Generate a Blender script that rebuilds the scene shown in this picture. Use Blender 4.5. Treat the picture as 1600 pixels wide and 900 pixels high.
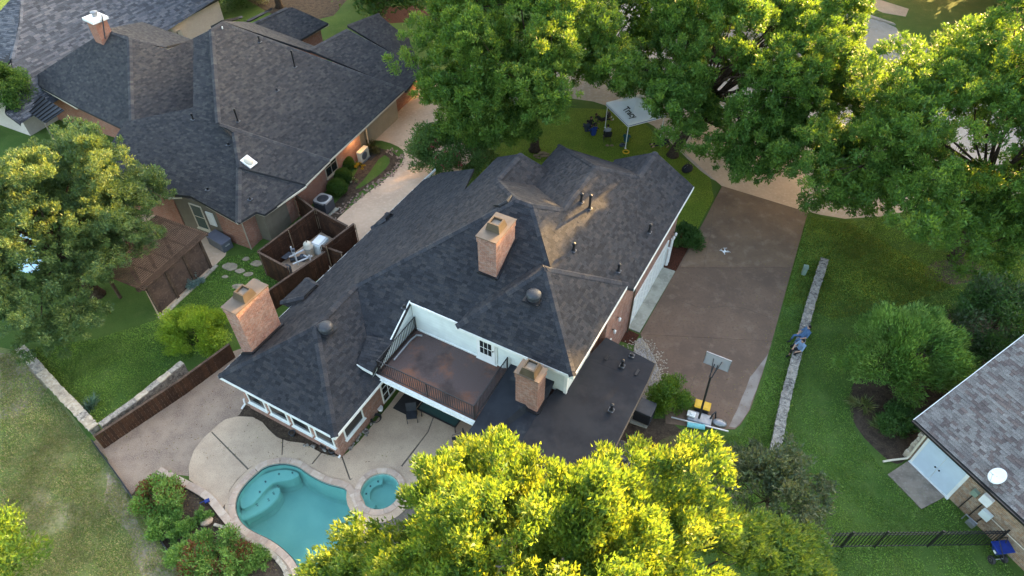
import bpy, bmesh, math, random
import numpy as np
from mathutils import Vector, Matrix, noise
from mathutils.geometry import tessellate_polygon

for o in list(bpy.data.objects):
    bpy.data.objects.remove(o)
scene = bpy.context.scene
COL = scene.collection
rad = math.radians

# ------------------------------------------------------------------ camera, sky, sun, exposure
CAM_H = 28.0
PITCH = rad(46)
cam_d = bpy.data.cameras.new('drone_camera')
cam_d.sensor_width = 36.0
cam_d.lens = 24.0
cam_d.clip_end = 2000
cam_o = bpy.data.objects.new('drone_camera', cam_d)
COL.objects.link(cam_o)
cam_o.location = (0, 0, CAM_H)
cam_o.rotation_euler = (math.pi / 2 - PITCH, 0, 0)
scene.camera = cam_o

SUN_AZ = rad(47)          # measured from +X towards +Y
SUN_EL = rad(11)
world = bpy.data.worlds.new('World')
scene.world = world
world.use_nodes = True
wn = world.node_tree
for n in list(wn.nodes):
    wn.nodes.remove(n)
sky = wn.nodes.new('ShaderNodeTexSky')
sky.sky_type = 'NISHITA'
sky.sun_disc = False
sky.sun_elevation = SUN_EL
sky.sun_rotation = math.pi / 2 - SUN_AZ
sky.altitude = 150
sky.air_density = 1.0
sky.dust_density = 4.0
sky.ozone_density = 0.1
bg = wn.nodes.new('ShaderNodeBackground')
bg.inputs[1].default_value = 0.15
wo = wn.nodes.new('ShaderNodeOutputWorld')
wn.links.new(sky.outputs[0], bg.inputs[0])
wn.links.new(bg.outputs[0], wo.inputs[0])

sun_d = bpy.data.lights.new('evening_sun', 'SUN')
sun_d.energy = 4.6
sun_d.angle = rad(0.6)
sun_d.color = (1.0, 0.60, 0.22)
sun_o = bpy.data.objects.new('evening_sun', sun_d)
COL.objects.link(sun_o)
sdir = Vector((math.cos(SUN_EL) * math.cos(SUN_AZ), math.cos(SUN_EL) * math.sin(SUN_AZ), math.sin(SUN_EL)))
sun_o.rotation_euler = sdir.to_track_quat('Z', 'Y').to_euler()
sun_o.location = sdir * 200

scene.render.engine = 'CYCLES'
scene.view_settings.view_transform = 'Standard'
scene.view_settings.look = 'None'
scene.view_settings.gamma = 1.0
scene.view_settings.use_curve_mapping = False
scene.view_settings.exposure = 3.1

# ------------------------------------------------------------------ helpers
FPX = 1600 * 24.0 / 36.0
_c, _s = math.cos(PITCH), math.sin(PITCH)

def G(x, y, z=0.0):
    """survey helper: a point of the 1600x900 air photo at height z -> world"""
    u = (x - 800) / FPX
    v = (450 - y) / FPX
    d = Vector((u, _c + v * _s, -_s + v * _c))
    t = (z - CAM_H) / d.z
    return Vector((0, 0, CAM_H)) + d * t

class Frame:
    def __init__(self, origin, deg):
        a = rad(deg)
        self.o = Vector((origin[0], origin[1], 0))
        self.ea = Vector((math.cos(a), math.sin(a), 0))
        self.eb = Vector((math.sin(a), -math.cos(a), 0))
        self.rz = a
    def __call__(self, a, b, z=0.0):
        return self.o + self.ea * a + self.eb * b + Vector((0, 0, z))
    def ab(self, p):
        q = Vector((p[0], p[1], 0)) - self.o
        return q.dot(self.ea), q.dot(self.eb)
    def rot(self):
        return Matrix.Rotation(self.rz, 3, 'Z')

def tag(o, label=None, cat=None, group=None, kind=None):
    if label: o['label'] = label
    if cat: o['category'] = cat
    if group: o['group'] = group
    if kind: o['kind'] = kind
    return o

def root(name, loc, label, cat, group=None):
    o = bpy.data.objects.new(name, None)
    COL.objects.link(o)
    o.location = loc
    o.empty_display_size = 0.2
    o['_loc'] = [loc[0], loc[1], loc[2]]
    return tag(o, label, cat, group)

def setparent(o, parent):
    if parent is None:
        return o
    o.parent = parent
    if parent.type == 'EMPTY':
        o.matrix_parent_inverse = Matrix.Translation(-Vector(parent.location))
    else:
        m = Matrix.LocRotScale(parent.location, parent.rotation_euler, parent.scale)
        o.matrix_parent_inverse = m.inverted()
    return o

def obj(name, mesh, parent=None, loc=None, rz=0.0):
    o = bpy.data.objects.new(name, mesh)
    COL.objects.link(o)
    if loc is not None:
        o.location = loc
    o.rotation_euler = (0, 0, rz)
    setparent(o, parent)
    return o

class MB:
    """collects shapes into one mesh"""
    def __init__(self):
        self.v = []; self.f = []; self.m = []
        self.cur = 0
    def add(self, vs, fs):
        n = len(self.v)
        self.v += [tuple(p) for p in vs]
        self.f += [tuple(n + i for i in f) for f in fs]
        self.m += [self.cur] * len(fs)
        return self
    def box(self, c, s, R=None):
        c = Vector(c)
        hx, hy, hz = s[0] / 2, s[1] / 2, s[2] / 2
        vs = []
        for x, y, z in ((-1,-1,-1),(1,-1,-1),(1,1,-1),(-1,1,-1),(-1,-1,1),(1,-1,1),(1,1,1),(-1,1,1)):
            p = Vector((x * hx, y * hy, z * hz))
            if R is not None: p = R @ p
            vs.append(c + p)
        return self.add(vs, [(3,2,1,0),(4,5,6,7),(0,1,5,4),(1,2,6,5),(2,3,7,6),(3,0,4,7)])
    def fbox(self, fr, a0, a1, b0, b1, z0, z1):
        return self.box(fr((a0 + a1) / 2, (b0 + b1) / 2, (z0 + z1) / 2), (abs(a1 - a0), abs(b1 - b0), z1 - z0), fr.rot())
    def prism(self, poly, z0, z1):
        """vertical prism over a plan outline; z0/z1 numbers"""
        P = [Vector((p[0], p[1], 0)) for p in poly]
        n = len(P)
        ar = sum(P[i].x * P[(i+1) % n].y - P[(i+1) % n].x * P[i].y for i in range(n))
        if ar < 0: P.reverse()
        tris = tessellate_polygon([P])
        vs = [(p.x, p.y, z0) for p in P] + [(p.x, p.y, z1) for p in P]
        fs = []
        for t in tris:
            a, b, c = t
            cr = (P[b] - P[a]).cross(P[c] - P[a]).z
            if cr < 0: a, c = c, a
            fs.append((a + n, b + n, c + n)); fs.append((c, b, a))
        for i in range(n):
            j = (i + 1) % n
            fs.append((i, j, j + n, i + n))
        return self.add(vs, fs)
    def bar(self, p, q, w, h, up=(0, 0, 1)):
        p = Vector(p); q = Vector(q)
        d = q - p; L = d.length
        if L < 1e-6: return self
        d.normalize()
        u = Vector(up)
        if abs(d.dot(u)) > 0.98: u = Vector((1, 0, 0))
        s = d.cross(u).normalized(); t = s.cross(d)
        R = Matrix((d, s, t)).transposed()
        return self.box((p + q) / 2, (L, w, h), R)
    def tube(self, pts, rs, n=8, cap=True):
        pts = [Vector(p) for p in pts]
        if not hasattr(rs, '__len__'): rs = [rs] * len(pts)
        base = len(self.v); vs = []
        prev = None
        for i, p in enumerate(pts):
            d = (pts[min(i+1, len(pts)-1)] - pts[max(i-1, 0)])
            d = d.normalized() if d.length > 1e-9 else Vector((0,0,1))
            if prev is None:
                u = Vector((0,0,1)) if abs(d.z) < 0.9 else Vector((1,0,0))
                s = d.cross(u).normalized()
            else:
                s = prev - d * prev.dot(d)
                s = s.normalized() if s.length > 1e-6 else d.orthogonal().normalized()
            prev = s
            t = d.cross(s)
            for k in range(n):
                a = 2 * math.pi * k / n
                vs.append(p + (s * math.cos(a) + t * math.sin(a)) * rs[i])
        fs = []
        for i in range(len(pts) - 1):
            for k in range(n):
                a = i * n + k; b = i * n + (k + 1) % n
                fs.append((a, b, b + n, a + n))
        if cap:
            fs.append(tuple(range(n - 1, -1, -1)))
            fs.append(tuple((len(pts) - 1) * n + k for k in range(n)))
        return self.add(vs, fs)
    def lathe(self, prof, c, n=16, R=None):
        c = Vector(c); vs = []; fs = []
        for r, z in prof:
            for k in range(n):
                a = 2 * math.pi * k / n
                p = Vector((r * math.cos(a), r * math.sin(a), z))
                if R is not None: p = R @ p
                vs.append(c + p)
        for i in range(len(prof) - 1):
            for k in range(n):
                a = i * n + k; b = i * n + (k + 1) % n
                fs.append((a, b, b + n, a + n))
        if prof[0][0] > 1e-4: fs.append(tuple(range(n - 1, -1, -1)))
        if prof[-1][0] > 1e-4: fs.append(tuple((len(prof) - 1) * n + k for k in range(n)))
        return self.add(vs, fs)
    def ball(self, c, r, n=10, m=7, R=None):
        if not hasattr(r, '__len__'): r = (r, r, r)
        c = Vector(c); vs = []; fs = []
        for i in range(1, m):
            th = math.pi * i / m
            for k in range(n):
                a = 2 * math.pi * k / n
                p = Vector((r[0]*math.sin(th)*math.cos(a), r[1]*math.sin(th)*math.sin(a), -r[2]*math.cos(th)))
                if R is not None: p = R @ p
                vs.append(c + p)
        pb = Vector((0,0,-r[2])); pt = Vector((0,0,r[2]))
        if R is not None: pb = R @ pb; pt = R @ pt
        vs += [c + pb, c + pt]
        ib = len(vs) - 2; it = ib + 1
        for i in range(m - 2):
            for k in range(n):
                a = i*n + k; b = i*n + (k+1) % n
                fs.append((a, b, b + n, a + n))
        for k in range(n):
            fs.append((ib, (k+1) % n, k))
            fs.append((it, (m-2)*n + k, (m-2)*n + (k+1) % n))
        return self.add(vs, fs)
    def slab(self, pts, th, down=True):
        """thick sheet from a planar (any tilt) outline, thickness straight down"""
        P = [Vector(p) for p in pts]
        n = len(P)
        Q = [Vector((p.x, p.y, 0)) for p in P]
        ar = sum(Q[i].x * Q[(i+1) % n].y - Q[(i+1) % n].x * Q[i].y for i in range(n))
        if ar < 0: P.reverse(); Q.reverse()
        tris = tessellate_polygon([Q])
        vs = [p for p in P] + [p - Vector((0, 0, th)) for p in P]
        fs = []
        for a, b, c in tris:
            if (Q[b] - Q[a]).cross(Q[c] - Q[a]).z < 0: a, c = c, a
            fs.append((a, b, c)); fs.append((c + n, b + n, a + n))
        for i in range(n):
            j = (i + 1) % n
            fs.append((i + n, j + n, j, i))
        return self.add(vs, fs)
    def mesh(self, name, mats, smooth=False, uv=True):
        me = bpy.data.meshes.new(name)
        me.from_pydata(self.v, [], self.f)
        if not isinstance(mats, (list, tuple)): mats = [mats]
        for m in mats: me.materials.append(m)
        if len(mats) > 1:
            me.polygons.foreach_set('material_index', self.m)
        if uv: box_uv(me)
        if smooth:
            me.polygons.foreach_set('use_smooth', [True] * len(me.polygons))
        me.update()
        return me
    def build(self, name, mats, parent=None, smooth=False, bevel=0.0, kind=None):
        o = obj(name, self.mesh(name, mats, smooth), parent)
        if bevel:
            b = o.modifiers.new('bevel', 'BEVEL'); b.width = bevel; b.segments = 2; b.limit_method = 'ANGLE'
        if kind: o['kind'] = kind
        return o

def box_uv(me):
    uvl = me.uv_layers.new(name='UVMap')
    nl = len(me.loops)
    uv = np.zeros(nl * 2, dtype=np.float32)
    vs = me.vertices
    for p in me.polygons:
        n = p.normal
        if abs(n.z) > 0.75:
            for li in p.loop_indices:
                co = vs[me.loops[li].vertex_index].co
                uv[2*li] = co.x; uv[2*li+1] = co.y
        else:
            t = Vector((-n.y, n.x, 0))
            t = t.normalized() if t.length > 1e-6 else Vector((1, 0, 0))
            for li in p.loop_indices:
                co = vs[me.loops[li].vertex_index].co
                uv[2*li] = co.x * t.x + co.y * t.y; uv[2*li+1] = co.z
    uvl.data.foreach_set('uv', uv)

# ------------------------------------------------------------------ materials
def srgb(r, g, b):
    f = lambda c: (c / 255 / 12.92) if c / 255 <= 0.04045 else ((c / 255 + 0.055) / 1.055) ** 2.4
    return (f(r), f(g), f(b))

def newmat(name):
    m = bpy.data.materials.new(name); m.use_nodes = True
    nt = m.node_tree
    for n in list(nt.nodes): nt.nodes.remove(n)
    out = nt.nodes.new('ShaderNodeOutputMaterial')
    b = nt.nodes.new('ShaderNodeBsdfPrincipled')
    nt.links.new(b.outputs[0], out.inputs[0])
    return m, nt, b, out

def col4(c): return (c[0], c[1], c[2], 1)

def mixc(nt, fac, c1, c2, mode='MIX'):
    n = nt.nodes.new('ShaderNodeMix'); n.data_type = 'RGBA'; n.blend_type = mode
    if isinstance(fac, (int, float)): n.inputs[0].default_value = fac
    else: nt.links.new(fac, n.inputs[0])
    for i, c in ((6, c1), (7, c2)):
        if isinstance(c, tuple): n.inputs[i].default_value = col4(c)
        else: nt.links.new(c, n.inputs[i])
    return n.outputs[2]

def coords(nt, kind='Object'):
    return nt.nodes.new('ShaderNodeTexCoord').outputs[kind]

def geopos(nt):
    return nt.nodes.new('ShaderNodeNewGeometry').outputs['Position']

def noise_t(nt, vec, scale, detail=4, rough=0.55, lo=0.35, hi=0.65):
    n = nt.nodes.new('ShaderNodeTexNoise')
    n.inputs['Scale'].default_value = scale; n.inputs['Detail'].default_value = detail
    n.inputs['Roughness'].default_value = rough
    nt.links.new(vec, n.inputs['Vector'])
    r = nt.nodes.new('ShaderNodeMapRange')
    r.inputs['From Min'].default_value = lo; r.inputs['From Max'].default_value = hi
    nt.links.new(n.outputs[0], r.inputs['Value'])
    return r.outputs[0]

def bump(nt, b, h, strength=0.3, dist=0.02):
    n = nt.nodes.new('ShaderNodeBump')
    n.inputs['Strength'].default_value = strength; n.inputs['Distance'].default_value = dist
    nt.links.new(h, n.inputs['Height'])
    nt.links.new(n.outputs[0], b.inputs['Normal'])

def flat(name, c, rough=0.6, var=0.25, scale=6, metal=0.0, spec=0.4, bumps=0.0, bscale=60):
    """painted / plain surface with mild wear"""
    m, nt, b, out = newmat(name)
    p = geopos(nt)
    d = tuple(x * (1 - var) for x in c)
    cc = mixc(nt, noise_t(nt, p, scale, 5), d, c)
    nt.links.new(cc, b.inputs['Base Color'])
    b.inputs['Roughness'].default_value = rough
    b.inputs['Metallic'].default_value = metal
    b.inputs['Specular IOR Level'].default_value = spec
    if bumps: bump(nt, b, noise_t(nt, p, bscale, 3), bumps, 0.02)
    return m

def ground_mat(name, layers, rough=0.95, bumps=0.5, bscale=30, bdist=0.03):
    """layers: base colour then (colour, noise scale, lo, hi, detail)"""
    m, nt, b, out = newmat(name)
    p = geopos(nt)
    c = layers[0]
    for (c2, sc, lo, hi, det) in layers[1:]:
        c = mixc(nt, noise_t(nt, p, sc, det, 0.6, lo, hi), c, c2)
    if isinstance(c, tuple): b.inputs['Base Color'].default_value = col4(c)
    else: nt.links.new(c, b.inputs['Base Color'])
    b.inputs['Roughness'].default_value = rough
    b.inputs['Specular IOR Level'].default_value = 0.15
    bump(nt, b, noise_t(nt, p, bscale, 6, 0.7, 0.2, 0.8), bumps, bdist)
    return m

def attr_mat(name, rough=0.85, grain=0.35, gscale=25, spec=0.2):
    """colour from the piece's own colour attribute plus grain"""
    m, nt, b, out = newmat(name)
    a = nt.nodes.new('ShaderNodeAttribute'); a.attribute_name = 'Col'
    p = geopos(nt)
    g = mixc(nt, noise_t(nt, p, gscale, 4), (1 - grain,) * 3, (1 + grain * 0.4,) * 3)
    big = mixc(nt, noise_t(nt, p, 0.7, 3), (0.9, 0.9, 0.91), (1.08, 1.07, 1.05))
    c = mixc(nt, 1.0, a.outputs['Color'], g, 'MULTIPLY')
    c = mixc(nt, 1.0, c, big, 'MULTIPLY')
    nt.links.new(c, b.inputs['Base Color'])
    b.inputs['Roughness'].default_value = rough
    b.inputs['Specular IOR Level'].default_value = spec
    bump(nt, b, noise_t(nt, p, 120, 2), 0.25, 0.006)
    return m

def brick_mat(name, c1, c2, c3, mortar, bw=0.2, bh=0.068, wash=None):
    m, nt, b, out = newmat(name)
    uv = coords(nt, 'UV')
    t = nt.nodes.new('ShaderNodeTexBrick')
    nt.links.new(uv, t.inputs['Vector'])
    t.inputs['Scale'].default_value = 1.0
    t.inputs['Brick Width'].default_value = bw
    t.inputs['Row Height'].default_value = bh
    t.inputs['Mortar Size'].default_value = 0.009
    t.inputs['Mortar Smooth'].default_value = 0.3
    t.inputs['Bias'].default_value = 0.0
    t.inputs['Color1'].default_value = col4(c1); t.inputs['Color2'].default_value = col4(c2)
    t.inputs['Mortar'].default_value = col4(mortar)
    p = geopos(nt)
    # second brick lookup shifted gives a third tone to single bricks
    t2 = nt.nodes.new('ShaderNodeTexBrick')
    nt.links.new(uv, t2.inputs['Vector'])
    t2.inputs['Scale'].default_value = 1.0
    t2.inputs['Brick Width'].default_value = bw
    t2.inputs['Row Height'].default_value = bh
    t2.inputs['Mortar Size'].default_value = 0.0
    t2.inputs['Bias'].default_value = -0.35
    t2.inputs['Color1'].default_value = (0, 0, 0, 1); t2.inputs['Color2'].default_value = (1, 1, 1, 1)
    t2.offset_frequency = 2
    mm = nt.nodes.new('ShaderNodeMath'); mm.operation = 'MULTIPLY'
    nt.links.new(t2.outputs['Color'], mm.inputs[0])
    nt.links.new(noise_t(nt, p, 2.2, 3, 0.6, 0.35, 0.75), mm.inputs[1])
    inv = nt.nodes.new('ShaderNodeMath'); inv.operation = 'SUBTRACT'; inv.inputs[0].default_value = 1
    nt.links.new(t.outputs['Fac'], inv.inputs[1])
    mm2 = nt.nodes.new('ShaderNodeMath'); mm2.operation = 'MULTIPLY'
    nt.links.new(mm.outputs[0], mm2.inputs[0]); nt.links.new(inv.outputs[0], mm2.inputs[1])
    c = mixc(nt, mm2.outputs[0], t.outputs['Color'], c3)
    c = mixc(nt, noise_t(nt, p, 7, 3, 0.6, 0.42, 0.7), c, mixc(nt, 0.45, c, c3))
    c = mixc(nt, noise_t(nt, p, 1.6, 4, 0.6, 0.4, 0.75), c, mixc(nt, 0.45, c, c2))
    nt.links.new(c, b.inputs['Base Color'])
    b.inputs['Roughness'].default_value = 0.9
    b.inputs['Specular IOR Level'].default_value = 0.15
    bump(nt, b, inv.outputs[0], 0.6, 0.008)
    return m

def leaf_mat(name, trans=0.45, rough=0.5, spec=0.3):
    m, nt, b, out = newmat(name)
    a = nt.nodes.new('ShaderNodeAttribute'); a.attribute_name = 'Col'
    nt.links.new(a.outputs['Color'], b.inputs['Base Color'])
    b.inputs['Roughness'].default_value = rough
    b.inputs['Specular IOR Level'].default_value = spec
    tr = nt.nodes.new('ShaderNodeBsdfTranslucent')
    c = mixc(nt, 1.0, a.outputs['Color'], (1.65, 1.34, 0.5), 'MULTIPLY')
    nt.links.new(c, tr.inputs['Color'])
    mx = nt.nodes.new('ShaderNodeMixShader'); mx.inputs[0].default_value = trans
    nt.links.new(b.outputs[0], mx.inputs[1]); nt.links.new(tr.outputs[0], mx.inputs[2])
    nt.links.new(mx.outputs[0], out.inputs[0])
    return m

scene.cycles.use_denoising = True
scene.cycles.max_bounces = 8
scene.cycles.diffuse_bounces = 4
scene.cycles.transparent_max_bounces = 6

# ------------------------------------------------------------------ generators
def clip_poly(poly, tri):
    """Sutherland-Hodgman, both counter-clockwise, 2D tuples"""
    out = poly
    n = len(tri)
    for i in range(n):
        ax, ay = tri[i]; bx, by = tri[(i + 1) % n]
        ex, ey = bx - ax, by - ay
        inp = out; out = []
        if not inp: return []
        px, py = inp[-1]
        ps = ex * (py - ay) - ey * (px - ax)
        for (qx, qy) in inp:
            qs = ex * (qy - ay) - ey * (qx - ax)
            if (ps >= 0) != (qs >= 0):
                t = ps / (ps - qs)
                out.append((px + (qx - px) * t, py + (qy - py) * t))
            if qs >= 0: out.append((qx, qy))
            px, py, ps = qx, qy, qs
    return out

def plane_frame(P):
    n = Vector((0, 0, 0))
    for i in range(len(P)):
        a = P[i]; b = P[(i + 1) % len(P)]
        n += Vector(((a.y - b.y) * (a.z + b.z), (a.z - b.z) * (a.x + b.x), (a.x - b.x) * (a.y + b.y)))
    n.normalize()
    if n.z < 0: n = -n
    h = Vector((0, 0, 1)).cross(n)
    h = h.normalized() if h.length > 1e-4 else Vector((1, 0, 0))
    up = n.cross(h)
    return n, h, up

def col_attr(me, cols):
    """one colour per polygon"""
    ca = me.color_attributes.new('Col', 'FLOAT_COLOR', 'CORNER')
    cnt = np.array([p.loop_total for p in me.polygons])
    c = np.ones((len(cols), 4), dtype=np.float32); c[:, :3] = np.array(cols)
    ca.data.foreach_set('color', np.repeat(c, cnt, axis=0).ravel())

def shingle_field(polys, pal, expo=0.14, wr=(0.14, 0.34), lift=0.022, seed=1, off=0.004, want=None):
    """laminated shingles: each tab its own lifted, sloped piece. returns verts, faces, colours (and single tabs)"""
    rnd = random.Random(seed)
    V = []; F = []; C = []
    singles = []
    for P in polys:
        P = [Vector(p) for p in P]
        n, h, up = plane_frame(P)
        o = P[0]
        Q = [((p - o).dot(h), (p - o).dot(up)) for p in P]
        ar = sum(Q[i][0] * Q[(i+1) % len(Q)][1] - Q[(i+1) % len(Q)][0] * Q[i][1] for i in range(len(Q)))
        if ar < 0: Q.reverse()
        m = len(Q)
        conv = all((Q[(i+1)%m][0]-Q[i][0])*(Q[(i+2)%m][1]-Q[(i+1)%m][1])-(Q[(i+1)%m][1]-Q[i][1])*(Q[(i+2)%m][0]-Q[(i+1)%m][0]) > -1e-6 for i in range(m))
        if conv: tris = [Q]
        else:
            tris = []
            for t in tessellate_polygon([[Vector((q[0], q[1], 0)) for q in Q]]):
                T = [Q[i] for i in t]
                if (T[1][0]-T[0][0])*(T[2][1]-T[0][1])-(T[1][1]-T[0][1])*(T[2][0]-T[0][0]) < 0: T.reverse()
                tris.append(T)
        v0 = min(q[1] for q in Q); v1 = max(q[1] for q in Q)
        rows = int((v1 - v0) / expo) + 1
        for r in range(rows):
            va = v0 + r * expo; vb = va + expo * 1.02
            for T in tris:
                # extent of the triangle in this row
                c = clip_poly([(-1e3, va), (1e3, va), (1e3, vb), (-1e3, vb)], T)
                if len(c) < 3: continue
                u0 = min(q[0] for q in c); u1 = max(q[0] for q in c)
                rr = random.Random(seed * 7919 + r * 131)
                u = math.floor(u0 / 20) * 20 - 20.0
                # tab edges must agree between triangles: walk from a fixed start
                while u < u1:
                    w = rr.uniform(*wr); k = rr.random(); th = rr.uniform(0.35, 1.0); sh = rr.uniform(0.9, 1.1)
                    if u + w > u0:
                        q = clip_poly([(u, va), (u + w, va), (u + w, vb), (u, vb)], T)
                        if len(q) >= 3:
                            ci = pal[min(int(k * len(pal)), len(pal) - 1)]
                            cc = (ci[0] * sh, ci[1] * sh, ci[2] * sh)
                            base = len(V)
                            vs = []
                            for (x, y) in q:
                                lf = off + lift * th * (1 - 0.8 * (y - va) / (vb - va))
                                vs.append(o + h * x + up * y + n * lf)
                            fs = [tuple(range(len(q)))]
                            cs = [cc]
                            # thickness at the butt edge and the sides
                            for i in range(len(q)):
                                x0, y0 = q[i]; x1, y1 = q[(i + 1) % len(q)]
                                if (abs(y0 - va) < 1e-6 and abs(y1 - va) < 1e-6) or (abs(x0 - x1) < 1e-9 and th > 0.6):
                                    b = len(vs)
                                    vs += [o + h * x0 + up * y0, o + h * x1 + up * y1]
                                    fs.append((i, b, b + 1, (i + 1) % len(q)))
                                    cs.append((cc[0] * 0.75, cc[1] * 0.75, cc[2] * 0.75))
                            if want is not None and len(q) == 4 and want(o + h * (u + w / 2) + up * (va + expo / 2)):
                                singles.append((vs, fs, cs))
                            else:
                                V += [tuple(p) for p in vs]
                                F += [tuple(base + i for i in f) for f in fs]
                                C += cs
                    u += w
    return V, F, C, singles

def shingles(name, polys, mat, pal, parent, **kw):
    V, F, C, S = shingle_field(polys, pal, **kw)
    me = bpy.data.meshes.new(name)
    me.from_pydata(V, [], F)
    me.materials.append(mat)
    col_attr(me, C)
    o = obj(name, me, parent)
    o['kind'] = 'stuff'
    return o, S

def ridge_cap(mat, p, q, parent, w=0.17, drop=0.07, pal=None, seed=0):
    """overlapping folded cap shingles along a hip or ridge, one mesh"""
    p = Vector(p); q = Vector(q)
    d = q - p; L = d.length; d.normalize()
    s = d.cross(Vector((0, 0, 1))).normalized(); u = s.cross(d)
    n = max(1, int(L / 0.2)); st = L / n
    rnd = random.Random(seed)
    V = []; F = []; C = []
    for i in range(n):
        a = p + d * (i * st); b = p + d * ((i + 1.25) * st)
        l0 = 0.05; l1 = 0.028
        k = len(V)
        V += [a + u * l0, a + s * w + u * (l0 - drop), b + s * w + u * (l1 - drop), b + u * l1, a - s * w + u * (l0 - drop), b - s * w + u * (l1 - drop)]
        F += [(k, k+1, k+2, k+3), (k+4, k, k+3, k+5)]
        c = tuple(1.3 * x_ for x_ in rnd.choice(pal)); C += [c, c]
    me = bpy.data.meshes.new('ridge_cap')
    me.from_pydata([tuple(v) for v in V], [], F)
    me.materials.append(mat); col_attr(me, C)
    return obj('ridge_cap', me, parent)

# ---- foliage
def leaf_mesh(name, P, D, S, L, W, cols, mat, parent=None):
    """P centres, D directions, S side vectors, L lengths, W widths (numpy)"""
    n = len(P)
    U = np.cross(D, S)
    v = np.empty((n, 3, 3), dtype=np.float32)
    v[:, 0] = P - D * (L * 0.35)[:, None] + S * (W * 0.55)[:, None] + U * (W * 0.15)[:, None]
    v[:, 1] = P + D * (L * 0.65)[:, None] - U * (L * 0.12)[:, None]
    v[:, 2] = P - D * (L * 0.35)[:, None] - S * (W * 0.55)[:, None] + U * (W * 0.15)[:, None]
    me = bpy.data.meshes.new(name)
    me.vertices.add(n * 3); me.loops.add(n * 3); me.polygons.add(n)
    me.vertices.foreach_set('co', v.ravel())
    me.loops.foreach_set('vertex_index', np.arange(n * 3, dtype=np.int32))
    me.polygons.foreach_set('loop_start', np.arange(0, n * 3, 3, dtype=np.int32))
    me.polygons.foreach_set('loop_total', np.full(n, 3, dtype=np.int32))
    ca = me.color_attributes.new('Col', 'FLOAT_COLOR', 'POINT')
    c = np.ones((n, 4), dtype=np.float32); c[:, :3] = cols
    ca.data.foreach_set('color', np.repeat(c, 3, axis=0).ravel())
    me.materials.append(mat)
    me.update(); me.validate()
    return me

def unit(a):
    return a / np.maximum(np.linalg.norm(a, axis=1, keepdims=True), 1e-9)

def leaves_in_clumps(rs, cl, n, size, pal, out=0.8, up=0.35, shell=2.2, aspect=0.45, stray=0.06, centre=None, tuft=0.0):
    """cl: array (k, 5) x y z r flatten"""
    w = cl[:, 3] ** 2
    idx = rs.choice(len(cl), n, p=w / w.sum())
    c = cl[idx]
    d = unit(rs.normal(size=(n, 3)))
    r = rs.random(n) ** (1 / shell)
    r = np.where(rs.random(n) < stray, r * 1.3, r)
    off = d * (r * c[:, 3])[:, None]
    off[:, 2] *= c[:, 4]
    P = c[:, :3] + off
    D = unit(off * out / np.maximum(c[:, 3:4], 0.01) + rs.normal(size=(n, 3)) * 0.55 + np.array([0, 0, up]))
    if centre is not None:
        D = unit(D + tuft * unit(P - np.array(centre)))
    S = unit(np.cross(D, rs.normal(size=(n, 3)) * 0.5 + np.array([0, 0, 1.0])))
    L = size * rs.uniform(0.65, 1.35, n)
    W = L * aspect * rs.uniform(0.8, 1.2, n)
    pal = np.array(pal)
    # each clump has its own tone, each leaf a small shift
    ct = rs.randint(0, len(pal), len(cl))
    k = np.where(rs.random(n) < 0.65, ct[idx], rs.randint(0, len(pal), n))
    cols = pal[k] * rs.uniform(0.75, 1.25, (n, 1))
    return P, D, S, L, W, cols

def crown_clumps(rs, centre, radii, n, rc, flat=0.75, low=-0.45, inner=0.45, lump=0.2, seedv=0.0):
    out = []
    c = np.array(centre); R = np.array(radii)
    i = 0
    while len(out) < n:
        d = rs.normal(size=3); d /= np.linalg.norm(d)
        if d[2] < low: continue
        f = 1 + lump * noise.noise(Vector((d[0] * 1.7 + seedv, d[1] * 1.7, d[2] * 1.7))) * 1.8
        r = inner + (1 - inner) * rs.random() ** 0.55
        p = c + d * R * r * f
        out.append((p[0], p[1], p[2], rc * rs.uniform(0.45, 1.0) ** 1.3 * 1.5, flat * rs.uniform(0.8, 1.25)))
    return np.array(out)

def tufts(rs, cl, k, r, spread=0.95, low=-0.35, flat=0.8):
    """small leaf bunches over the outer side of every clump"""
    out = []
    for c in cl:
        kk = max(3, int(k * (c[3] / cl[:, 3].mean()) ** 2))
        for _ in range(kk):
            while True:
                d = rs.normal(size=3); d /= np.linalg.norm(d)
                if d[2] > low: break
            q = c[:3] + d * np.array([1, 1, c[4]]) * c[3] * spread * rs.uniform(0.55, 1.12)
            out.append((q[0], q[1], q[2], r * rs.uniform(0.6, 1.35), flat * rs.uniform(0.75, 1.3)))
    return np.array(out)

def limbs(mb, rs, base, fork, clumps, r0, k, n=7):
    base = np.array(base); fork = np.array(fork)
    mid = (base + fork) / 2 + np.array([rs.normal() * 0.1, rs.normal() * 0.1, 0])
    mb.tube([base + np.array([0, 0, -0.1]), base + np.array([0, 0, 0.25]), mid, fork], [r0 * 1.7, r0 * 1.1, r0 * 0.85, r0 * 0.7], 9)
    sel = clumps[rs.choice(len(clumps), min(k, len(clumps)), replace=False)]
    for s in sel:
        t = rs.uniform(0.45, 1.0)
        a = base + (fork - base) * t
        e = s[:3]
        dist = np.linalg.norm(e - a)
        m1 = a + (e - a) * 0.4 + np.array([rs.normal(), rs.normal(), abs(rs.normal()) + 0.3]) * dist * 0.07
        rr = r0 * rs.uniform(0.22, 0.42)
        mb.tube([a, m1, e], [rr, rr * 0.6, rr * 0.15], 6)
        for _ in range(2):
            e2 = m1 + (e - m1) * rs.uniform(0.2, 0.7)
            e3 = e2 + unit(rs.normal(size=(1, 3)))[0] * dist * 0.28
            mb.tube([e2, e3], [rr * 0.35, rr * 0.08], 5)

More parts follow.
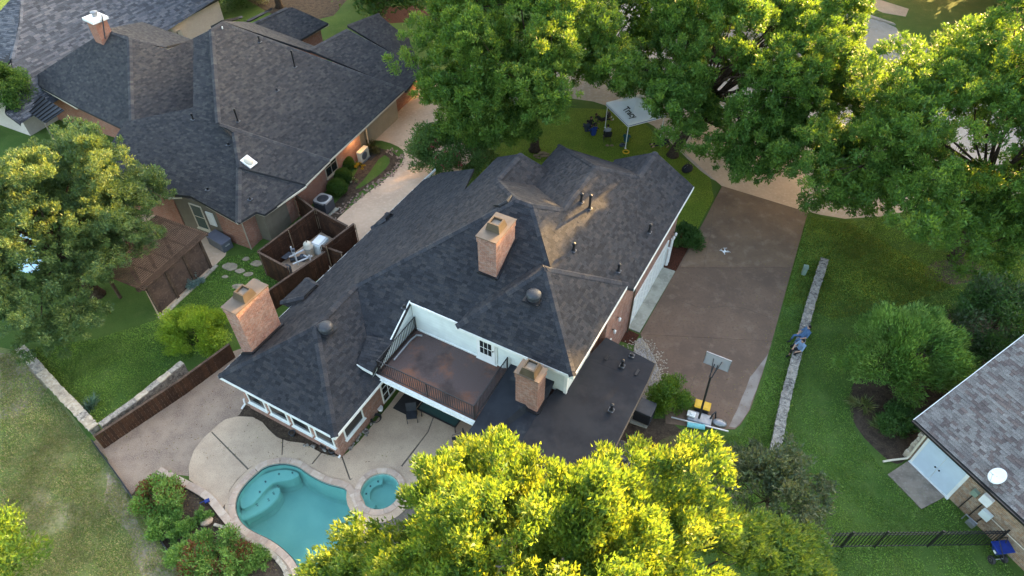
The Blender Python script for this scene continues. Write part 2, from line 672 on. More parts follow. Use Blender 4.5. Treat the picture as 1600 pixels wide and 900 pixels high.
def tree(name, label, cat, base, centre, radii, nclump, rc, nleaf, size, pal, mat, bark, seed, r0=0.25, kl=26, group=None, fork=None, leafkw={}, clumpkw={}, extra=None, gaps=None, rays=None, bunch=None):
    rs = np.random.RandomState(seed)
    pass
    t = root(name, base, label, cat, group)
    cl = crown_clumps(rs, centre, radii, nclump, rc, seedv=seed * 3.1, **clumpkw)
    if gaps:
        keep = []
        for c in cl:
            x, y = px_of(Vector(c[:3]))
            keep.append(not any(x0 < x < x1 and y0 < y < y1 for x0, y0, x1, y1 in gaps))
        cl = cl[np.array(keep)]
    for q in (rays or []):
        d = np.array(sdir); w = cl[:, :3] - np.array(q)
        dist = np.linalg.norm(np.cross(w, d), axis=1)
        cl = cl[dist > cl[:, 3] * 0.85]
    if extra is not None:
        cl = np.vstack([cl, np.array(extra)])
    mb = MB()
    if fork is None:
        fork = (base[0] * 0.5 + centre[0] * 0.5, base[1] * 0.5 + centre[1] * 0.5, base[2] + (centre[2] - base[2]) * 0.8)
    limbs(mb, rs, base, fork, cl, r0, kl)
    mb.build('trunk', bark, t, smooth=True)
    kw = dict(centre=centre, tuft=0.3); kw.update(leafkw)
    if bunch: cl = tufts(rs, cl, *bunch)
    me = leaf_mesh('crown', *leaves_in_clumps(rs, cl, nleaf, size, pal, **kw), mat)
    obj('crown', me, t)
    return t

def shrub(name, label, cat, base, radii, nclump, rc, nleaf, size, pal, mat, seed, group=None, bark=None, stems=5, cz=None, leafkw={}, clumpkw={}):
    rs = np.random.RandomState(seed); pass
    t = root(name, base, label, cat, group)
    c = (base[0], base[1], base[2] + (cz if cz is not None else radii[2] * 0.75))
    ck = dict(low=-0.8); ck.update(clumpkw)
    cl = crown_clumps(rs, c, radii, nclump, rc, seedv=seed * 1.7, **ck)
    kw = dict(centre=c, tuft=0.3); kw.update(leafkw)
    obj('foliage', leaf_mesh('foliage', *leaves_in_clumps(rs, cl, nleaf, size, pal, **kw), mat), t)
    if bark is not None:
        mb = MB()
        for i in range(stems):
            e = cl[rs.randint(0, len(cl))][:3]
            b = np.array(base) + np.array([rs.normal() * 0.08, rs.normal() * 0.08, -0.05])
            m1 = b + (e - b) * 0.5 + np.array([rs.normal() * 0.08, rs.normal() * 0.08, 0.1])
            mb.tube([b, m1, e], [0.05, 0.035, 0.01], 6)
        mb.build('stem', bark, t, smooth=True)
    return t

# ---- people
POSES = {
 'sit': dict(pel=(0,0,.52), chest=(0,.0,.92), neck=(0,.03,1.06), head=(0,.08,1.20), sh=(.18,.0,.99), el=(.25,.16,.74), wr=(.14,.37,.64), kn=(.13,.43,.52), an=(.13,.44,.10), to=(.14,.60,.05)),
 'sit_back': dict(pel=(0,0,.52), chest=(0,-.16,.90), neck=(0,-.18,1.05), head=(0,-.15,1.19), sh=(.18,-.17,.97), el=(.27,-.02,.72), wr=(.18,.2,.62), kn=(.16,.42,.55), an=(.15,.52,.12), to=(.16,.67,.08)),
 'floor': dict(pel=(0,0,.13), chest=(0,-.04,.52), neck=(0,.0,.67), head=(0,.05,.81), sh=(.18,-.03,.59), el=(.26,.14,.36), wr=(.16,.36,.36), kn=(.17,.36,.42), an=(.13,.55,.10), to=(.14,.69,.05)),
 'recline': dict(pel=(0,0,.14), chest=(0,-.32,.42), neck=(0,-.42,.54), head=(0,-.47,.67), sh=(.18,-.37,.46), el=(.28,-.42,.2), wr=(.27,-.32,.07), kn=(.14,.42,.22), an=(.16,.80,.09), to=(.18,.86,.2)),
 'stand': dict(pel=(0,0,.95), chest=(0,.0,1.33), neck=(0,.02,1.48), head=(0,.06,1.63), sh=(.19,.0,1.41), el=(.25,.03,1.12), wr=(.22,.18,.92), kn=(.11,.05,.50), an=(.11,.0,.09), to=(.12,.15,.04)),
}
def person(name, label, loc, yaw, pose, colors, group=None, hair=True, seatz=None, scale=1.0):
    """one continuous body; colours: skin, shirt, trousers, shoes, hair materials; sleeves short"""
    J = POSES[pose]
    R = Matrix.Rotation(yaw, 3, 'Z')
    dz = 0.0 if seatz is None else seatz - 0.42
    def T(p, sgn=1):
        q = Vector((p[0] * sgn, p[1], p[2])) * scale
        return R @ q + Vector((loc[0], loc[1], loc[2] + dz))
    mb = MB(); seg = []
    def limb(p, q, r1, r2, kind):
        p = Vector(p); q = Vector(q)
        mb.tube([p, q], [r1 * scale, r2 * scale], 8)
        mb.ball(p, r1 * scale, 8, 6); mb.ball(q, r2 * scale, 8, 6)
        seg.append((p, q, (r1 + r2) / 2 * scale, kind))
    pel, ch, nk, hd = T(J['pel']), T(J['chest']), T(J['neck']), T(J['head'])
    side = R @ Vector((1, 0, 0))
    fwd = R @ Vector((0, 1, 0))
    for s in (-1, 1):
        limb(pel + side * s * 0.06 * scale, ch + side * s * 0.08 * scale, .115, .115, 'shirt')
        limb(T(J['sh'], s), T(J['el'], s), .055, .043, 'shirt')
        limb(T(J['el'], s), T(J['wr'], s), .042, .030, 'skin')
        wr = T(J['wr'], s); dr = (wr - T(J['el'], s)).normalized()
        pm = wr + dr * 0.06 * scale
        limb(wr, pm, .032, .036, 'skin')
        sd = dr.cross(Vector((0, 0, 1)))
        sd = sd.normalized() if sd.length > 0.1 else side
        dn = Vector((0, 0, -1))
        for k in range(4):
            b = pm + sd * (k - 1.5) * 0.019 * scale
            ln = (.062, .075, .070, .055)[k] * scale
            m1 = b + dr * ln * 0.55
            m2 = m1 + (dr * 0.6 + dn * 0.7).normalized() * ln * 0.55
            mb.tube([b, m1, m2], [.0095 * scale, .009 * scale, .007 * scale], 5)
            seg.append((b, m2, .009, 'skin'))
        tb = wr + dr * 0.02 * scale - sd * s * 0.03 * scale
        te = tb + (dr - sd * s * 0.8).normalized() * 0.055 * scale
        mb.tube([tb, te], [.012 * scale, .009 * scale], 5); seg.append((tb, te, .01, 'skin'))
        limb(pel + side * s * 0.09 * scale, T(J['kn'], s), .088, .060, 'trousers')
        kn, an = T(J['kn'], s), T(J['an'], s)
        md = kn + (an - kn) * 0.45
        limb(kn, md, .058, .055, 'trousers'); limb(md, an, .054, .038, 'lower')
        limb(an, T(J['to'], s), .045, .036, 'shoe')
    limb(T(J['sh'], -1), T(J['sh'], 1), .07, .07, 'shirt')
    limb(ch, nk, .09, .05, 'shirt'); limb(nk, hd, .05, .05, 'skin')
    Rh = Matrix((side, fwd, Vector((0, 0, 1)))).transposed()
    up = Vector((0, 0, 1))
    mb.ball(hd, (.078 * scale, .095 * scale, .115 * scale), 12, 9, Rh)
    mb.ball(hd + fwd * .095 * scale - up * .012, (.014, .02, .02), 6, 5, Rh)
    for s in (-1, 1):
        mb.ball(hd + side * s * .08 * scale, (.012, .02, .03), 6, 5, Rh)
    seg.append((hd, hd + up * .01, .1 * scale, 'skin'))
    me = mb.mesh('body', colors['skin'], uv=False)
    o = obj(name, me)
    rm = o.modifiers.new('remesh', 'REMESH'); rm.mode = 'VOXEL'; rm.voxel_size = 0.014; rm.use_smooth_shade = True
    sm = o.modifiers.new('smooth', 'SMOOTH'); sm.iterations = 2; sm.factor = 0.5
    dg = bpy.context.evaluated_depsgraph_get()
    me2 = bpy.data.meshes.new_from_object(o.evaluated_get(dg), depsgraph=dg)
    bpy.data.objects.remove(o)
    me2.materials.clear()
    kinds = ['skin', 'shirt', 'trousers', 'lower', 'shoe']
    for k in kinds: me2.materials.append(colors[k])
    n = len(me2.polygons)
    ce = np.zeros(n * 3); me2.polygons.foreach_get('center', ce); ce = ce.reshape(-1, 3)
    best = np.full(n, 1e9); bi = np.zeros(n, dtype=np.int32)
    for p, q, r, k in seg:
        p = np.array(p); d = np.array(q) - p
        t = np.clip(((ce - p) @ d) / max(d @ d, 1e-9), 0, 1)
        ds = np.linalg.norm(ce - (p + t[:, None] * d), axis=1) / r
        w = ds < best
        best[w] = ds[w]; bi[w] = kinds.index(k)
    me2.polygons.foreach_set('material_index', bi)
    me2.polygons.foreach_set('use_smooth', np.ones(n, dtype=bool))
    me2.name = name
    bo = obj(name, me2)
    tag(bo, label, 'person', group)
    if hair:
        h = MB(); n0 = 14
        # cap of hair: upper back part of a slightly larger head
        h.ball(hd - fwd * .018 * scale + up * .02 * scale, (.086 * scale, .1 * scale, .112 * scale), 12, 10, Rh)
        keep = []
        for f in h.f:
            c = sum((Vector(h.v[i]) for i in f), Vector()) / len(f) - hd
            if c.dot(fwd) > 0.045 * scale and c.z < 0.06 * scale: continue
            if c.z < -0.05 * scale: continue
            keep.append(f)
        h.f = keep; h.m = [0] * len(keep)
        h.build('hair', colors['hair'], bo, smooth=True)
    e = MB()
    for s in (-1, 1):
        e.ball(hd + fwd * .088 * scale + side * s * .032 * scale + up * .01, .012, 6, 5)
    e.build('eyes', colors['hair'], bo)
    return bo

# ------------------------------------------------------------------ materials used by the setting
M = {}
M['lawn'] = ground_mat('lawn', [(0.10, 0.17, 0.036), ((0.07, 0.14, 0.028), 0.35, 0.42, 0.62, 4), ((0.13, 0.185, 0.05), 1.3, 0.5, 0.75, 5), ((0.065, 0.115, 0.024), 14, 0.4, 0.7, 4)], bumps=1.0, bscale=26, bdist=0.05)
M['dry_lawn'] = ground_mat('dry_lawn', [(0.25, 0.26, 0.10), ((0.16, 0.215, 0.065), 0.5, 0.38, 0.6, 4), ((0.36, 0.31, 0.19), 0.32, 0.52, 0.64, 5), ((0.15, 0.165, 0.065), 9, 0.4, 0.75, 5)], bumps=1.0, bscale=22, bdist=0.05)
M['soil'] = ground_mat('soil', [(0.085, 0.062, 0.045), ((0.045, 0.033, 0.025), 3, 0.4, 0.65, 5), ((0.14, 0.11, 0.08), 11, 0.5, 0.75, 5)], bumps=1.0, bscale=24, bdist=0.05)
M['bare'] = ground_mat('bare', [(0.33, 0.27, 0.2), ((0.2, 0.18, 0.09), 0.8, 0.42, 0.6, 5), ((0.42, 0.37, 0.29), 5, 0.5, 0.75, 5)], bumps=0.9, bscale=20, bdist=0.04)
M['mulch'] = ground_mat('mulch', [(0.11, 0.038, 0.022), ((0.05, 0.02, 0.014), 16, 0.4, 0.6, 4), ((0.16, 0.07, 0.045), 33, 0.55, 0.7, 3)], bumps=1.0, bscale=35, bdist=0.05)
M['gravel'] = ground_mat('gravel', [(0.40, 0.30, 0.225), ((0.26, 0.19, 0.15), 1.2, 0.4, 0.65, 4), ((0.48, 0.39, 0.32), 22, 0.45, 0.7, 3), ((0.2, 0.14, 0.11), 38, 0.55, 0.7, 2)], bumps=1.0, bscale=34, bdist=0.05)
M['aggregate'] = ground_mat('aggregate', [(0.50, 0.375, 0.265), ((0.385, 0.28, 0.20), 1.0, 0.4, 0.65, 5), ((0.54, 0.42, 0.31), 30, 0.45, 0.7, 3), ((0.25, 0.2, 0.17), 45, 0.55, 0.7, 2)], rough=0.9, bumps=0.5, bscale=60, bdist=0.015)
M['concrete'] = ground_mat('concrete', [(0.62, 0.445, 0.315), ((0.51, 0.365, 0.26), 0.5, 0.38, 0.62, 5), ((0.66, 0.50, 0.37), 5, 0.5, 0.75, 6)], rough=0.9, bumps=0.25, bscale=45, bdist=0.01)
M['street'] = ground_mat('street', [(0.50, 0.40, 0.32), ((0.40, 0.325, 0.265), 0.4, 0.4, 0.62, 5), ((0.52, 0.46, 0.41), 4, 0.5, 0.75, 6)], rough=0.9, bumps=0.25, bscale=45, bdist=0.01)
M['pad'] = ground_mat('pad', [(0.37, 0.36, 0.30), ((0.25, 0.24, 0.2), 1.3, 0.42, 0.66, 5), ((0.42, 0.41, 0.36), 6, 0.5, 0.75, 6)], rough=0.9, bumps=0.2, bscale=45, bdist=0.01)
# stained driveway: darker and browner in the middle, worn grey along the lawn edge
M['driveway'] = ground_mat('driveway', [(0.182, 0.120, 0.084), ((0.135, 0.092, 0.068), 0.35, 0.40, 0.62, 5), ((0.215, 0.15, 0.108), 1.6, 0.52, 0.75, 6), ((0.12, 0.085, 0.066), 9, 0.5, 0.8, 5)], rough=0.85, bumps=0.3, bscale=40, bdist=0.01)
M['driveway_warm'] = ground_mat('driveway_warm', [(0.215, 0.142, 0.092), ((0.16, 0.108, 0.075), 0.45, 0.40, 0.62, 5), ((0.27, 0.195, 0.14), 1.6, 0.52, 0.75, 6), ((0.15, 0.105, 0.08), 9, 0.5, 0.8, 5)], rough=0.85, bumps=0.3, bscale=40, bdist=0.01)
M['worn'] = ground_mat('worn', [(0.30, 0.255, 0.22), ((0.20, 0.155, 0.13), 1.2, 0.4, 0.65, 5)], rough=0.9, bumps=0.3, bscale=40, bdist=0.01)
M['white_gravel'] = ground_mat('white_gravel', [(0.45, 0.42, 0.4), ((0.18, 0.16, 0.15), 20, 0.48, 0.6, 3), ((0.7, 0.68, 0.66), 28, 0.55, 0.65, 2)], bumps=1.0, bscale=24, bdist=0.06)
M['limestone'] = ground_mat('limestone', [(0.42, 0.36, 0.28), ((0.24, 0.2, 0.16), 2.5, 0.45, 0.68, 5), ((0.52, 0.47, 0.39), 8, 0.5, 0.7, 4)], bumps=0.8, bscale=16, bdist=0.03)
M['patio_base'] = ground_mat('patio_base', [(0.16, 0.135, 0.11), ((0.10, 0.085, 0.07), 3, 0.4, 0.65, 4)], bumps=0.5)
M['old_stone'] = ground_mat('old_stone', [(0.27, 0.25, 0.22), ((0.10, 0.09, 0.085), 6, 0.42, 0.62, 5), ((0.42, 0.40, 0.36), 13, 0.52, 0.7, 4)], bumps=1.0, bscale=16, bdist=0.03)
M['coping'] = ground_mat('coping', [(0.50, 0.36, 0.27), ((0.40, 0.30, 0.24), 1.7, 0.4, 0.65, 4), ((0.56, 0.45, 0.36), 7, 0.5, 0.75, 4)], bumps=0.35, bscale=20, bdist=0.02)
M['flagstone'] = ground_mat('flagstone', [(0.36, 0.29, 0.22), ((0.24, 0.19, 0.15), 3, 0.45, 0.7, 4)], bumps=0.5, bscale=20)
M['plaster'] = ground_mat('plaster', [(0.40, 0.54, 0.48), ((0.33, 0.47, 0.43), 0.9, 0.4, 0.65, 4)], rough=0.7, bumps=0.1, bscale=30)
M['white_trim'] = flat('white_trim', (0.74, 0.76, 0.74), 0.5, 0.12, 4)
def siding_mat(name, c):
    m, nt, b, out = newmat(name)
    p = geopos(nt)
    nt.links.new(mixc(nt, noise_t(nt, p, 2, 5), tuple(x * 0.88 for x in c), c), b.inputs['Base Color'])
    b.inputs['Roughness'].default_value = 0.6
    sx = nt.nodes.new('ShaderNodeSeparateXYZ'); nt.links.new(p, sx.inputs[0])
    dv = nt.nodes.new('ShaderNodeMath'); dv.operation = 'DIVIDE'; dv.inputs[1].default_value = 0.2; nt.links.new(sx.outputs[2], dv.inputs[0])
    fr = nt.nodes.new('ShaderNodeMath'); fr.operation = 'FRACT'; nt.links.new(dv.outputs[0], fr.inputs[0])
    iv = nt.nodes.new('ShaderNodeMath'); iv.operation = 'SUBTRACT'; iv.inputs[0].default_value = 1; nt.links.new(fr.outputs[0], iv.inputs[1])
    bump(nt, b, iv.outputs[0], 0.8, 0.02)
    return m
M['white_siding'] = siding_mat('white_siding', (0.64, 0.70, 0.69))
M['white_plastic'] = flat('white_plastic', (0.75, 0.76, 0.76), 0.4, 0.08, 5)
M['cream_plastic'] = flat('cream_plastic', (0.62, 0.56, 0.45), 0.45, 0.15, 5)
M['beige_siding'] = siding_mat('beige_siding', (0.33, 0.29, 0.225))
M['olive_siding'] = flat('olive_siding', (0.16, 0.14, 0.11), 0.7, 0.15, 3)
M['black_metal'] = flat('black_metal', (0.014, 0.014, 0.016), 0.4, 0.3, 10, 0.0, 0.5)
M['dark_plastic'] = flat('dark_plastic', (0.035, 0.04, 0.05), 0.5, 0.3, 8)
M['grey_plastic'] = flat('grey_plastic', (0.10, 0.11, 0.135), 0.5, 0.2, 4)
M['grey_metal'] = flat('grey_metal', (0.30, 0.31, 0.33), 0.4, 0.2, 8, 0.6)
M['light_metal'] = flat('light_metal', (0.5, 0.51, 0.52), 0.35, 0.15, 8, 0.5)
M['bronze'] = flat('bronze', (0.17, 0.125, 0.09), 0.45, 0.2, 3, 0.2)
M['bronze_dark'] = flat('bronze_dark', (0.10, 0.075, 0.05), 0.5, 0.25, 3, 0.2)
M['flue'] = flat('flue', (0.26, 0.215, 0.17), 0.6, 0.3, 6)
M['flashing'] = flat('flashing', (0.012, 0.013, 0.017), 0.5, 0.3, 6)
M['yellow_plastic'] = flat('yellow_plastic', (0.72, 0.42, 0.02), 0.4, 0.12, 8)
M['cyan_plastic'] = flat('cyan_plastic', (0.18, 0.50, 0.55), 0.4, 0.15, 8)
M['blue_plastic'] = flat('blue_plastic', (0.012, 0.035, 0.22), 0.35, 0.25, 6)
M['green_box'] = flat('green_box', (0.20, 0.27, 0.21), 0.6, 0.15, 6)
M['rubber'] = flat('rubber', (0.03, 0.03, 0.032), 0.8, 0.3, 10)
M['fence_wood'] = ground_mat('fence_wood', [(0.070, 0.034, 0.020), ((0.04, 0.020, 0.013), 1.8, 0.4, 0.65, 4), ((0.10, 0.052, 0.032), 9, 0.52, 0.75, 4)], rough=0.75, bumps=0.35, bscale=40, bdist=0.01)
M['fence_wood_b'] = ground_mat('fence_wood_b', [(0.050, 0.026, 0.017), ((0.03, 0.016, 0.011), 1.8, 0.4, 0.65, 4), ((0.075, 0.04, 0.026), 9, 0.52, 0.75, 4)], rough=0.75, bumps=0.35, bscale=40, bdist=0.01)
M['pergola_wood'] = ground_mat('pergola_wood', [(0.088, 0.058, 0.043), ((0.052, 0.036, 0.028), 1.3, 0.4, 0.65, 4), ((0.14, 0.098, 0.075), 8, 0.52, 0.75, 4)], rough=0.75, bumps=0.35, bscale=40, bdist=0.01)
M['post_wood'] = flat('post_wood', (0.24, 0.17, 0.11), 0.8, 0.3, 10)
M['deck'] = ground_mat('deck', [(0.098, 0.062, 0.056), ((0.22, 0.088, 0.046), 0.75, 0.48, 0.64, 5), ((0.12, 0.11, 0.11), 40, 0.5, 0.62, 2), ((0.05, 0.036, 0.032), 0.9, 0.5, 0.72, 5)], rough=0.8, bumps=0.35, bscale=70, bdist=0.01)
M['membrane'] = ground_mat('membrane', [(0.028, 0.029, 0.034), ((0.019, 0.020, 0.025), 0.9, 0.4, 0.62, 5), ((0.040, 0.039, 0.043), 0.6, 0.52, 0.75, 5)], rough=0.8, bumps=0.4, bscale=60, bdist=0.008)
M['membrane_b'] = ground_mat('membrane_b', [(0.026, 0.030, 0.038), ((0.017, 0.019, 0.025), 0.9, 0.4, 0.62, 5), ((0.055, 0.06, 0.066), 1.4, 0.6, 0.75, 5)], rough=0.7, bumps=0.4, bscale=60, bdist=0.008)
M['roof_base'] = flat('roof_base', (0.03, 0.031, 0.035), 0.9, 0.2, 3)
M['shingle'] = attr_mat('shingle')
M['brick_pale'] = brick_mat('brick_pale', (0.33, 0.145, 0.10), (0.15, 0.062, 0.046), (0.48, 0.36, 0.30), (0.29, 0.23, 0.20))
M['brick_red'] = brick_mat('brick_red', (0.29, 0.10, 0.062), (0.20, 0.068, 0.045), (0.40, 0.26, 0.20), (0.36, 0.29, 0.24))
M['brick_tan'] = brick_mat('brick_tan', (0.33, 0.20, 0.12), (0.14, 0.08, 0.055), (0.48, 0.42, 0.33), (0.30, 0.26, 0.21), 0.26, 0.09)
M['brick_white'] = brick_mat('brick_white', (0.50, 0.46, 0.42), (0.42, 0.38, 0.35), (0.56, 0.53, 0.5), (0.5, 0.47, 0.44))
M['bark'] = flat('bark', (0.085, 0.062, 0.045), 0.95, 0.45, 9, 0, 0.1, 0.8, 25)
M['bark_light'] = flat('bark_light', (0.17, 0.14, 0.115), 0.95, 0.35, 9, 0, 0.1, 0.8, 25)
M['leaf'] = leaf_mat('leaf', 0.48)
M['leaf_dull'] = leaf_mat('leaf_dull', 0.35)
M['needle'] = leaf_mat('needle', 0.15, 0.6)
M['petal'] = flat('petal', (0.45, 0.05, 0.09), 0.6, 0.3, 20)

def glass_mat(name, tint=(0.012, 0.016, 0.02), rough=0.06):
    m, nt, b, out = newmat(name)
    b.inputs['Base Color'].default_value = col4(tint)
    b.inputs['Roughness'].default_value = rough
    b.inputs['Specular IOR Level'].default_value = 0.8
    p = geopos(nt)
    bump(nt, b, noise_t(nt, p, 1.5, 2), 0.05, 0.02)
    return m
M['glass'] = glass_mat('glass')
M['glass_green'] = glass_mat('glass_green', (0.03, 0.07, 0.065))

def water_mat():
    m, nt, b, out = newmat('water')
    b.inputs['Base Color'].default_value = (0.55, 0.88, 0.86, 1)
    b.inputs['Roughness'].default_value = 0.04
    b.inputs['IOR'].default_value = 1.33
    b.inputs['Transmission Weight'].default_value = 1.0
    bump(nt, b, noise_t(nt, geopos(nt), 3.5, 3), 0.22, 0.03)
    # clear light path through the shallow water so the basin is lit
    tr = nt.nodes.new('ShaderNodeBsdfTransparent'); tr.inputs[0].default_value = (0.52, 0.86, 0.88, 1)
    mx = nt.nodes.new('ShaderNodeMixShader'); mx.inputs[0].default_value = 0.55
    nt.links.new(b.outputs[0], mx.inputs[1]); nt.links.new(tr.outputs[0], mx.inputs[2])
    nt.links.new(mx.outputs[0], out.inputs[0])
    return m
M['water'] = water_mat()

# ------------------------------------------------------------------ ground, lawns, paving
def smooth_loop(pts, it=2):
    for _ in range(it):
        q = []
        n = len(pts)
        for i in range(n):
            a = pts[i]; b = pts[(i + 1) % n]
            q.append(a * 0.75 + b * 0.25); q.append(a * 0.25 + b * 0.75)
        pts = q
    return pts

def smooth_path(pts, it=2):
    for _ in range(it):
        q = [pts[0]]
        for i in range(len(pts) - 1):
            a = pts[i]; b = pts[i + 1]
            q.append(a * 0.75 + b * 0.25); q.append(a * 0.25 + b * 0.75)
        q.append(pts[-1]); pts = q
    return pts

def wobble(pts, amp, step, seed=0):
    """ragged natural edge"""
    out = []
    n = len(pts)
    for i in range(n):
        a = pts[i]; b = pts[(i + 1) % n]
        k = max(1, int((b - a).length / step))
        for j in range(k):
            p = a + (b - a) * (j / k)
            w = noise.noise_vector(Vector((p.x * 1.3 + seed, p.y * 1.3, seed * 2.0)))
            out.append(p + Vector((w.x, w.y, 0)) * amp)
    return out

def sheet(name, poly, z, mat, holes=(), label=None, cat=None, kind='structure', parent=None):
    loops = [[Vector((p[0], p[1], 0)) for p in poly]] + [[Vector((p[0], p[1], 0)) for p in h] for h in holes]
    flatp = [p for l in loops for p in l]
    tris = tessellate_polygon(loops)
    fs = []
    for a, b, c in tris:
        if (flatp[b] - flatp[a]).cross(flatp[c] - flatp[a]).z < 0: a, c = c, a
        fs.append((a, b, c))
    mb = MB(); mb.add([(p.x, p.y, z) for p in flatp], fs)
    o = mb.build(name, mat, parent)
    if kind: o['kind'] = kind
    if label: tag(o, label, cat)
    return o

def px(lst, z=0.0):
    return [G(x, y, z) for x, y in lst]

WATER = smooth_loop(px([(400,741),(384,756),(372,773),(368,790),(371,807),(383,823),(400,833),(420,842),(437,853),(453,867),(465,883),(474,905),(486,935),(520,930),(545,890),(556,850),(558,813),(556,797),(547,777),(540,764),(530,761),(513,757),(497,750),(480,740),(467,730),(450,725),(433,725),(413,730)]), 1)
spa_c = G(594, 768); SPA_R = 0.86
SPA = [spa_c + Vector((math.cos(t), math.sin(t), 0)) * SPA_R for t in [2 * math.pi * k / 28 for k in range(28)]]
BIG = [Vector((x, y, 0)) for x, y in ((-500, -200), (500, -200), (500, 700), (-500, 700))]
# the other yard's pool, seen through the oak
POOL2 = smooth_loop(px([(-30, 330), (20, 340), (55, 375), (70, 420), (40, 430), (-10, 400)]), 1)
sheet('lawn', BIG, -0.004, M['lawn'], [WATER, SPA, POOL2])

DRY = wobble(px([(-300,470),(20,546),(85,612),(143,690),(215,790),(292,905),(330,1000),(-500,1000)]), 0.12, 0.8)
sheet('dry_lawn', DRY, 0.0, M['dry_lawn'])
sheet('bare_ground', wobble(px([(-60,560),(30,552),(75,600),(60,640),(15,655),(-40,640)]), 0.25, 0.5, 3), 0.004, M['bare'])
sheet('bare_ground', wobble(px([(165,735),(185,752),(240,850),(275,905),(225,905),(200,850),(165,780)]), 0.3, 0.5, 5), 0.004, M['bare'])
sheet('gravel_yard', wobble(px([(146,690),(250,618),(352,552),(384,542),(400,590),(392,640),(372,656),(345,668),(320,690),(303,712),(297,745),(252,737),(222,752),(205,775)]), 0.08, 0.6, 2), 0.0, M['gravel'])
sheet('garden_soil', wobble(px([(205,775),(222,752),(250,738),(330,778),(362,826),(400,846),(430,866),(452,890),(470,935),(310,935),(290,905),(245,840)]), 0.06, 0.5, 7), 0.004, M['soil'])
sheet('wall_bed', wobble(px([(345,668),(374,648),(384,632),(540,716),(606,640),(612,648),(560,705),(536,722),(480,720),(440,700)]), 0.03, 0.5, 8), 0.004, M['soil'])
# street and aprons
sheet('street', smooth_loop(px([(610,205),(700,110),(820,60),(900,25),(1000,0),(1200,-15),(1335,22),(1400,40),(1480,90),(1700,190),(1800,300),(1600,300),(1480,318),(1340,345),(1262,332),(1120,290),(1060,235),(1010,185),(900,150),(830,160),(750,220),(690,250)]), 1), 0.0, M['street'])
sheet('driveway_apron', px([(1062,232),(1110,190),(1260,245),(1263,333),(1128,291)]), 0.004, M['concrete'])
sheet('neighbour_driveway', smooth_path(px([(420,430),(470,372),(519,349),(560,312),(600,282),(626,260),(634,238),(618,226),(590,218),(568,222),(556,214),(585,190),(645,140),(720,120),(780,180),(750,235),(690,300),(640,360),(560,440)]), 1), 0.004, M['concrete'])
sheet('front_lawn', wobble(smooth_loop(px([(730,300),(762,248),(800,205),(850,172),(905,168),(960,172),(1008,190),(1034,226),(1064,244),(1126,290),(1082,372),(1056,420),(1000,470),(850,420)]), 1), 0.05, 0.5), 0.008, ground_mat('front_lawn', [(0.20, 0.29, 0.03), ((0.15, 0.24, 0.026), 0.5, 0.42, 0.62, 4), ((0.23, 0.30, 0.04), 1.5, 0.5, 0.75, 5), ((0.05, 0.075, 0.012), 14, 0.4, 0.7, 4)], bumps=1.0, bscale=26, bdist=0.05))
sheet('green_lawn', wobble(px([(1262,332),(1330,345),(1420,400),(1500,440),(1420,470),(1330,470),(1230,480),(1215,455)]), 0.3, 0.7, 4), 0.0, ground_mat('green_lawn', [(0.115, 0.175, 0.022), ((0.075, 0.14, 0.02), 0.5, 0.42, 0.62, 4), ((0.045, 0.08, 0.012), 14, 0.4, 0.7, 4)], bumps=1.0, bscale=26, bdist=0.05))
sheet('dry_patch', wobble(px([(990,690),(1075,668),(1135,690),(1110,740),(1030,790),(960,760)]), 0.35, 0.5, 6), 0.0, ground_mat('dry_patch', [(0.085, 0.098, 0.033), ((0.13, 0.10, 0.06), 1.0, 0.45, 0.62, 5), ((0.045, 0.075, 0.02), 6, 0.45, 0.7, 5)], bumps=1.0, bscale=24, bdist=0.05))
sheet('dirt_strip', wobble(px([(958,700),(985,650),(1040,655),(1065,672),(1030,690),(1000,720),(985,760)]), 0.15, 0.4, 9), 0.004, M['soil'])
# driveway in real slabs with open joints
DJ = [[(1128,291),(1262,332),(1238,418),(1063,418)], [(1062,419),(1237.7,419),(1206,533.5),(1000,522.5),(1055,425)], [(1000,523.5),(1205.8,534.5),(1190,588),(1172,640),(1158,662),(1148,671),(1120,671),(1040,662),(1038,620),(1036,590),(1022,556)]]
drive = sheet('driveway', px([(1129,293),(1260,333),(1189,590),(1157,664),(1148,670),(1041,661),(1038,600),(1021,556),(1001,522),(1056,424)]), 0.018, M['driveway'])
for i, d in enumerate(DJ):
    m = MB(); m.prism(px(d), -0.05, 0.03); m.build('concrete_slab', M['driveway_warm'] if i == 0 else M['driveway'], drive)
sheet('driveway_edge', wobble(px([(1200,553),(1206,535),(1188,590),(1170,642),(1156,662),(1148,669),(1138,668),(1152,640),(1172,590)]), 0.04, 0.4, 2), 0.034, M['worn'], parent=drive, kind=None)
m = MB(); m.prism(px([(981,513),(999,520.5),(1055,424.5),(1032,417)]), -0.05, 0.05); m.build('garage_apron', M['pad'], drive)
sheet('mulch_bed', wobble(px([(981,515),(999,523),(990,540),(966,532)]), 0.03, 0.3), 0.012, M['mulch'])
sheet('mulch_bed', wobble(px([(1034,419),(1058,425),(1082,372),(1066,362),(1045,395)]), 0.05, 0.3, 3), 0.012, M['mulch'])
sheet('white_gravel', wobble(smooth_loop(px([(990,538),(1000,526),(1014,535),(1026,553),(1034,575),(1034,600),(1024,622),(990,640),(985,600)]), 1), 0.03, 0.3, 5), 0.016, M['white_gravel'])
sheet('planting_bed', smooth_loop(px([(1330,600),(1326,640),(1342,676),(1376,710),(1398,726),(1413,722),(1440,690),(1470,640),(1600,560),(1620,470),(1500,470),(1370,540)]), 1), 0.0, M['soil'])
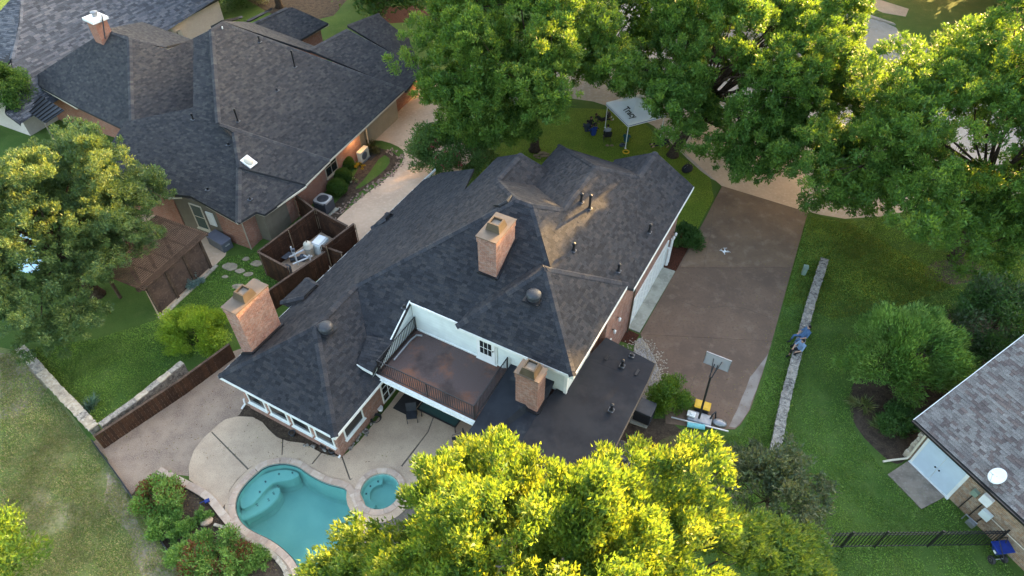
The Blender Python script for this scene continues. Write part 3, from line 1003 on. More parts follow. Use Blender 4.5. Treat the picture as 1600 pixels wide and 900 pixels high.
sheet('tree_mulch', wobble(smooth_loop(px([(1440,415),(1510,400),(1545,425),(1500,445),(1450,440)]), 1), 0.2, 0.5), 0.004, ground_mat('tree_mulch', [(0.16, 0.115, 0.085), ((0.08, 0.06, 0.045), 3, 0.4, 0.65, 5), ((0.25, 0.2, 0.16), 12, 0.5, 0.7, 3)], bumps=1, bscale=20, bdist=0.05))
sheet('flower_bed', wobble(px([(505,338),(540,300),(560,262),(555,235),(575,228),(612,236),(626,248),(622,262),(560,302),(525,345)]), 0.04, 0.4, 3), 0.012, M['soil'])
sheet('lawn_island', smooth_loop(px([(552,297),(572,278),(598,240),(612,250),(600,268),(566,293)]), 1), 0.02, M['lawn'])
# far beds and walks
sheet('path', px([(1335,0),(1350,-8),(1420,14),(1415,26),(1380,20)]), 0.006, M['concrete'])
sheet('far_lawn', px([(1335,22),(1300,5),(1350,-10),(1600,-20),(1800,60),(1800,200),(1700,190),(1480,88),(1412,60),(1395,36)]), 0.003, M['lawn'])
m = MB(); m.prism(px([(1350,22),(1395,37),(1399,40),(1352,26)]), 0, 0.12); tag(m.build('kerb', M['street']), kind='structure')
sheet('far_bed', wobble(px([(600,10),(640,8),(700,10),(690,34),(610,36),(590,24)]), 0.3, 1.0), 0.004, M['mulch'])
sheet('side_yard', wobble(px([(385,0),(470,-25),(560,-20),(520,25),(470,35),(420,20)]), 0.4, 1.0, 4), 0.004, M['soil'])
sheet('yard_concrete', px([(280,330),(315,345),(360,372),(352,400),(330,420),(250,500),(235,470),(200,400),(180,340)]), 0.004, M['concrete'])

# ------------------------------------------------------------------ the large dark-roofed brick house in the middle
HF = Frame(G(981, 513), 61.3)
PAL_MAIN = [(0.0255,0.0275,0.0336), (0.0336,0.0350,0.0410), (0.0202,0.0222,0.0275), (0.0403,0.0403,0.0443), (0.0296,0.0322,0.0390)]
house = root('brick_house', HF(-4, -6, 0), 'large brick house with dark shingle hip roofs, three chimneys and a balcony', 'house')

def fz(plane, a, b):
    return plane(a, b)
pl_left  = lambda a, b: 2.8 + 0.584 * (b + 14.7)
pl_front = lambda a, b: 8.0 + 0.575 * (a + 2.0)
pl_right = lambda a, b: 5.0 + 0.56 * (0.4 - b)
pl_back  = lambda a, b: 8.0 - 0.575 * (a + 2.0)
pl_wing_r = lambda a, b: 2.8 + 0.575 * (-8.0 - b)
pl_blue = lambda a, b: 7.38 + 0.57 * (b + 3.87)
pl_g1 = lambda a, b: 6.54 - 0.6 * (b + 8.3)
pl_far = lambda a, b: 7.38 - 0.6 * (a - 2.95)
pl_g3 = lambda a, b: 6.37 - 0.56 * (-2.05 - b)
def onp(fr, plane, x, y):
    """photo point -> the roof plane it lies on (frame coordinates)"""
    lo, hi = 0.0, 12.0
    f = lambda z: plane(*fr.ab(G(x, y, z))) - z
    for _ in range(50):
        mid = (lo + hi) / 2
        if (f(lo) > 0) == (f(mid) > 0): lo = mid
        else: hi = mid
    return fr.ab(G(x, y, lo))
def PL(fr, plane, pts):
    return [fr(a, b, plane(a, b)) for a, b in pts]

L777 = onp(HF, pl_left, 777, 246); L725 = onp(HF, pl_left, 725, 298); L740 = onp(HF, pl_left, 741, 264); L690 = onp(HF, pl_left, 690, 270)
LEFT = PL(HF, pl_left, [(-14.05,-14.7), (-10.7,-11.35), (-7.72,-11.35), (-2.0,-5.8), (0.55,-8.3), (3.2,-8.3), L777, L725, L740, L690, (L690[0]-0.4,-14.7)])
FRONT = PL(HF, pl_front, [(-7.72,-11.35), (-10.72,-8.35), (-7.5,-8.35), (-7.5,-5.0), (-4.6,-2.5), (-2.0,-4.96), (-2.0,-5.8)])
WINGF = [HF(-14.05,-14.7,2.8), HF(-14.05,-8.0,2.8), HF(-10.7,-11.35,4.74)]
WINGR = PL(HF, pl_wing_r, [(-14.05,-8.0), (-10.3,-8.0), (-10.3,-8.8), (-7.72,-11.35), (-10.7,-11.35)])
RIGHT = PL(HF, pl_right, [(-2.0,-4.96), (-4.6,-2.5), (-1.9,0.4), (6.95,0.4), (7.05,-2.05), (4.55,-2.05), (2.95,-3.87), (-0.9,-3.87)])
BACK = PL(HF, pl_back, [(-2.0,-5.8), (-2.0,-4.96), (-0.9,-3.87), (2.05,-6.86), (0.55,-8.3)])
BLUE = PL(HF, pl_blue, [(-0.9,-3.87), (2.95,-3.87), (6.75,-7.67), (4.2,-7.67), (3.6,-6.86), (2.05,-6.86)])
GAB1 = PL(HF, pl_g1, [(0.55,-8.3), (2.05,-6.86), (3.7,-6.86), (3.2,-8.3)])
FAR = PL(HF, pl_far, [(2.95,-3.87), (4.55,-2.05), (6.75,-4.3), (6.75,-7.67)])
GAB3 = PL(HF, pl_g3, [(4.55,-2.05), (7.05,-2.05), (7.05,-4.3), (6.75,-4.3)])
pk = HF(-4.6,-2.95,7.1)
EZ = 5.2
FBF = [HF(-8.0,-5.55,EZ), HF(-8.0,0.12,EZ), pk]
FBR = [HF(-8.0,0.12,EZ), HF(-1.9,0.12,EZ), pk]
FBB = [HF(-1.9,0.12,EZ), HF(-1.9,-5.55,EZ), pk]
FBL = [HF(-1.9,-5.55,EZ), HF(-8.0,-5.55,EZ), pk]
CRICK = [HF(-10.85,-9.15,3.52), HF(-10.85,-8.3,3.42), HF(-9.2,-8.3,3.92), HF(-9.5,-9.5,3.86)]

def roof_block(h, polys, pal, th=0.16, seed=1, caps=(), base='roof_base', **kw):
    mb = MB()
    for p in polys: mb.slab(p, th)
    r = mb.build('roof', M[base], h)
    shingles('shingles', polys, M['shingle'], pal, r, seed=seed, **kw)
    for i, (p, q) in enumerate(caps):
        ridge_cap(M['shingle'], p, q, r, pal=pal, seed=seed + i)
    return r

z = pl_left
roof_block(house, [LEFT, FRONT, BACK], PAL_MAIN, seed=3, caps=[
    (FRONT[0], LEFT[3]), (FRONT[6], FRONT[5]), (FRONT[4], FRONT[5]), (LEFT[4], LEFT[3]), (RIGHT[7], FRONT[5]), (LEFT[5], LEFT[4])])
roof_block(house, [WINGF, WINGR, CRICK], PAL_MAIN, seed=4, caps=[(WINGF[0], WINGF[2]), (WINGF[1], WINGF[2]), (WINGR[3], WINGF[2])])
roof_block(house, [RIGHT, BLUE, FAR, GAB1, GAB3], PAL_MAIN, seed=5, caps=[(RIGHT[6], RIGHT[7]), (RIGHT[6], BLUE[2]), (RIGHT[5], RIGHT[6]), (GAB3[1], GAB3[0])])
roof_block(house, [FBF, FBR, FBB, FBL], PAL_MAIN, seed=6, caps=[(FBF[0], pk), (FBF[1], pk), (FBR[1], pk)])
# two little bay roofs on the side
for (x, y, w, d) in ((458, 452, 1.9, 0.8), (592, 343, 1.5, 0.7)):
    a, b = HF.ab(G(x, y, 2.8))
    e = [HF(a - w/2, b, 2.75), HF(a + w/2, b, 2.75)]
    t = [HF(a + w/2 - 0.5, -14.2, 3.3), HF(a - w/2 + 0.5, -14.2, 3.3)]
    polys = [[e[0], e[1], t[0], t[1]], [e[1], HF(a + w/2, -14.3, 2.75), t[0]], [HF(a - w/2, -14.3, 2.75), e[0], t[1]]]
    roof_block(house, polys, PAL_MAIN, seed=8, caps=[(e[0], t[1]), (e[1], t[0])])
    m = MB(); m.fbox(HF, a - w/2 + 0.3, a + w/2 - 0.3, b + 0.3, -14.2, 0, 2.7); m.build('wall', M['brick_pale'], house)

def wall(fr, h, mat, pts, z0, z1):
    m = MB(); m.prism([fr(a, b) for a, b in pts], z0, z1)
    return m.build('wall', mat, h)
def gable_wall(fr, h, mat, lower, upper, th):
    """vertical wall with a sloping top: lower/upper lists of (a,b,z) going along"""
    m = MB()
    n = len(lower)
    P = [fr(*p) for p in lower]; Q = [fr(*p) for p in upper]
    d = (P[-1] - P[0]); nn = Vector((-d.y, d.x, 0)).normalized() * th
    vs = P + Q + [p + nn for p in P] + [p + nn for p in Q]
    fs = []
    for i in range(n - 1):
        fs += [(i, i+1, n+i+1, n+i), (2*n+i+1, 2*n+i, 3*n+i, 3*n+i+1), (n+i, n+i+1, 3*n+i+1, 3*n+i), (i+1, i, 2*n+i, 2*n+i+1)]
    fs += [(0, n, 3*n, 2*n), (n-1, 3*n-1, 4*n-1, 2*n-1)]
    m.add(vs, fs)
    return m.build('wall', mat, h)

wall(HF, house, M['brick_pale'], [(-13.6,-14.2), (-13.6,-8.6), (-7.3,-8.6), (-7.3,-14.2)], 0, 2.72)
wall(HF, house, M['brick_pale'], [(-7.3,-14.2), (-7.3,-3.2), (1.5,-3.2), (1.5,-9.6), (3.2,-9.8), (3.2,-14.2)], 0, 2.7)
wall(HF, house, M['brick_pale'], [(-3.9,-8.0), (-3.9,0), (6.6,0), (6.6,-4.1), (6.3,-4.1), (6.3,-7.2), (2.8,-7.2), (2.8,-9.5)], 0, 4.85)
# upper walls round the balcony and under the front block
gable_wall(HF, house, M['white_siding'], [(-7.5,-8.35,3.0), (-7.5,-5.4,3.0), (-7.5,-0.3,3.0)], [(-7.5,-8.35,4.72), (-7.5,-5.4,4.8), (-7.5,-0.3,5.1)], 0.2)
gable_wall(HF, house, M['white_siding'], [(-7.5,-8.36,3.0), (-10.9,-8.36,3.0)], [(-7.5,-8.36,pl_front(-7.5,0)-0.05), (-10.9,-8.36,pl_front(-10.9,0)-0.05)], -0.14)
wall(HF, house, M['white_siding'], [(-7.48,-0.31), (-7.48,-0.5), (-4.9,-0.5), (-4.9,-0.31)], 2.6, 5.1)
wall(HF, house, M['brick_pale'], [(-4.9,-0.32), (-4.9,-0.6), (-3.9,-0.6), (-3.9,-0.32)], 0, 5.1)
wall(HF, house, M['brick_pale'], [(-3.9,-0.01), (-3.9,-0.6), (-2.5,-0.6), (-2.5,-0.01)], 4.88, 5.1)
# front gable faces (street side)
gable_wall(HF, house, M['brick_pale'], [(6.6,-4.0,4.85), (6.6,-2.05,4.85), (6.6,0,4.85)], [(6.6,-4.0,4.95), (6.6,-2.05,6.15), (6.6,0,5.0)], -0.15)
# one-storey part with the low roof
wall(HF, house, M['brick_pale'], [(-12.6,-2.7), (-12.6,2.2), (-4.3,2.2), (-4.3,-0.3), (-7.3,-0.3), (-7.3,-2.7)], 0, 2.7)
low = [HF(-13.0,-3.05,2.85), HF(-13.0,2.62,2.78), HF(-5.05,2.62,2.9), HF(-5.6,-0.3,3.35), HF(-7.5,-0.32,3.4), HF(-7.5,-3.05,3.4)]
m = MB(); m.slab([HF(-13.0,-0.9,2.86), HF(-13.0,2.62,2.78), HF(-5.05,2.62,2.88), HF(-5.3,-0.3,3.12), HF(-8.2,-0.9,3.18)], 0.14)
lr = m.build('low_roof', M['membrane'], house)
m = MB(); m.slab([HF(-5.05,2.62,2.885), HF(-3.85,2.55,2.86), HF(-3.85,0.02,3.3), HF(-5.3,-0.3,3.125)], 0.14); m.build('low_roof', M['membrane'], house)
m = MB(); m.slab([HF(-13.0,-3.08,2.80), HF(-13.0,-0.9,2.87), HF(-8.2,-0.9,3.19), HF(-7.5,-0.9,3.6), HF(-7.5,-3.08,3.5)], 0.14); m.build('low_roof', M['membrane_b'], house)
m = MB(); m.bar(HF(-13.0,2.63,2.72), HF(-5.05,2.63,2.82), 0.05, 0.16); m.bar(HF(-5.05,2.63,2.82), HF(-3.85,2.56,2.8), 0.05, 0.16); m.build('fascia', M['bronze_dark'], lr)
for k in range(3):
    m = MB()
    c = HF(-5.0 , 0.5 + k * 0.75, 3.17 - k * 0.09)
    m.bar(c, HF(-4.65, 0.52 + k * 0.75, 3.2 - k * 0.09), 0.12, 0.03); m.build('patch', M['flashing'], lr)

# fascia boards and gutters along the eaves
def fascia(p, q, parent, mat='white_trim', w=0.03, h=0.17, gutter=False, off=0.02):
    p = Vector(p); q = Vector(q)
    d = (q - p).normalized(); s = d.cross(Vector((0, 0, 1))).normalized() * off
    m = MB(); m.bar(p + s - Vector((0,0,0.09)), q + s - Vector((0,0,0.09)), w, h)
    o = m.build('fascia', M[mat], parent)
    if gutter:
        m = MB(); g = d.cross(Vector((0,0,1))).normalized() * (off + 0.075)
        m.bar(p + g - Vector((0,0,0.06)), q + g - Vector((0,0,0.06)), 0.11, 0.09); m.build('gutter', M[mat], parent)
    return o
fascia(HF(-14.05,-14.72,2.8), HF(-14.05,-7.98,2.8), house)
fascia(HF(-14.05,-8.0,2.8), HF(-10.3,-8.0,2.8), house)
fascia(CRICK[0], CRICK[1], house)
fascia(HF(4,-14.7,2.8), HF(-14.07,-14.7,2.8), house)
fascia(HF(-8.0,-5.57,EZ), HF(-8.0,0.14,EZ), house)
fascia(HF(-8.02,0.12,EZ), HF(-1.9,0.12,EZ), house)
fascia(HF(-1.9,0.4,5.0), HF(6.95,0.4,5.0), house)
m = MB(); m.bar(HF(-7.52,-8.4,4.8), HF(-7.52,-5.5,4.8), 0.08, 0.1); m.build('trim', M['white_trim'], house)
m = MB(); m.bar(HF(-7.46,-8.42,4.86), HF(-10.5,-8.42,3.12), 0.06, 0.07); m.build('trim', M['white_trim'], house)
for (a0, b0, a1, b1, zz) in ((-7.52,-8.3,-7.52,-3.4,3.05),):
    m = MB(); m.bar(HF(a0,b0,zz), HF(a1,b1,zz), 0.05, 0.09); m.build('trim', M['white_trim'], house)
m = MB(); m.fbox(HF, -7.56, -7.44, -0.42, -0.27, 2.9, 5.05); m.build('corner_board', M['white_trim'], house)
m = MB(); m.fbox(HF, -14.0, -13.55, -14.6, -8.1, 2.66, 2.70); m.fbox(HF, -13.55, -10.4, -8.62, -8.05, 2.66, 2.70); m.build('soffit', M['white_trim'], house)
m = MB(); m.fbox(HF, -7.97, -7.3, -5.5, 0.1, 5.02, 5.035); m.build('soffit', M['white_trim'], house)

# windows
def window(fr, h, a0, a1, b, z0, z1, axis='b', out=1, nx=1, nz=2, glass='glass', frame='white_trim', name='window', sill=True):
    """axis 'a': wall along a at constant b, out=+1 faces +b; axis 'b': wall along b at constant a"""
    def P(u, dpt, zz): return fr(u, b + out * dpt, zz) if axis == 'a' else fr(b + out * dpt, u, zz)
    def bx(m, u0, u1, d0, d1, za, zb):
        c = (P(u0, d0, za) + P(u1, d1, zb)) / 2
        s = (abs(u1-u0), abs(d1-d0), zb-za) if axis == 'a' else (abs(d1-d0), abs(u1-u0), zb-za)
        m.box(c, s, fr.rot())
    t = 0.07
    f = MB()
    bx(f, a0, a1, -0.02, 0.05, z0, z0+t); bx(f, a0, a1, -0.02, 0.05, z1-t, z1)
    bx(f, a0, a0+t, -0.02, 0.045, z0+t, z1-t); bx(f, a1-t, a1, -0.02, 0.045, z0+t, z1-t)
    w = f.build(name, M[frame], h)
    uw = (a1 - a0 - 2*t) / nx; zw = (z1 - z0 - 2*t) / nz
    pane = None
    for i in range(nx):
        for j in range(nz):
            m = MB(); bx(m, a0+t+i*uw+0.015, a0+t+(i+1)*uw-0.015, 0.0, 0.02, z0+t+j*zw+0.015, z0+t+(j+1)*zw-0.015)
            m.build('pane', M[glass], w)
    for i in range(1, nx):
        m = MB(); bx(m, a0+t+i*uw-0.015, a0+t+i*uw+0.015, 0.0, 0.04, z0+t, z1-t); m.build('muntin', M[frame], w)
    for j in range(1, nz):
        m = MB(); bx(m, a0+t, a1-t, 0.0, 0.038, z0+t+j*zw-0.018, z0+t+j*zw+0.018); m.build('muntin', M[frame], w)
    if sill:
        m = MB(); bx(m, a0-0.05, a1+0.05, 0.0, 0.12, z0-0.06, z0); m.build('sill', M[frame], w)
    return w
for k in range(4):
    b0 = -13.95 + k * 1.36
    window(HF, house, b0, b0 + 1.12, -13.6, 0.75, 2.35, 'b', -1, 1, 2)
window(HF, house, -13.1, -11.75, -8.6, 0.8, 2.35, 'a', 1, 1, 2)
window(HF, house, -10.35, -9.4, -8.6, 0.15, 2.3, 'a', 1, 2, 4, name='glazed_door', sill=False)
# dark door mat
m = MB(); m.fbox(HF, -10.3, -9.3, -8.1, -7.1, 0.03, 0.05); tag(m.build('door_mat', M['rubber']), 'dark brown mat on the patio by the glazed door', 'mat')
# balcony door with nine panes
d0 = -4.75
f = MB(); f.fbox(HF, -7.56, -7.47, d0-0.08, d0+0.98, 3.0, 5.0); fr_ = f.build('door_frame', M['white_trim'], house)
f = MB(); f.fbox(HF, -7.60, -7.56, d0, d0+0.9, 3.06, 4.97); dd = f.build('balcony_door', M['white_plastic'], house)
for i in range(3):
    for j in range(3):
        m = MB(); m.fbox(HF, -7.615, -7.60, d0+0.14+i*0.21, d0+0.14+i*0.21+0.17, 3.55+j*0.44, 3.55+j*0.44+0.38); m.build('pane', M['glass'], dd)
m = MB(); m.ball(HF(-7.64, d0+0.83, 4.0), 0.035); m.build('handle', M['bronze_dark'], dd)
m = MB(); m.fbox(HF, -7.62, -7.5, d0-0.1, d0+1.0, 3.0, 3.06); m.build('threshold', M['white_trim'], house)

# balcony
m = MB(); m.fbox(HF, -10.6, -7.5, -8.3, -3.1, 2.78, 3.0)
balc = m.build('balcony', M['deck'], house)
m = MB(); m.fbox(HF, -10.66, -10.6, -8.4, -3.04, 2.66, 3.02); m.build('fascia', M['white_trim'], balc)
m = MB(); m.fbox(HF, -10.6, -7.7, -3.1, -3.04, 2.7, 3.02); m.build('fascia', M['white_trim'], balc)
m = MB(); m.fbox(HF, -10.74, -10.67, -8.4, -3.04, 2.78, 2.86); m.build('gutter', M['white_trim'], balc)
m = MB(); m.fbox(HF, -10.55, -7.4, -8.25, -3.15, 2.62, 2.66); m.build('soffit', M['white_trim'], balc)
bm_ = MB(); bm_.box((0,0,0), (0.02, 0.02, 0.9)); BAL = bm_.mesh('baluster', M['black_metal'])
def railing(pts, parent, h=0.98, gap=0.115, z=3.0):
    for i in range(len(pts) - 1):
        p, q = pts[i], pts[i+1]
        n = int((q - p).length / gap)
        for k in range(1, n):
            obj('baluster', BAL, parent, p + (q - p) * (k / n) + Vector((0,0,0.52)), HF.rz)
        for zz in (0.09, h):
            m = MB(); m.bar(p + Vector((0,0,zz)), q + Vector((0,0,zz)), 0.04, 0.03); m.build('rail', M['black_metal'], parent)
    for p in pts:
        m = MB(); m.box(p + Vector((0,0,h/2)), (0.05,0.05,h+0.04), HF.rot()); m.build('post', M['black_metal'], parent)
railing([HF(-7.6,-8.2,3.0), HF(-10.52,-8.2,3.0), HF(-10.52,-5.6,3.0), HF(-10.52,-3.2,3.0), HF(-7.6,-3.2,3.0)], balc)
m = MB(); m.tube([HF(-7.75,-7.75,3.05), HF(-7.85,-8.0,3.05), HF(-8.2,-8.08,3.05), HF(-9.6,-8.08,3.05)], 0.05, 8); tag(m.build('drain_pipe', M['grey_metal']), 'grey pipe lying along the balcony floor by the railing', 'pipe')
m = MB(); m.fbox(HF, -10.5, -10.36, -3.3, -3.16, 0, 2.7); m.build('balcony_post', M['white_trim'], balc)

# chimneys: brick stack > corbel, metal cap, flue shroud, flashing
def chimney(fr, h, a0, a1, b0, b1, z0, z1, base_pts=None):
    m = MB(); m.fbox(fr, a0, a1, b0, b1, z0, z1 - 0.3)
    c = m.build('chimney', M['brick_pale'], h)
    m = MB(); m.fbox(fr, a0-0.03, a1+0.03, b0-0.03, b1+0.03, z1-0.3, z1); m.build('corbel', M['brick_pale'], c)
    m = MB(); m.fbox(fr, a0-0.06, a1+0.06, b0-0.06, b1+0.06, z1, z1+0.05); m.build('cap', M['bronze'], c)
    # shroud: a truncated box with an open top
    ca, cb = (a0+a1)/2, (b0+b1)/2
    w = 0.36; t = 0.27; hh = 0.42
    m = MB()
    lo = [fr(ca-w, cb-w, z1+0.05), fr(ca+w, cb-w, z1+0.05), fr(ca+w, cb+w, z1+0.05), fr(ca-w, cb+w, z1+0.05)]
    hi = [fr(ca-t, cb-t, z1+hh), fr(ca+t, cb-t, z1+hh), fr(ca+t, cb+t, z1+hh), fr(ca-t, cb+t, z1+hh)]
    t2 = t - 0.06
    inn = [fr(ca-t2, cb-t2, z1+hh), fr(ca+t2, cb-t2, z1+hh), fr(ca+t2, cb+t2, z1+hh), fr(ca-t2, cb+t2, z1+hh)]
    bot = [p - Vector((0,0,0.13)) for p in inn]
    fs = []
    for i in range(4):
        j = (i+1) % 4
        fs += [(i, j, 4+j, 4+i), (4+i, 4+j, 8+j, 8+i), (8+i, 8+j, 12+j, 12+i)]
    m.add(lo+hi+inn+bot, fs)
    m.build('flue_shroud', M['bronze_dark'], c)
    m = MB(); m.fbox(fr, ca-t2+0.004, ca+t2-0.004, cb-t2+0.004, cb+t2-0.004, z1+hh-0.16, z1+hh-0.12); m.build('flue_lid', M['flue'], c)
    return c
c1 = chimney(HF, house, -12.55, -10.65, -14.6, -13.82, 0, 6.05)
c2 = chimney(HF, house, -5.33, -3.6, -5.93, -5.0, 5.0, 8.25)
c3 = chimney(HF, house, -9.05, -8.35, -2.0, -0.95, 2.8, 5.35)
def fl(c, pts, w=0.1):
    m = MB()
    for p, q in zip(pts[:-1], pts[1:]): m.bar(p, q, w, 0.1)
    m.build('flashing', M['flashing'], c)
zl = pl_left
fl(c1, [HF(-12.6,-14.6,zl(0,-14.6)+.05), HF(-12.6,-13.77,zl(0,-13.77)+.08), HF(-10.6,-13.77,zl(0,-13.77)+.08), HF(-10.6,-14.6,zl(0,-14.6)+.05)])
zf = pl_front
fl(c2, [HF(-3.6,-5.98,zf(-3.6,0)+.02), HF(-5.38,-5.98,zf(-5.38,0)+.06), HF(-5.38,-4.95,zf(-5.38,0)+.06), HF(-3.6,-4.95,zf(-3.6,0)+.06)], 0.08)
fl(c3, [HF(-8.3,-2.05,3.28), HF(-9.1,-2.05,3.2), HF(-9.1,-0.9,3.15), HF(-8.3,-0.9,3.22)], 0.12)

# things on the roof
def turbine(x, y, plane):
    a, b = onp(HF, plane, x, y); p = HF(a, b, plane(a, b))
    m = MB(); m.lathe([(0.30,-0.05),(0.30,0.06),(0.26,0.10),(0.33,0.14),(0.35,0.2),(0.33,0.30),(0.24,0.37),(0.10,0.40),(0.0,0.405)], p, 20)
    o = m.build('roof_vent', M['dark_plastic'], house, smooth=True)
    m = MB(); m.box(p + Vector((0,0,0.02)), (0.75,0.75,0.03), HF.rot()); m.build('flashing', M['flashing'], o)
turbine(834, 466, lambda a, b: 5.2 + 0.56 * (a + 8.0))
turbine(510, 516, pl_wing_r)
def pipe(x, y, plane, fr=None, h=0.45, r=0.06, parent=None, mat='black_metal'):
    fr = fr or HF
    a, b = onp(fr, plane, x, y); p = fr(a, b, plane(a, b))
    m = MB(); m.tube([p - Vector((0,0,0.1)), p + Vector((0,0,h))], r, 10)
    o = m.build('vent_pipe', M[mat], parent or house, smooth=False)
    m = MB(); m.lathe([(r*2.6,0.0),(r*1.4,0.07),(r*1.1,0.16)], p, 10); m.build('collar', M['flashing'], o)
    m = MB(); m.box(p + fr.ea*0 + Vector((0,0,0.03)), (0.24,0.24,0.02), fr.rot()); m.build('flashing', M['grey_plastic'], o)
    if h > 0.3:
        m = MB(); m.lathe([(r*1.4,h-0.02),(r*1.4,h+0.08),(0,h+0.12)], p, 10); m.build('cap', M[mat], o)
for (x, y, hh) in ((896,392,.4),(966,424,.4),(1014,363,.45),(908,316,.45),(921,326,.75)):
    pipe(x, y, pl_right, h=hh)
pipe(632, 481, pl_front, h=0.2)
pl_low = lambda a, b: 3.05
for (x, y, hh) in ((972,572,.35),(987,556,.15),(955,641,.35)):
    pipe(x, y, pl_low, h=hh)
# bent ridge flashing near the peak
m = MB()
pp = [HF(*onp(HF, pl_left, x, y)) for x, y in ((772,323),(781,324),(792,318),(799,308))]
pp = [Vector((p.x, p.y, pl_left(*HF.ab(p)) + 0.1)) for p in pp]
m.tube(pp, [0.05,0.09,0.09,0.05], 8); m.build('flashing', M['flashing'], house)

# garage door, lamps and trim on the drive side
f = MB(); f.fbox(HF, 0.1, 5.25, -0.05, 0.02, 0.05, 2.05); gd = f.build('garage_door', M['white_plastic'], house)
for j in range(4):
    for i in range(8):
        m = MB(); m.fbox(HF, 0.25+i*0.625, 0.25+i*0.625+0.5, 0.02, 0.035, 0.12+j*0.48, 0.12+j*0.48+0.38); m.build('panel', M['white_trim'], gd)
m = MB(); m.fbox(HF, 0.0, 0.1, -0.02, 0.07, 0.05, 2.15); m.fbox(HF, 5.25, 5.35, -0.02, 0.07, 0.05, 2.15); m.fbox(HF, 0.0, 5.35, -0.02, 0.065, 2.05, 2.17); m.build('door_frame', M['white_trim'], gd)
m = MB(); m.tube([HF(-0.35,0.09,0.1), HF(-0.35,0.09,4.8)], 0.045, 8); m.build('downspout', M['bronze_dark'], house)
def wall_lamp(p):
    m = MB(); m.lathe([(0.02,-0.14),(0.07,-0.08),(0.08,0.07),(0.02,0.14)], p, 10); o = m.build('wall_lamp', M['white_plastic'], house)
    m = MB(); m.bar(p + Vector((0,0,0.1)), p - HF.eb*0.16 + Vector((0,0,0.1)), 0.03, 0.03); m.build('bracket', M['black_metal'], o)
for a in (-3.0, -2.5): wall_lamp(HF(a, 0.15, 2.9 if a < -2.8 else 3.3))
window(HF, house, -3.45, -2.95, 0.0, 0.9, 2.3, 'a', 1, 1, 2, name='shuttered_window')
for a in (6.1, 5.75): wall_lamp(HF(a, 0.2, 2.1))
m = MB(); m.tube([HF(5.6,0.12,0.1), HF(5.6,0.12,1.4)], 0.11, 10); m.tube([HF(5.85,0.12,0.1), HF(5.85,0.12,1.9)], 0.09, 10); m.build('water_heater_pipe', M['white_plastic'], house)

# ------------------------------------------------------------------ neighbouring houses
def planar(pts):
    """photo points with heights (x, y, z) -> nearly planar outline, flattened vertically onto its mean plane"""
    P = [G(x, y, z) for x, y, z in pts]
    A = np.array([[p.x, p.y, 1.0] for p in P]); b = np.array([p.z for p in P])
    k, *_ = np.linalg.lstsq(A, b, rcond=None)
    return [Vector((p.x, p.y, float(k[0]*p.x + k[1]*p.y + k[2]))) for p in P]

NF = Frame(G(392, 390), 65.3)
PAL_N = [(0.0401,0.0408,0.0462), (0.0508,0.0508,0.0540), (0.0316,0.0331,0.0385), (0.0617,0.0601,0.0609), (0.0440,0.0440,0.0478)]
nh = root('brick_house', NF(5, -5, 0), 'low red brick house with sprawling charcoal hip roof and skylight beside the concrete drive', 'house')
nr = lambda a, b: 2.5 + 0.53 * (1.35 - b)
nr2 = lambda a, b: 2.68 + 0.56 * (1.5 - b)
nr3 = lambda a, b: 2.6 + 0.56 * (1.35 - b)
nd = lambda a, b: 2.6 + 0.48 * (a + 0.4)
nl = lambda a, b: 3.5 + 0.53 * (-9.9 - b)
def ON(pl, pts): return PL(NF, pl, [onp(NF, pl, x, y) for x, y in pts])
NR1 = ON(nr, [(347,35), (632,140), (515,250), (400,260), (341,192), (330,46)])
ND = ON(nd, [(302,60), (328,47), (340,190), (366,206), (373,262), (372,348), (297,306), (258,303)]) + PL(NF, nd, [(-0.4,-11.0), (3.0,-11.0)]) + ON(nd, [(302,168)])
NR2 = ON(nr2, [(345,194), (515,250), (477,288), (375,262), (366,208)])
NR3 = ON(nr3, [(373,262), (478,289), (413,335), (400,331), (372,348)])
NL = ON(nl, [(202,60), (263,78), (302,60), (302,168), (215,212), (206,206)])
NLD = planar([(45,125,2.9), (120,168,2.9), (206,207,3.3), (202,60,6.3), (165,44,6.4)])
NG1 = planar([(165,43,6.4), (202,60,6.3), (263,78,5.2), (302,59,4.4), (223,37,4.6)])
NB = planar([(347,34,7.8), (383,30,6.3), (397,38,5.6), (463,67,4.0), (492,68,4.0), (484,80,5.0)])
NF1 = planar([(483,79,5.0), (541,45,5.0), (660,112,2.5), (634,141,2.5)])
NF2 = planar([(543,43,4.8), (590,14,4.8), (612,39,3.9), (640,70,2.6), (656,105,2.5)])
NF3 = planar([(395,37,4.6), (447,12,4.6), (457,11,4.5), (513,37,3.0), (463,65,3.0)])
NF4 = planar([(384,29,4.8), (415,6,4.8), (427,18,4.0), (397,36,4.0)])
NF5 = planar([(330,44,6.0), (356,20,6.6), (379,31,5.6), (347,34,6.6)])
roof_block(nh, [NR1, ND, NB], PAL_N, seed=21, caps=[(NR1[1], NR1[0]), (NR1[4], NR1[5]), (NR1[5], NR1[0])])
roof_block(nh, [NR2], PAL_N, seed=22, caps=[(NR2[1], NR2[0]), (NR2[3], NR2[4])])
roof_block(nh, [NR3], PAL_N, seed=23, caps=[(NR3[1], NR3[0]), (NR3[4], NR3[0])])
roof_block(nh, [NL, NLD, NG1], PAL_N, seed=24, caps=[(NL[5], NL[0]), (NLD[4], NL[0]), (NG1[2], NL[0])])
roof_block(nh, [NF1], PAL_N, seed=25, caps=[(NF1[2], NF1[1]), (NF1[0], NF1[1])])
roof_block(nh, [NF2], PAL_N, seed=26, caps=[(NF2[0], NF2[1])])
roof_block(nh, [NF3], PAL_N, seed=27, caps=[(NF3[0], NF3[1])])
roof_block(nh, [NF4], PAL_N, seed=28, caps=[(NF4[0], NF4[1])])
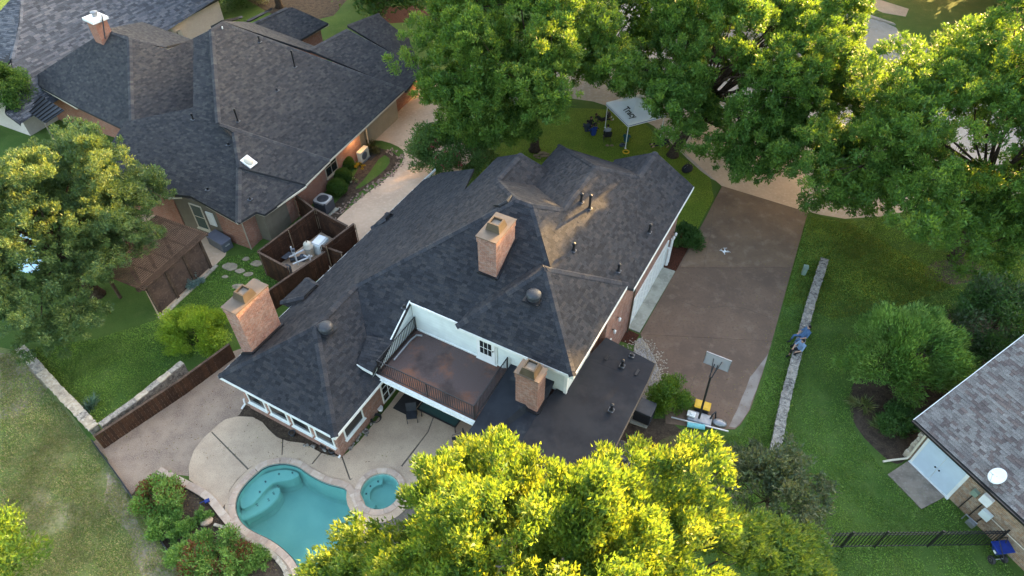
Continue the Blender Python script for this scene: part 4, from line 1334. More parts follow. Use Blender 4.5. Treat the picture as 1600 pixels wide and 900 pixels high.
roof_block(nh, [NF5], PAL_N, seed=29, caps=[(NF5[0], NF5[1]), (NF5[2], NF5[1])])
def nwall(mat, pts, z0, z1): return wall(NF, nh, M[mat], pts, z0, z1)
nwall('brick_red', [(0.05,-1.9), (0.05,0.0), (1.1,0.0), (1.1,-1.9)], 0, 2.5)
nwall('olive_siding', [(1.1,-1.0), (1.1,0.75), (3.0,0.75), (3.0,-1.0)], 0, 2.45)
nwall('olive_siding', [(0.06,-5.2), (0.06,-1.9), (2.4,-1.9), (2.4,-5.2)], 0, 2.55)
nwall('brick_red', [(0.0,-11.0), (0.0,-5.2), (6.0,-5.2), (6.0,-11.0)], 0, 2.45)
nwall('brick_red', [(3.0,-3.0), (3.0,0.75), (11.6,0.75), (11.6,-6.0), (3.0,-6.0)], 0, 2.35)
nwall('beige_siding', [(11.6,-6.0), (11.6,0.35), (16.2,0.5), (16.2,-6.0)], 0, 2.35)
nwall('brick_red', [(16.2,-6.0), (16.2,0.0), (20.0,0.0), (20.0,-6.0)], 0, 2.35)
a0, b0 = NF.ab(G(215, 212, 3.4)); a1, b1 = NF.ab(G(300, 168, 3.5))
wall(NF, nh, M['beige_siding'], [(a0+0.3, -10.2), (a1-0.2, -10.2), (a1-0.2, -12.0), (a0+0.3, -12.0)], 0, 3.36)
nwall('brick_red', [(5.4,-22.5), (5.4,-12.0), (9.5,-12.0), (9.5,-22.5)], 0, 2.8)
pa, pb = NF.ab(G(463, 65, 3.0)); qa, qb = NF.ab(G(513, 37, 3.0))
nwall('brick_red', [(pa+0.5, pb-0.5), (qa-0.5, qb-0.5), (qa-0.5, qb-4), (pa+0.5, pb-4)], 0, 2.8)
# eave trim, each run a board
def run(pts, mat='cream_plastic'):
    P = [G(x, y, z) for x, y, z in pts]
    for p, q in zip(P[:-1], P[1:]):
        if (q - p).length > 0.05:
            m = MB(); m.bar(p - Vector((0,0,0.1)), q - Vector((0,0,0.1)), 0.06, 0.10); m.build('gutter', M[mat], nh)
run([(632,140,2.5),(515,250,2.5),(510,249,2.5)])
run([(515,251,2.6),(478,288,2.6)]); run([(478,290,2.55),(413,335,2.55),(400,331,2.55),(372,348,2.55),(297,306,2.55),(263,308,2.55),(245,300,2.55)])
run([(45,125,2.85),(120,168,2.85)]); run([(215,212,3.4),(301,168,3.5)]); run([(463,65,2.95),(513,37,2.95),(457,11,4.4)]); run([(658,112,2.4),(634,141,2.4)])
# window, door, garage door, skylight, pipes
window(NF, nh, 6.95, 8.25, 0.75, 0.75, 2.2, 'a', 1, 2, 2, frame='beige_siding')
window(NF, nh, -3.95, -3.0, 0.06, 0.35, 2.25, 'b', -1, 1, 2, glass='glass_green', frame='cream_plastic')
f = MB(); f.fbox(NF, 11.0, 11.58, 0.752, 0.79, 0, 2.15); f.build('door', M['olive_siding'], nh)
f = MB(); f.fbox(NF, 12.0, 15.9, 0.40, 0.50, 0, 2.1); gd2 = f.build('garage_door', M['beige_siding'], nh)
m = MB(); m.tube([NF(11.75,0.85,0.05), NF(11.75,0.85,2.3)], 0.05, 8); m.build('downspout', M['beige_siding'], nh)
m = MB(); m.tube([NF(0.0,0.06,0.05), NF(0.0,0.06,2.4)], 0.04, 8); m.build('downspout', M['beige_siding'], nh)
sa, sb = onp(NF, nr2, 389, 254); sp = NF(sa, sb, nr2(sa, sb))
Rk = NF.rot() @ Matrix.Rotation(math.atan(0.56), 3, 'X').transposed()
Rk = NF.rot() @ Matrix.Rotation(math.atan(0.56), 3, 'X')
m = MB(); m.box(sp + Vector((0,0,0.05)), (0.62,0.75,0.1), Rk); sk = m.build('skylight', M['white_plastic'], nh)
m = MB(); m.ball(sp + Vector((0,0,0.1)), (0.26,0.32,0.16), 12, 8, Rk); m.build('dome', M['cream_plastic'], sk, smooth=True)
for x, y, pl, h in ((461,105,nr,1.1),(372,190,nr,0.8),(406,66,nr,0.35),(433,142,nr,0.2),(302,187,nd,0.35),(357,227,nd,0.2),(325,297,nd,0.2),(391,312,nd,0.2)):
    pipe(x, y, pl, NF, h, 0.05, nh)
m = MB(); p = G(349, 52, 7.3); m.tube([p, p + Vector((0.1,-0.1,0.5))], 0.04, 6); m.build('vent_pipe', M['white_plastic'], nh)
# meter box on the patio wall, wall lamp glowing by the door
m = MB(); m.fbox(NF, 0.0, 0.06, -2.75, -2.2, 1.0, 2.0); m.build('meter_box', M['white_plastic'], nh)
lampm, nt_, b_, out_ = newmat('lamp_glow'); b_.inputs['Emission Color'].default_value = (1, 0.62, 0.25, 1); b_.inputs['Emission Strength'].default_value = 6.0; b_.inputs['Base Color'].default_value = (1, 0.8, 0.5, 1)
lp = NF(10.05, 0.92, 2.1)
m = MB(); m.ball(lp, 0.07); m.build('wall_lamp', lampm, nh)
ld = bpy.data.lights.new('door_lamp', 'POINT'); ld.energy = 14; ld.color = (1, 0.6, 0.25); ld.shadow_soft_size = 0.08
lo_ = bpy.data.objects.new('door_lamp', ld); COL.objects.link(lo_); lo_.location = lp + NF.eb * 0.25
# chimney of the house behind, orange brick with a white cap
cp = G(148, 26, 7.4); CF = Frame((cp.x, cp.y), 55)

# grey-roofed house in the corner
p0 = G(245, 45, 2.6); p1 = G(325, 2, 2.6)
QF = Frame((p0.x, p0.y), math.degrees(math.atan2(p1.y - p0.y, p1.x - p0.x)))
PAL_G = [(0.0864,0.0942,0.1109), (0.1094,0.1155,0.1344), (0.0662,0.0730,0.0874), (0.1267,0.1307,0.1445), (0.0576,0.0638,0.0773)]
qh = root('brick_house', QF(0, -5, 0), 'pale brick house with mottled grey shingle roof and an orange brick chimney', 'house')
ql = lambda a, b: 2.6 + 0.55 * (0.3 - b)
H1 = onp(QF, ql, 34, -20); H2 = onp(QF, ql, 31, 36); H3 = onp(QF, ql, 18, 92)
QL = PL(QF, ql, [(-14, 0.3), (7.5, 0.3), (7.5, H1[1]), H1, H2, H3, (-14, H3[1] + 4)])
QD = [QF(H[0] - k * (ql(*H) - 2.4) / 0.38, H[1], ql(*H) - k * (ql(*H) - 2.4)) for H, k in ((H1,0),(H2,0),(H3,0),(H3,1),(H2,1),(H1,1))]
roof_block(qh, [QL, QD], PAL_G, seed=31, expo=0.17, wr=(0.22,0.55), lift=0.03, caps=[(QD[1], QD[0]), (QD[2], QD[1])])
wall(QF, qh, M['brick_white'], [(-13,-0.3), (7.2,-0.3), (7.2,-11), (-13,-11)], 0, 2.45)
m = MB(); m.bar(QF(-14,0.35,2.5), QF(7.5,0.35,2.5), 0.1, 0.16); m.build('gutter', M['black_metal'], qh)
m = MB(); m.fbox(QF, 1.9, 2.3, -0.3, -0.15, 0.8, 1.5); m.build('meter_box', M['light_metal'], qh)
m = MB(); m.fbox(QF, 1.4, 1.6, -0.3, -0.2, 0.3, 1.9); m.build('conduit', M['light_metal'], qh)
m = MB(); m.fbox(CF, -0.45, 0.45, -0.5, 0.5, 3, 7.2); ch = m.build('chimney', M['brick_red'], qh)
m = MB(); m.fbox(CF, -0.58, 0.58, -0.63, 0.63, 7.2, 7.38); m.build('cap', M['white_plastic'], ch)
m = MB(); m.lathe([(0.17,7.38),(0.17,7.6),(0.24,7.6),(0.24,7.68),(0,7.75)], CF(0.1,-0.1), 14); m.build('flue', M['grey_metal'], ch)
m = MB(); m.bar(CF(0.3,0.45,7.5), CF(-0.6,1.5,6.5), 0.06, 0.1); m.build('brace', M['black_metal'], ch)
# patio cover between the two houses
pc = planar([(38,150,2.4), (58,136,2.4), (72,150,2.4), (92,168,2.4), (66,182,2.4), (52,184,2.4)])
ph = root('patio_cover', (pc[0].x, pc[0].y, 0), 'dark metal patio cover with raised seams behind the oak', 'patio cover')
m = MB(); m.slab(planar([(30,165,2.2), (52,142,2.6), (100,172,2.6), (70,192,2.2)]), 0.06); m.build('cover', M['dark_plastic'], ph)
q0, q1, q2, q3 = planar([(30,165,2.24), (52,142,2.64), (100,172,2.64), (70,192,2.24)])
for k in range(9):
    t = (k + 0.5) / 9
    m = MB(); m.bar(q0 + (q3 - q0) * t, q1 + (q2 - q1) * t, 0.05, 0.05); m.build('seam', M['black_metal'], ph)
for q in (q0, q3):
    m = MB(); m.bar((q.x, q.y, 0), (q.x, q.y, q.z - 0.05), 0.1, 0.1); m.build('post', M['olive_siding'], ph)

# ---- house with mottled brown shingles on the right edge
TF = Frame(G(1424, 722), -62.5)
th = root('brick_house', TF(3, -3, 0), 'tan brick house with mottled grey brown shingles and white double door', 'house')
PAL_T = [(0.1674,0.1507,0.1458), (0.1967,0.1841,0.1761), (0.1256,0.1021,0.0983), (0.2176,0.2009,0.1925), (0.1465,0.1155,0.1081), (0.1800,0.1632,0.1572)]
tp = lambda a, b: 2.6 + 0.62 * (0.35 - b)
TR = PL(TF, tp, [(-0.85, 0.36), (8.5, 0.36), (8.5, -7.5), (-0.85, -7.5)])
mb = MB(); mb.slab(TR, 0.16); troof = mb.build('roof', M['roof_base'], th)
V, F, C, S = shingle_field([TR], PAL_T, expo=0.135, wr=(0.13, 0.32), lift=0.026, seed=41, want=lambda p: True)
camp = Vector((0, 0, CAM_H))
def px_of(p):
    q = p - camp; zc = q.y * _c - q.z * _s; yc = q.y * _s + q.z * _c
    return 800 + FPX * q.x / zc, 450 - FPX * yc / zc
near = []; rest = []
for s in S:
    c = s[0][0]; x, y = px_of(c)
    (near if (x < 1604 and y < 905) else rest).append(((c - camp).length, s))
near.sort(key=lambda t: t[0])
rest += near[300:]
for _, (vs, fs, cs) in near[:300]:
    o = vs[0]
    me = bpy.data.meshes.new('shingle')
    me.from_pydata([tuple(v - o) for v in vs], [], fs); me.materials.append(M['shingle']); col_attr(me, cs)
    obj('shingle', me, troof, o)
for _, (vs, fs, cs) in rest:
    b = len(V); V += [tuple(v) for v in vs]; F += [tuple(b + i for i in f) for f in fs]; C += cs
me = bpy.data.meshes.new('shingles'); me.from_pydata(V, [], F); me.materials.append(M['shingle']); col_attr(me, C)
obj('shingles', me, troof)['kind'] = 'stuff'
wall(TF, th, M['brick_tan'], [(-0.3, 0.0), (8.4, 0.0), (8.4, -7.3), (-0.3, -7.3)], 0, 2.5)
gable_wall(TF, th, M['brick_tan'], [(-0.3,-7.3,2.5), (-0.3,-0.01,2.5)], [(-0.3,-7.3,tp(0,-7.3)-0.2), (-0.3,-0.01,tp(0,0)-0.2)], 0.15)
m = MB(); m.bar(TF(-0.88,0.42,2.5), TF(8.5,0.42,2.5), 0.11, 0.11); m.build('gutter', M['black_metal'], th)
m = MB(); m.bar(TF(-0.88,0.37,2.47), TF(8.5,0.37,2.47), 0.03, 0.16); m.build('fascia', M['white_trim'], th)
m = MB(); m.bar(TF(-0.87,0.36,2.52), TF(-0.87,-7.5,tp(0,-7.5)-0.08), 0.03, 0.16); m.build('fascia', M['white_trim'], th)
# rough quoin stones at the corner
qr = random.Random(5)
for k in range(9):
    m = MB(); m.box(TF(-0.34, -0.12 + qr.uniform(-0.05, 0.05), 0.16 + k * 0.27), (0.16 + qr.uniform(0, 0.1), 0.34 + qr.uniform(0, 0.12), 0.24), TF.rot())
    m.build('stone', M['limestone'], th, bevel=0.02)
M['door_blue'] = flat('door_blue', (0.50, 0.60, 0.70), 0.5, 0.06, 3)
m = MB(); m.fbox(TF, -0.08, 2.0, -0.02, 0.05, 0.04, 2.2); dfr = m.build('door_frame', M['white_trim'], th)
for k in range(2):
    m = MB(); m.fbox(TF, 0.04 + k * 0.93, 0.94 + k * 0.93, 0.05, 0.075, 0.1, 2.1); dl = m.build('door', M['door_blue'], th)
    m = MB(); m.ball(TF(0.86 if k == 0 else 1.06, 0.12, 1.0), 0.04); m.build('handle', M['black_metal'], dl)
m = MB(); m.fbox(TF, -0.1, 2.02, 0.05, 0.14, 0.0, 0.07); m.build('threshold', M['white_trim'], th)
m = MB(); m.tube([TF(-0.2,0.40,2.42), TF(-0.2,0.1,2.2), TF(-0.2,0.08,0.3), TF(-0.2,0.16,0.16), TF(-0.45,0.75,0.1), TF(-0.6,1.2,0.09)], 0.05, 8); m.build('downspout', M['cream_plastic'], th)
m = MB(); m.prism([TF(-0.1,0.15), TF(1.88,0.15), TF(1.8,1.52), TF(-0.05,1.48)], -0.05, 0.06); tag(m.build('door_step', ground_mat('old_pad', [(0.25,0.205,0.165), ((0.17,0.14,0.115), 2, 0.42, 0.65, 5), ((0.3,0.26,0.22), 7, 0.5, 0.75, 5)], bumps=0.3, bscale=40, bdist=0.01)), 'worn brown concrete pad before the white double door', 'concrete pad')
for (a, z0, w, h, mat) in ((2.55,1.35,0.26,0.3,'green_box'), (3.0,1.4,0.42,0.5,'white_plastic'), (3.35,0.75,0.42,0.42,'white_siding')):
    m = MB(); m.fbox(TF, a-w/2, a+w/2, 0.0, 0.16, z0, z0+h); b_ = m.build('utility_box', M[mat], th)
    m = MB(); m.tube([TF(a, 0.06, z0), TF(a-0.05, 0.06, 0.05)], 0.022, 6); m.build('conduit', M['black_metal'], b_)
m = MB(); m.tube([TF(3.1,0.05,1.0), TF(7.5,0.05,1.0)], 0.02, 6); m.build('conduit', M['cream_plastic'], th)
m = MB(); m.tube([TF(2.9,0.35,0.05), TF(2.9,0.35,0.45), TF(3.4,0.35,0.5), TF(3.4,0.35,0.2)], 0.03, 8); m.box(TF(3.25,0.4,0.32), (0.34,0.22,0.24), TF.rot()); tag(m.build('gas_meter', M['grey_metal']), 'grey gas meter on the ground beside the tan brick wall', 'gas meter')
# satellite dish
da, db = onp(TF, tp, 1548, 760); dp = TF(da, db, tp(da, db))
ds = root('satellite_dish', dp, 'white oval satellite dish mounted on the brown shingle roof', 'satellite dish')
aim = Vector((-0.35, -0.2, 0.9)).normalized()
dc = dp + Vector((0.15, 0.22, 0.42))
Rd = aim.to_track_quat('Z', 'Y').to_matrix()
m = MB()
prof = [(0.0,0.0),(0.12,0.008),(0.24,0.03),(0.34,0.065),(0.345,0.05),(0.24,0.012),(0.12,-0.012),(0.0,-0.02)]
m.lathe([(r, z_) for r, z_ in prof], dc, 24, Rd @ Matrix.Diagonal((0.85, 1.1, 1))); m.build('reflector', M['white_plastic'], ds, smooth=True)
m = MB(); m.tube([dp, dp + Vector((0,0,0.2)), dc - aim * 0.02], 0.03, 8); m.build('mast', M['grey_metal'], ds)
m = MB(); m.tube([dc + Rd @ Vector((0, -0.36, 0.05)), dc + Vector((-0.35,-0.05,0.30))], 0.02, 6); m.build('arm', M['white_plastic'], ds)
m = MB(); m.box(dc + Vector((-0.36,-0.04,0.34)), (0.16,0.08,0.08), Rd); m.build('receiver', M['white_plastic'], ds)

# ------------------------------------------------------------------ pool, patio, walls and fences
def inset(loop, d):
    n = len(loop)
    ar = sum(loop[i].x * loop[(i+1) % n].y - loop[(i+1) % n].x * loop[i].y for i in range(n))
    s = 1 if ar > 0 else -1
    out = []
    for i in range(n):
        t = (loop[(i+1) % n] - loop[i-1]).normalized()
        out.append(loop[i] + Vector((-t.y, t.x, 0)) * d * s)
    return out
pool = root('swimming_pool', G(460, 800), 'freeform turquoise swimming pool with stone coping and a small round spa', 'pool')
def basin(loop, depth, name):
    n = len(loop); m = MB()
    fl_ = inset(loop, 0.15)
    vs = [(p.x, p.y, 0.02) for p in loop] + [(p.x, p.y, -depth) for p in fl_]
    fs = [(i, n+i, n+(i+1) % n, (i+1) % n) for i in range(n)]
    m.add(vs, fs)
    tris = tessellate_polygon([[Vector((p.x, p.y, 0)) for p in fl_]])
    m.add([(p.x, p.y, -depth) for p in fl_], [tuple(t) for t in tris])
    return m.build(name, M['plaster'], pool)
basin(WATER, 1.35, 'basin'); basin(SPA, 0.6, 'basin')
def water(loop, z):
    m = MB(); P = [Vector((p.x, p.y, 0)) for p in inset(loop, 0.004)]
    fs = []
    for a, b, c in tessellate_polygon([P]):
        if (P[b]-P[a]).cross(P[c]-P[a]).z < 0: a, c = c, a
        fs.append((a, b, c))
    m.add([(p.x, p.y, z) for p in P], fs)
    return m.build('water', M['water'], pool)
water(WATER, -0.09); water(SPA, -0.06)
M['tile_line'] = flat('tile_line', (0.02, 0.035, 0.06), 0.3, 0.3, 12)
for lp_ in (WATER, SPA):
    m = MB(); i2 = inset(lp_, 0.012); n = len(lp_)
    m.add([(p.x, p.y, 0.0) for p in i2] + [(p.x, p.y, -0.14) for p in i2], [(i, n+i, n+(i+1) % n, (i+1) % n) for i in range(n)])
    m.build('tile_band', M['tile_line'], pool)
# entry steps with marker tiles
def step_poly(pts, z0, z1):
    m = MB(); m.prism(smooth_loop(px(pts), 1), z0, z1); return m.build('step', M['plaster'], pool)
step_poly([(372,775),(380,760),(398,744),(415,733),(440,728),(462,732),(466,738),(450,746),(425,748),(414,758),(404,770),(392,784),(374,792)], -1.3, -0.32)
step_poly([(371,800),(374,785),(392,782),(406,768),(418,756),(432,752),(434,762),(425,776),(408,790),(388,800),(376,806)], -1.3, -0.55)
for (x, y) in ((457,739),(436,741),(415,753),(406,769),(399,748),(433,757),(426,768),(418,778),(400,786),(384,789)):
    m = MB(); p = G(x, y, -0.3); m.box((p.x, p.y, -0.315 if (x, y) in ((457,739),(436,741),(399,748),(415,753),(406,769)) else -0.545), (0.08,0.08,0.012)); m.build('marker_tile', M['tile_line'], pool)
m = MB(); m.prism([spa_c + Vector((math.cos(t), math.sin(t), 0)) * r for t, r in [(k * 0.2 + 1.6, SPA_R - 0.02) for k in range(15)] + [(k * 0.2 + 1.6, SPA_R - 0.36) for k in range(14, -1, -1)]], -0.59, -0.3); m.build('bench', M['plaster'], pool)
for t in (1.9, 2.5, 3.1):
    m = MB(); p = spa_c + Vector((math.cos(t), math.sin(t), 0)) * (SPA_R - 0.2); m.box((p.x, p.y, -0.294), (0.08,0.08,0.012)); m.build('marker_tile', M['tile_line'], pool)

def coping_run(path, w0, w1, z0, z1, parent, mat, length=0.5, seed=0, gap=0.012, closed=False, name='coping_stone', rough=0.0):
    """stones laid along a path; w0 to its left, w1 to its right"""
    rnd = random.Random(seed)
    pts = list(path) + ([path[0]] if closed else [])
    cum = [0.0]
    for a, b in zip(pts[:-1], pts[1:]): cum.append(cum[-1] + (b - a).length)
    def at_(s):
        s = min(max(s, 0), cum[-1])
        for i in range(len(pts) - 1):
            if s <= cum[i+1] + 1e-9:
                t = (s - cum[i]) / max(cum[i+1] - cum[i], 1e-9)
                p = pts[i] + (pts[i+1] - pts[i]) * t
                d = (pts[min(i+2, len(pts)-1)] - pts[max(i-1, 0)]).normalized()
                return p, Vector((-d.y, d.x, 0))
    s = 0.0
    while s < cum[-1] - 0.05:
        L = length * rnd.uniform(0.75, 1.25)
        e = min(s + L, cum[-1])
        if cum[-1] - e < length * 0.4: e = cum[-1]
        m = MB(); k = 3
        j = lambda: rnd.uniform(-rough, rough)
        left = []; right = []
        for i in range(k + 1):
            p, n = at_(s + gap / 2 + (e - s - gap) * i / k)
            left.append(p + n * (w0 + j())); right.append(p - n * (w1 + j()))
        zz = z1 + rnd.uniform(-0.5, 0.5) * (0.012 + rough * 0.5)
        m.prism(left + right[::-1], z0, zz)
        m.build(name, mat[rnd.randrange(len(mat))] if isinstance(mat, list) else mat, parent)
        s = e
M['coping_b'] = ground_mat('coping_b', [(0.44, 0.33, 0.26), ((0.34, 0.26, 0.21), 1.7, 0.4, 0.65, 4), ((0.5, 0.41, 0.34), 7, 0.5, 0.75, 4)], bumps=0.35, bscale=20, bdist=0.02)
M['coping_c'] = ground_mat('coping_c', [(0.53, 0.42, 0.33), ((0.43, 0.32, 0.25), 1.7, 0.4, 0.65, 4), ((0.58, 0.48, 0.4), 7, 0.5, 0.75, 4)], bumps=0.35, bscale=20, bdist=0.02)
CP = [M['coping'], M['coping_b'], M['coping_c']]
wl = WATER
ar = sum(wl[i].x * wl[(i+1) % len(wl)].y - wl[(i+1) % len(wl)].x * wl[i].y for i in range(len(wl)))
if ar > 0: wl = wl[::-1]
coping_run(wl, 0.30, -0.02, -0.03, 0.06, pool, CP, 0.55, 3, closed=True)
spl = [SPA[i] for i in range(len(SPA) - 1, -1, -1)]
coping_run(spl, 0.28, -0.02, -0.03, 0.075, pool, CP, 0.5, 4, closed=True)

# patio slabs between open joints
patio = sheet('patio', px([(341,666),(319,686),(304,706),(297,731),(298,750),(330,772),(346,796),(356,815),(372,834),(400,848),(425,860),(440,874),(452,892),(462,918),(472,962),(560,1000),(900,900),(900,760),(760,600),(640,600),(608,634),(545,710),(535,716),(500,708),(440,688),(410,662),(372,653)]), 0.008, M['patio_base'], [WATER, SPA])
PAN = [
 [(340,665),(318,685),(303,705),(295,730),(296,750),(328,774),(345,797),(354,785),(359,766),(371,749),(387,734.5),(330,676)],
 [(331.5,674.5),(341,664),(352,656),(372,651),(395,652),(410,660),(420,672),(432,683),(441,687),(440,714),(420,717),(400,725),(388.5,732)],
 [(443,687),(450,690),(475,693),(501,707.5),(486,726),(480,732),(463,720),(442,714)],
 [(503,708.5),(515,712),(533,713.5),(545.5,749),(523,748),(500,743),(488,727)],
 [(535.5,713.5),(545,706),(562,690),(590,655),(608,634),(640,590),(700,588),(668,675),(626,729),(607,724),(587,728),(567,738),(548,749)],
 [(669.5,676),(702,589),(800,600),(900,760),(760,830),(650,770),(628,731)]]
for p in PAN:
    m = MB(); m.prism(smooth_path(px(p), 0), -0.02, 0.035); m.build('patio_slab', M['aggregate'], patio)
def ring_slab(loop, d0, d1, z):
    a_, b_ = inset(loop, -d0), inset(loop, -d1); n = len(loop); m = MB()
    m.add([(p.x, p.y, z) for p in a_] + [(p.x, p.y, z) for p in b_], [(i, (i+1) % n, n+(i+1) % n, n+i) for i in range(n)])
    return m.build('patio_slab', M['aggregate'], patio)
ring_slab(SPA, 0.2, 0.62, 0.030)
ring_slab(WATER, 0.2, 0.46, 0.026)
# mortared stone wall caps
wallr = root('retaining_wall', G(290, 755), 'curving stone-capped retaining wall beside the pool garden', 'wall')
pth = smooth_path([G(x, y, 0.05) for x, y in ((248,735),(278,750),(310,766),(330,780),(345,800),(362,821))], 1)
pth = [Vector((p.x, p.y, 0)) for p in pth]
coping_run(pth, 0.16, 0.16, -0.05, 0.10, wallr, CP, 0.8, 6)
m = MB()
for p, q in zip(pth[:-1], pth[1:]): m.bar(p + Vector((0,0,-0.02)), q + Vector((0,0,-0.02)), 0.26, 0.1)
m.build('core', M['limestone'], wallr)
wallb = root('retaining_wall', G(440, 880), 'stone-capped retaining wall hugging the near edge of the pool', 'wall')
pth = [Vector((p.x, p.y, 0)) for p in smooth_path([G(x, y, 0) for x, y in ((364,823),(384,838),(410,851),(433,868),(448,890),(456,915))], 1)]
coping_run(pth, 0.05, 0.15, -0.05, 0.05, wallb, M['limestone'], 0.7, 8, rough=0.02, name='stone')
# low stone wall on the right lawn: many irregular stones
sw = root('stone_wall', G(1248, 550), 'long low weathered stone wall running across the lawn', 'wall')
top = [Vector((p.x, p.y, 0)) for p in [G(1289, 404, 0.42), G(1268, 470, 0.42), G(1247, 548, 0.42), G(1228, 620, 0.42), G(1214, 690, 0.42), G(1204, 740, 0.42)]]
m = MB()
for p, q in zip(top[:-1], top[1:]): m.bar(p + Vector((0,0,0.17)), q + Vector((0,0,0.17)), 0.38, 0.4)
m.build('core', M['old_stone'], sw)
OS = [M['old_stone'], M['limestone'], ground_mat('old_stone_b', [(0.33, 0.30, 0.26), ((0.16, 0.145, 0.13), 5, 0.42, 0.62, 5), ((0.45, 0.42, 0.37), 13, 0.52, 0.7, 4)], bumps=1.0, bscale=16, bdist=0.03)]
coping_run(top, 0.23, 0.23, 0.36, 0.44, sw, OS[::2] + [OS[0]], 0.42, 12, rough=0.03, name='stone')
# left yard stone walls
lw1 = root('stone_wall', G(90, 610), 'pale rubble stone wall along the dry grass with the green yard behind', 'wall')
t1 = [Vector((p.x, p.y, 0)) for p in [G(30, 543, 0.4), G(85, 603, 0.4), G(146, 668, 0.4)]]
m = MB()
for p, q in zip(t1[:-1], t1[1:]): m.bar(p + Vector((0,0,0.16)), q + Vector((0,0,0.16)), 0.42, 0.4)
m.build('core', M['old_stone'], lw1)
coping_run(t1, 0.24, 0.24, 0.34, 0.43, lw1, [OS[1], OS[1], OS[2]], 0.5, 14, rough=0.03, name='stone')
lw2 = root('stone_wall', G(240, 620), 'pale stone wall cap right behind the brown board fence', 'wall')
t2 = [Vector((p.x, p.y, 0)) for p in [G(156, 664, 0.9), G(215, 622, 0.9), G(285, 566, 0.9)]]
m = MB()
for p, q in zip(t2[:-1], t2[1:]): m.bar(p + Vector((0,0,0.4)), q + Vector((0,0,0.4)), 0.24, 0.88)
m.build('core', M['old_stone'], lw2)
coping_run(t2, 0.16, 0.16, 0.84, 0.92, lw2, [OS[1], OS[2]], 0.6, 16, rough=0.025, name='stone')

# fences
pk_ = MB(); pk_.box((0,0,0.5), (0.136, 0.02, 1.0)); 
BOARD = [pk_.mesh('board', M['fence_wood']), pk_.mesh('board', M['fence_wood_b'])]
def board_fence(pts, h, label, z0=0.0, cap=True, name='board_fence', posts=True, group=None, seed=0, inside=-1):
    P = [Vector((p.x, p.y, 0)) for p in pts]
    r = root(name, P[0], label, 'fence', group)
    rnd = random.Random(seed)
    for p, q in zip(P[:-1], P[1:]):
        d = q - p; L = d.length; d.normalize(); n = max(1, int(L / 0.142)); rz = math.atan2(d.y, d.x)
        s = Vector((-d.y, d.x, 0))
        for k in range(n):
            o = obj('board', BOARD[rnd.randrange(2)], None, p + d * (L * (k + 0.5) / n) + s * rnd.uniform(-0.006, 0.006) + Vector((0,0,z0)), rz)
            o.scale = (L / n / 0.142, 1, h + rnd.uniform(-0.01, 0.01)); setparent(o, r)
        if cap:
            m = MB(); m.bar(p + Vector((0,0,z0+h+0.03)), q + Vector((0,0,z0+h+0.03)), 0.12, 0.04); m.build('cap_rail', M['pergola_wood'], r)
        for zz in (0.3, h - 0.35):
            m = MB(); m.bar(p + s*inside*0.04 + Vector((0,0,z0+zz)), q + s*inside*0.04 + Vector((0,0,z0+zz)), 0.04, 0.09); m.build('rail', M['fence_wood_b'], r)
        if posts:
            k = max(1, round(L / 2.0))
            for i in range(k + 1):
                c = p + (q - p) * (i / k) + s * inside * 0.09
                m = MB(); m.tube([c + Vector((0,0,z0)), c + Vector((0,0,z0+h))], 0.03, 8); m.build('post', M['post_wood'], r)
    return r
board_fence([G(163, 701), G(290, 616), G(368, 558)], 1.05, 'reddish brown board fence between the gravel yard and the stone wall', seed=1, inside=1)
board_fence([Vector((G(x, y, 1.5).x, G(x, y, 1.5).y, 0)) for x, y in ((392,474),(452,432),(508,394))], 1.5, 'dark brown fence hugging the roof edge behind the second chimney', seed=2, inside=1)
def topp(x, y, h=1.8):
    p = G(x, y, h); return Vector((p.x, p.y, 0))
board_fence([topp(448,418), topp(403,394), topp(492,327), topp(543,354)], 1.8, 'dark brown three-sided fence round the pool equipment', seed=3, inside=-1)
board_fence([topp(508,384), topp(553,350)], 1.8, 'dark brown fence panel closing the pool equipment pen on the drive side', seed=4, inside=-1)
board_fence([topp(502,384,1.5), topp(535,396,1.5)], 1.5, 'short dark brown fence panel between the pen and the house', seed=5)
board_fence([topp(460,303,1.8), topp(492,327,1.8)], 1.75, 'dark brown fence panel from the neighbour wall to the pen corner', seed=6)
# steel edging along the dry grass
m = MB(); pe = [G(145, 690), G(190, 752), G(240, 828), G(292, 906), G(330, 970)]
for p, q in zip(pe[:-1], pe[1:]): m.bar(p + Vector((0,0,0.09)), q + Vector((0,0,0.09)), 0.05, 0.22)
tag(m.build('steel_edging', M['black_metal']), 'thin black steel edging between dry grass and garden bed', 'edging')
# black steel picket fence, right
fr_ = root('picket_fence', G(1440, 855), 'black steel picket fence crossing the lawn to the tan brick wall', 'fence')
fp, fq = G(1288, 856), G(1548, 853)
fp = Vector((fp.x, fp.y, 0)); fq = Vector((fq.x, fq.y, 0))
pm_ = MB(); pm_.box((0,0,0.70), (0.024,0.024,1.4)); PICK = pm_.mesh('picket', M['black_metal'])
fd = (fq - fp); n = int(fd.length / 0.15); rz = math.atan2(fd.y, fd.x)
for k in range(n + 1): obj('picket', PICK, fr_, fp + fd * (k / n) + Vector((0,0,0.08)), rz)
for zz in (0.14, 1.2, 1.36):
    m = MB(); m.bar(fp + Vector((0,0,zz)), fq + Vector((0,0,zz)), 0.03, 0.035); m.build('rail', M['black_metal'], fr_)
for t in (0.10, 0.30, 0.62, 1.0):
    m = MB(); c = fp + fd * t; m.box(c + Vector((0,0,0.75)), (0.06,0.06,1.5), Matrix.Rotation(rz, 3, 'Z')); m.build('post', M['black_metal'], fr_)

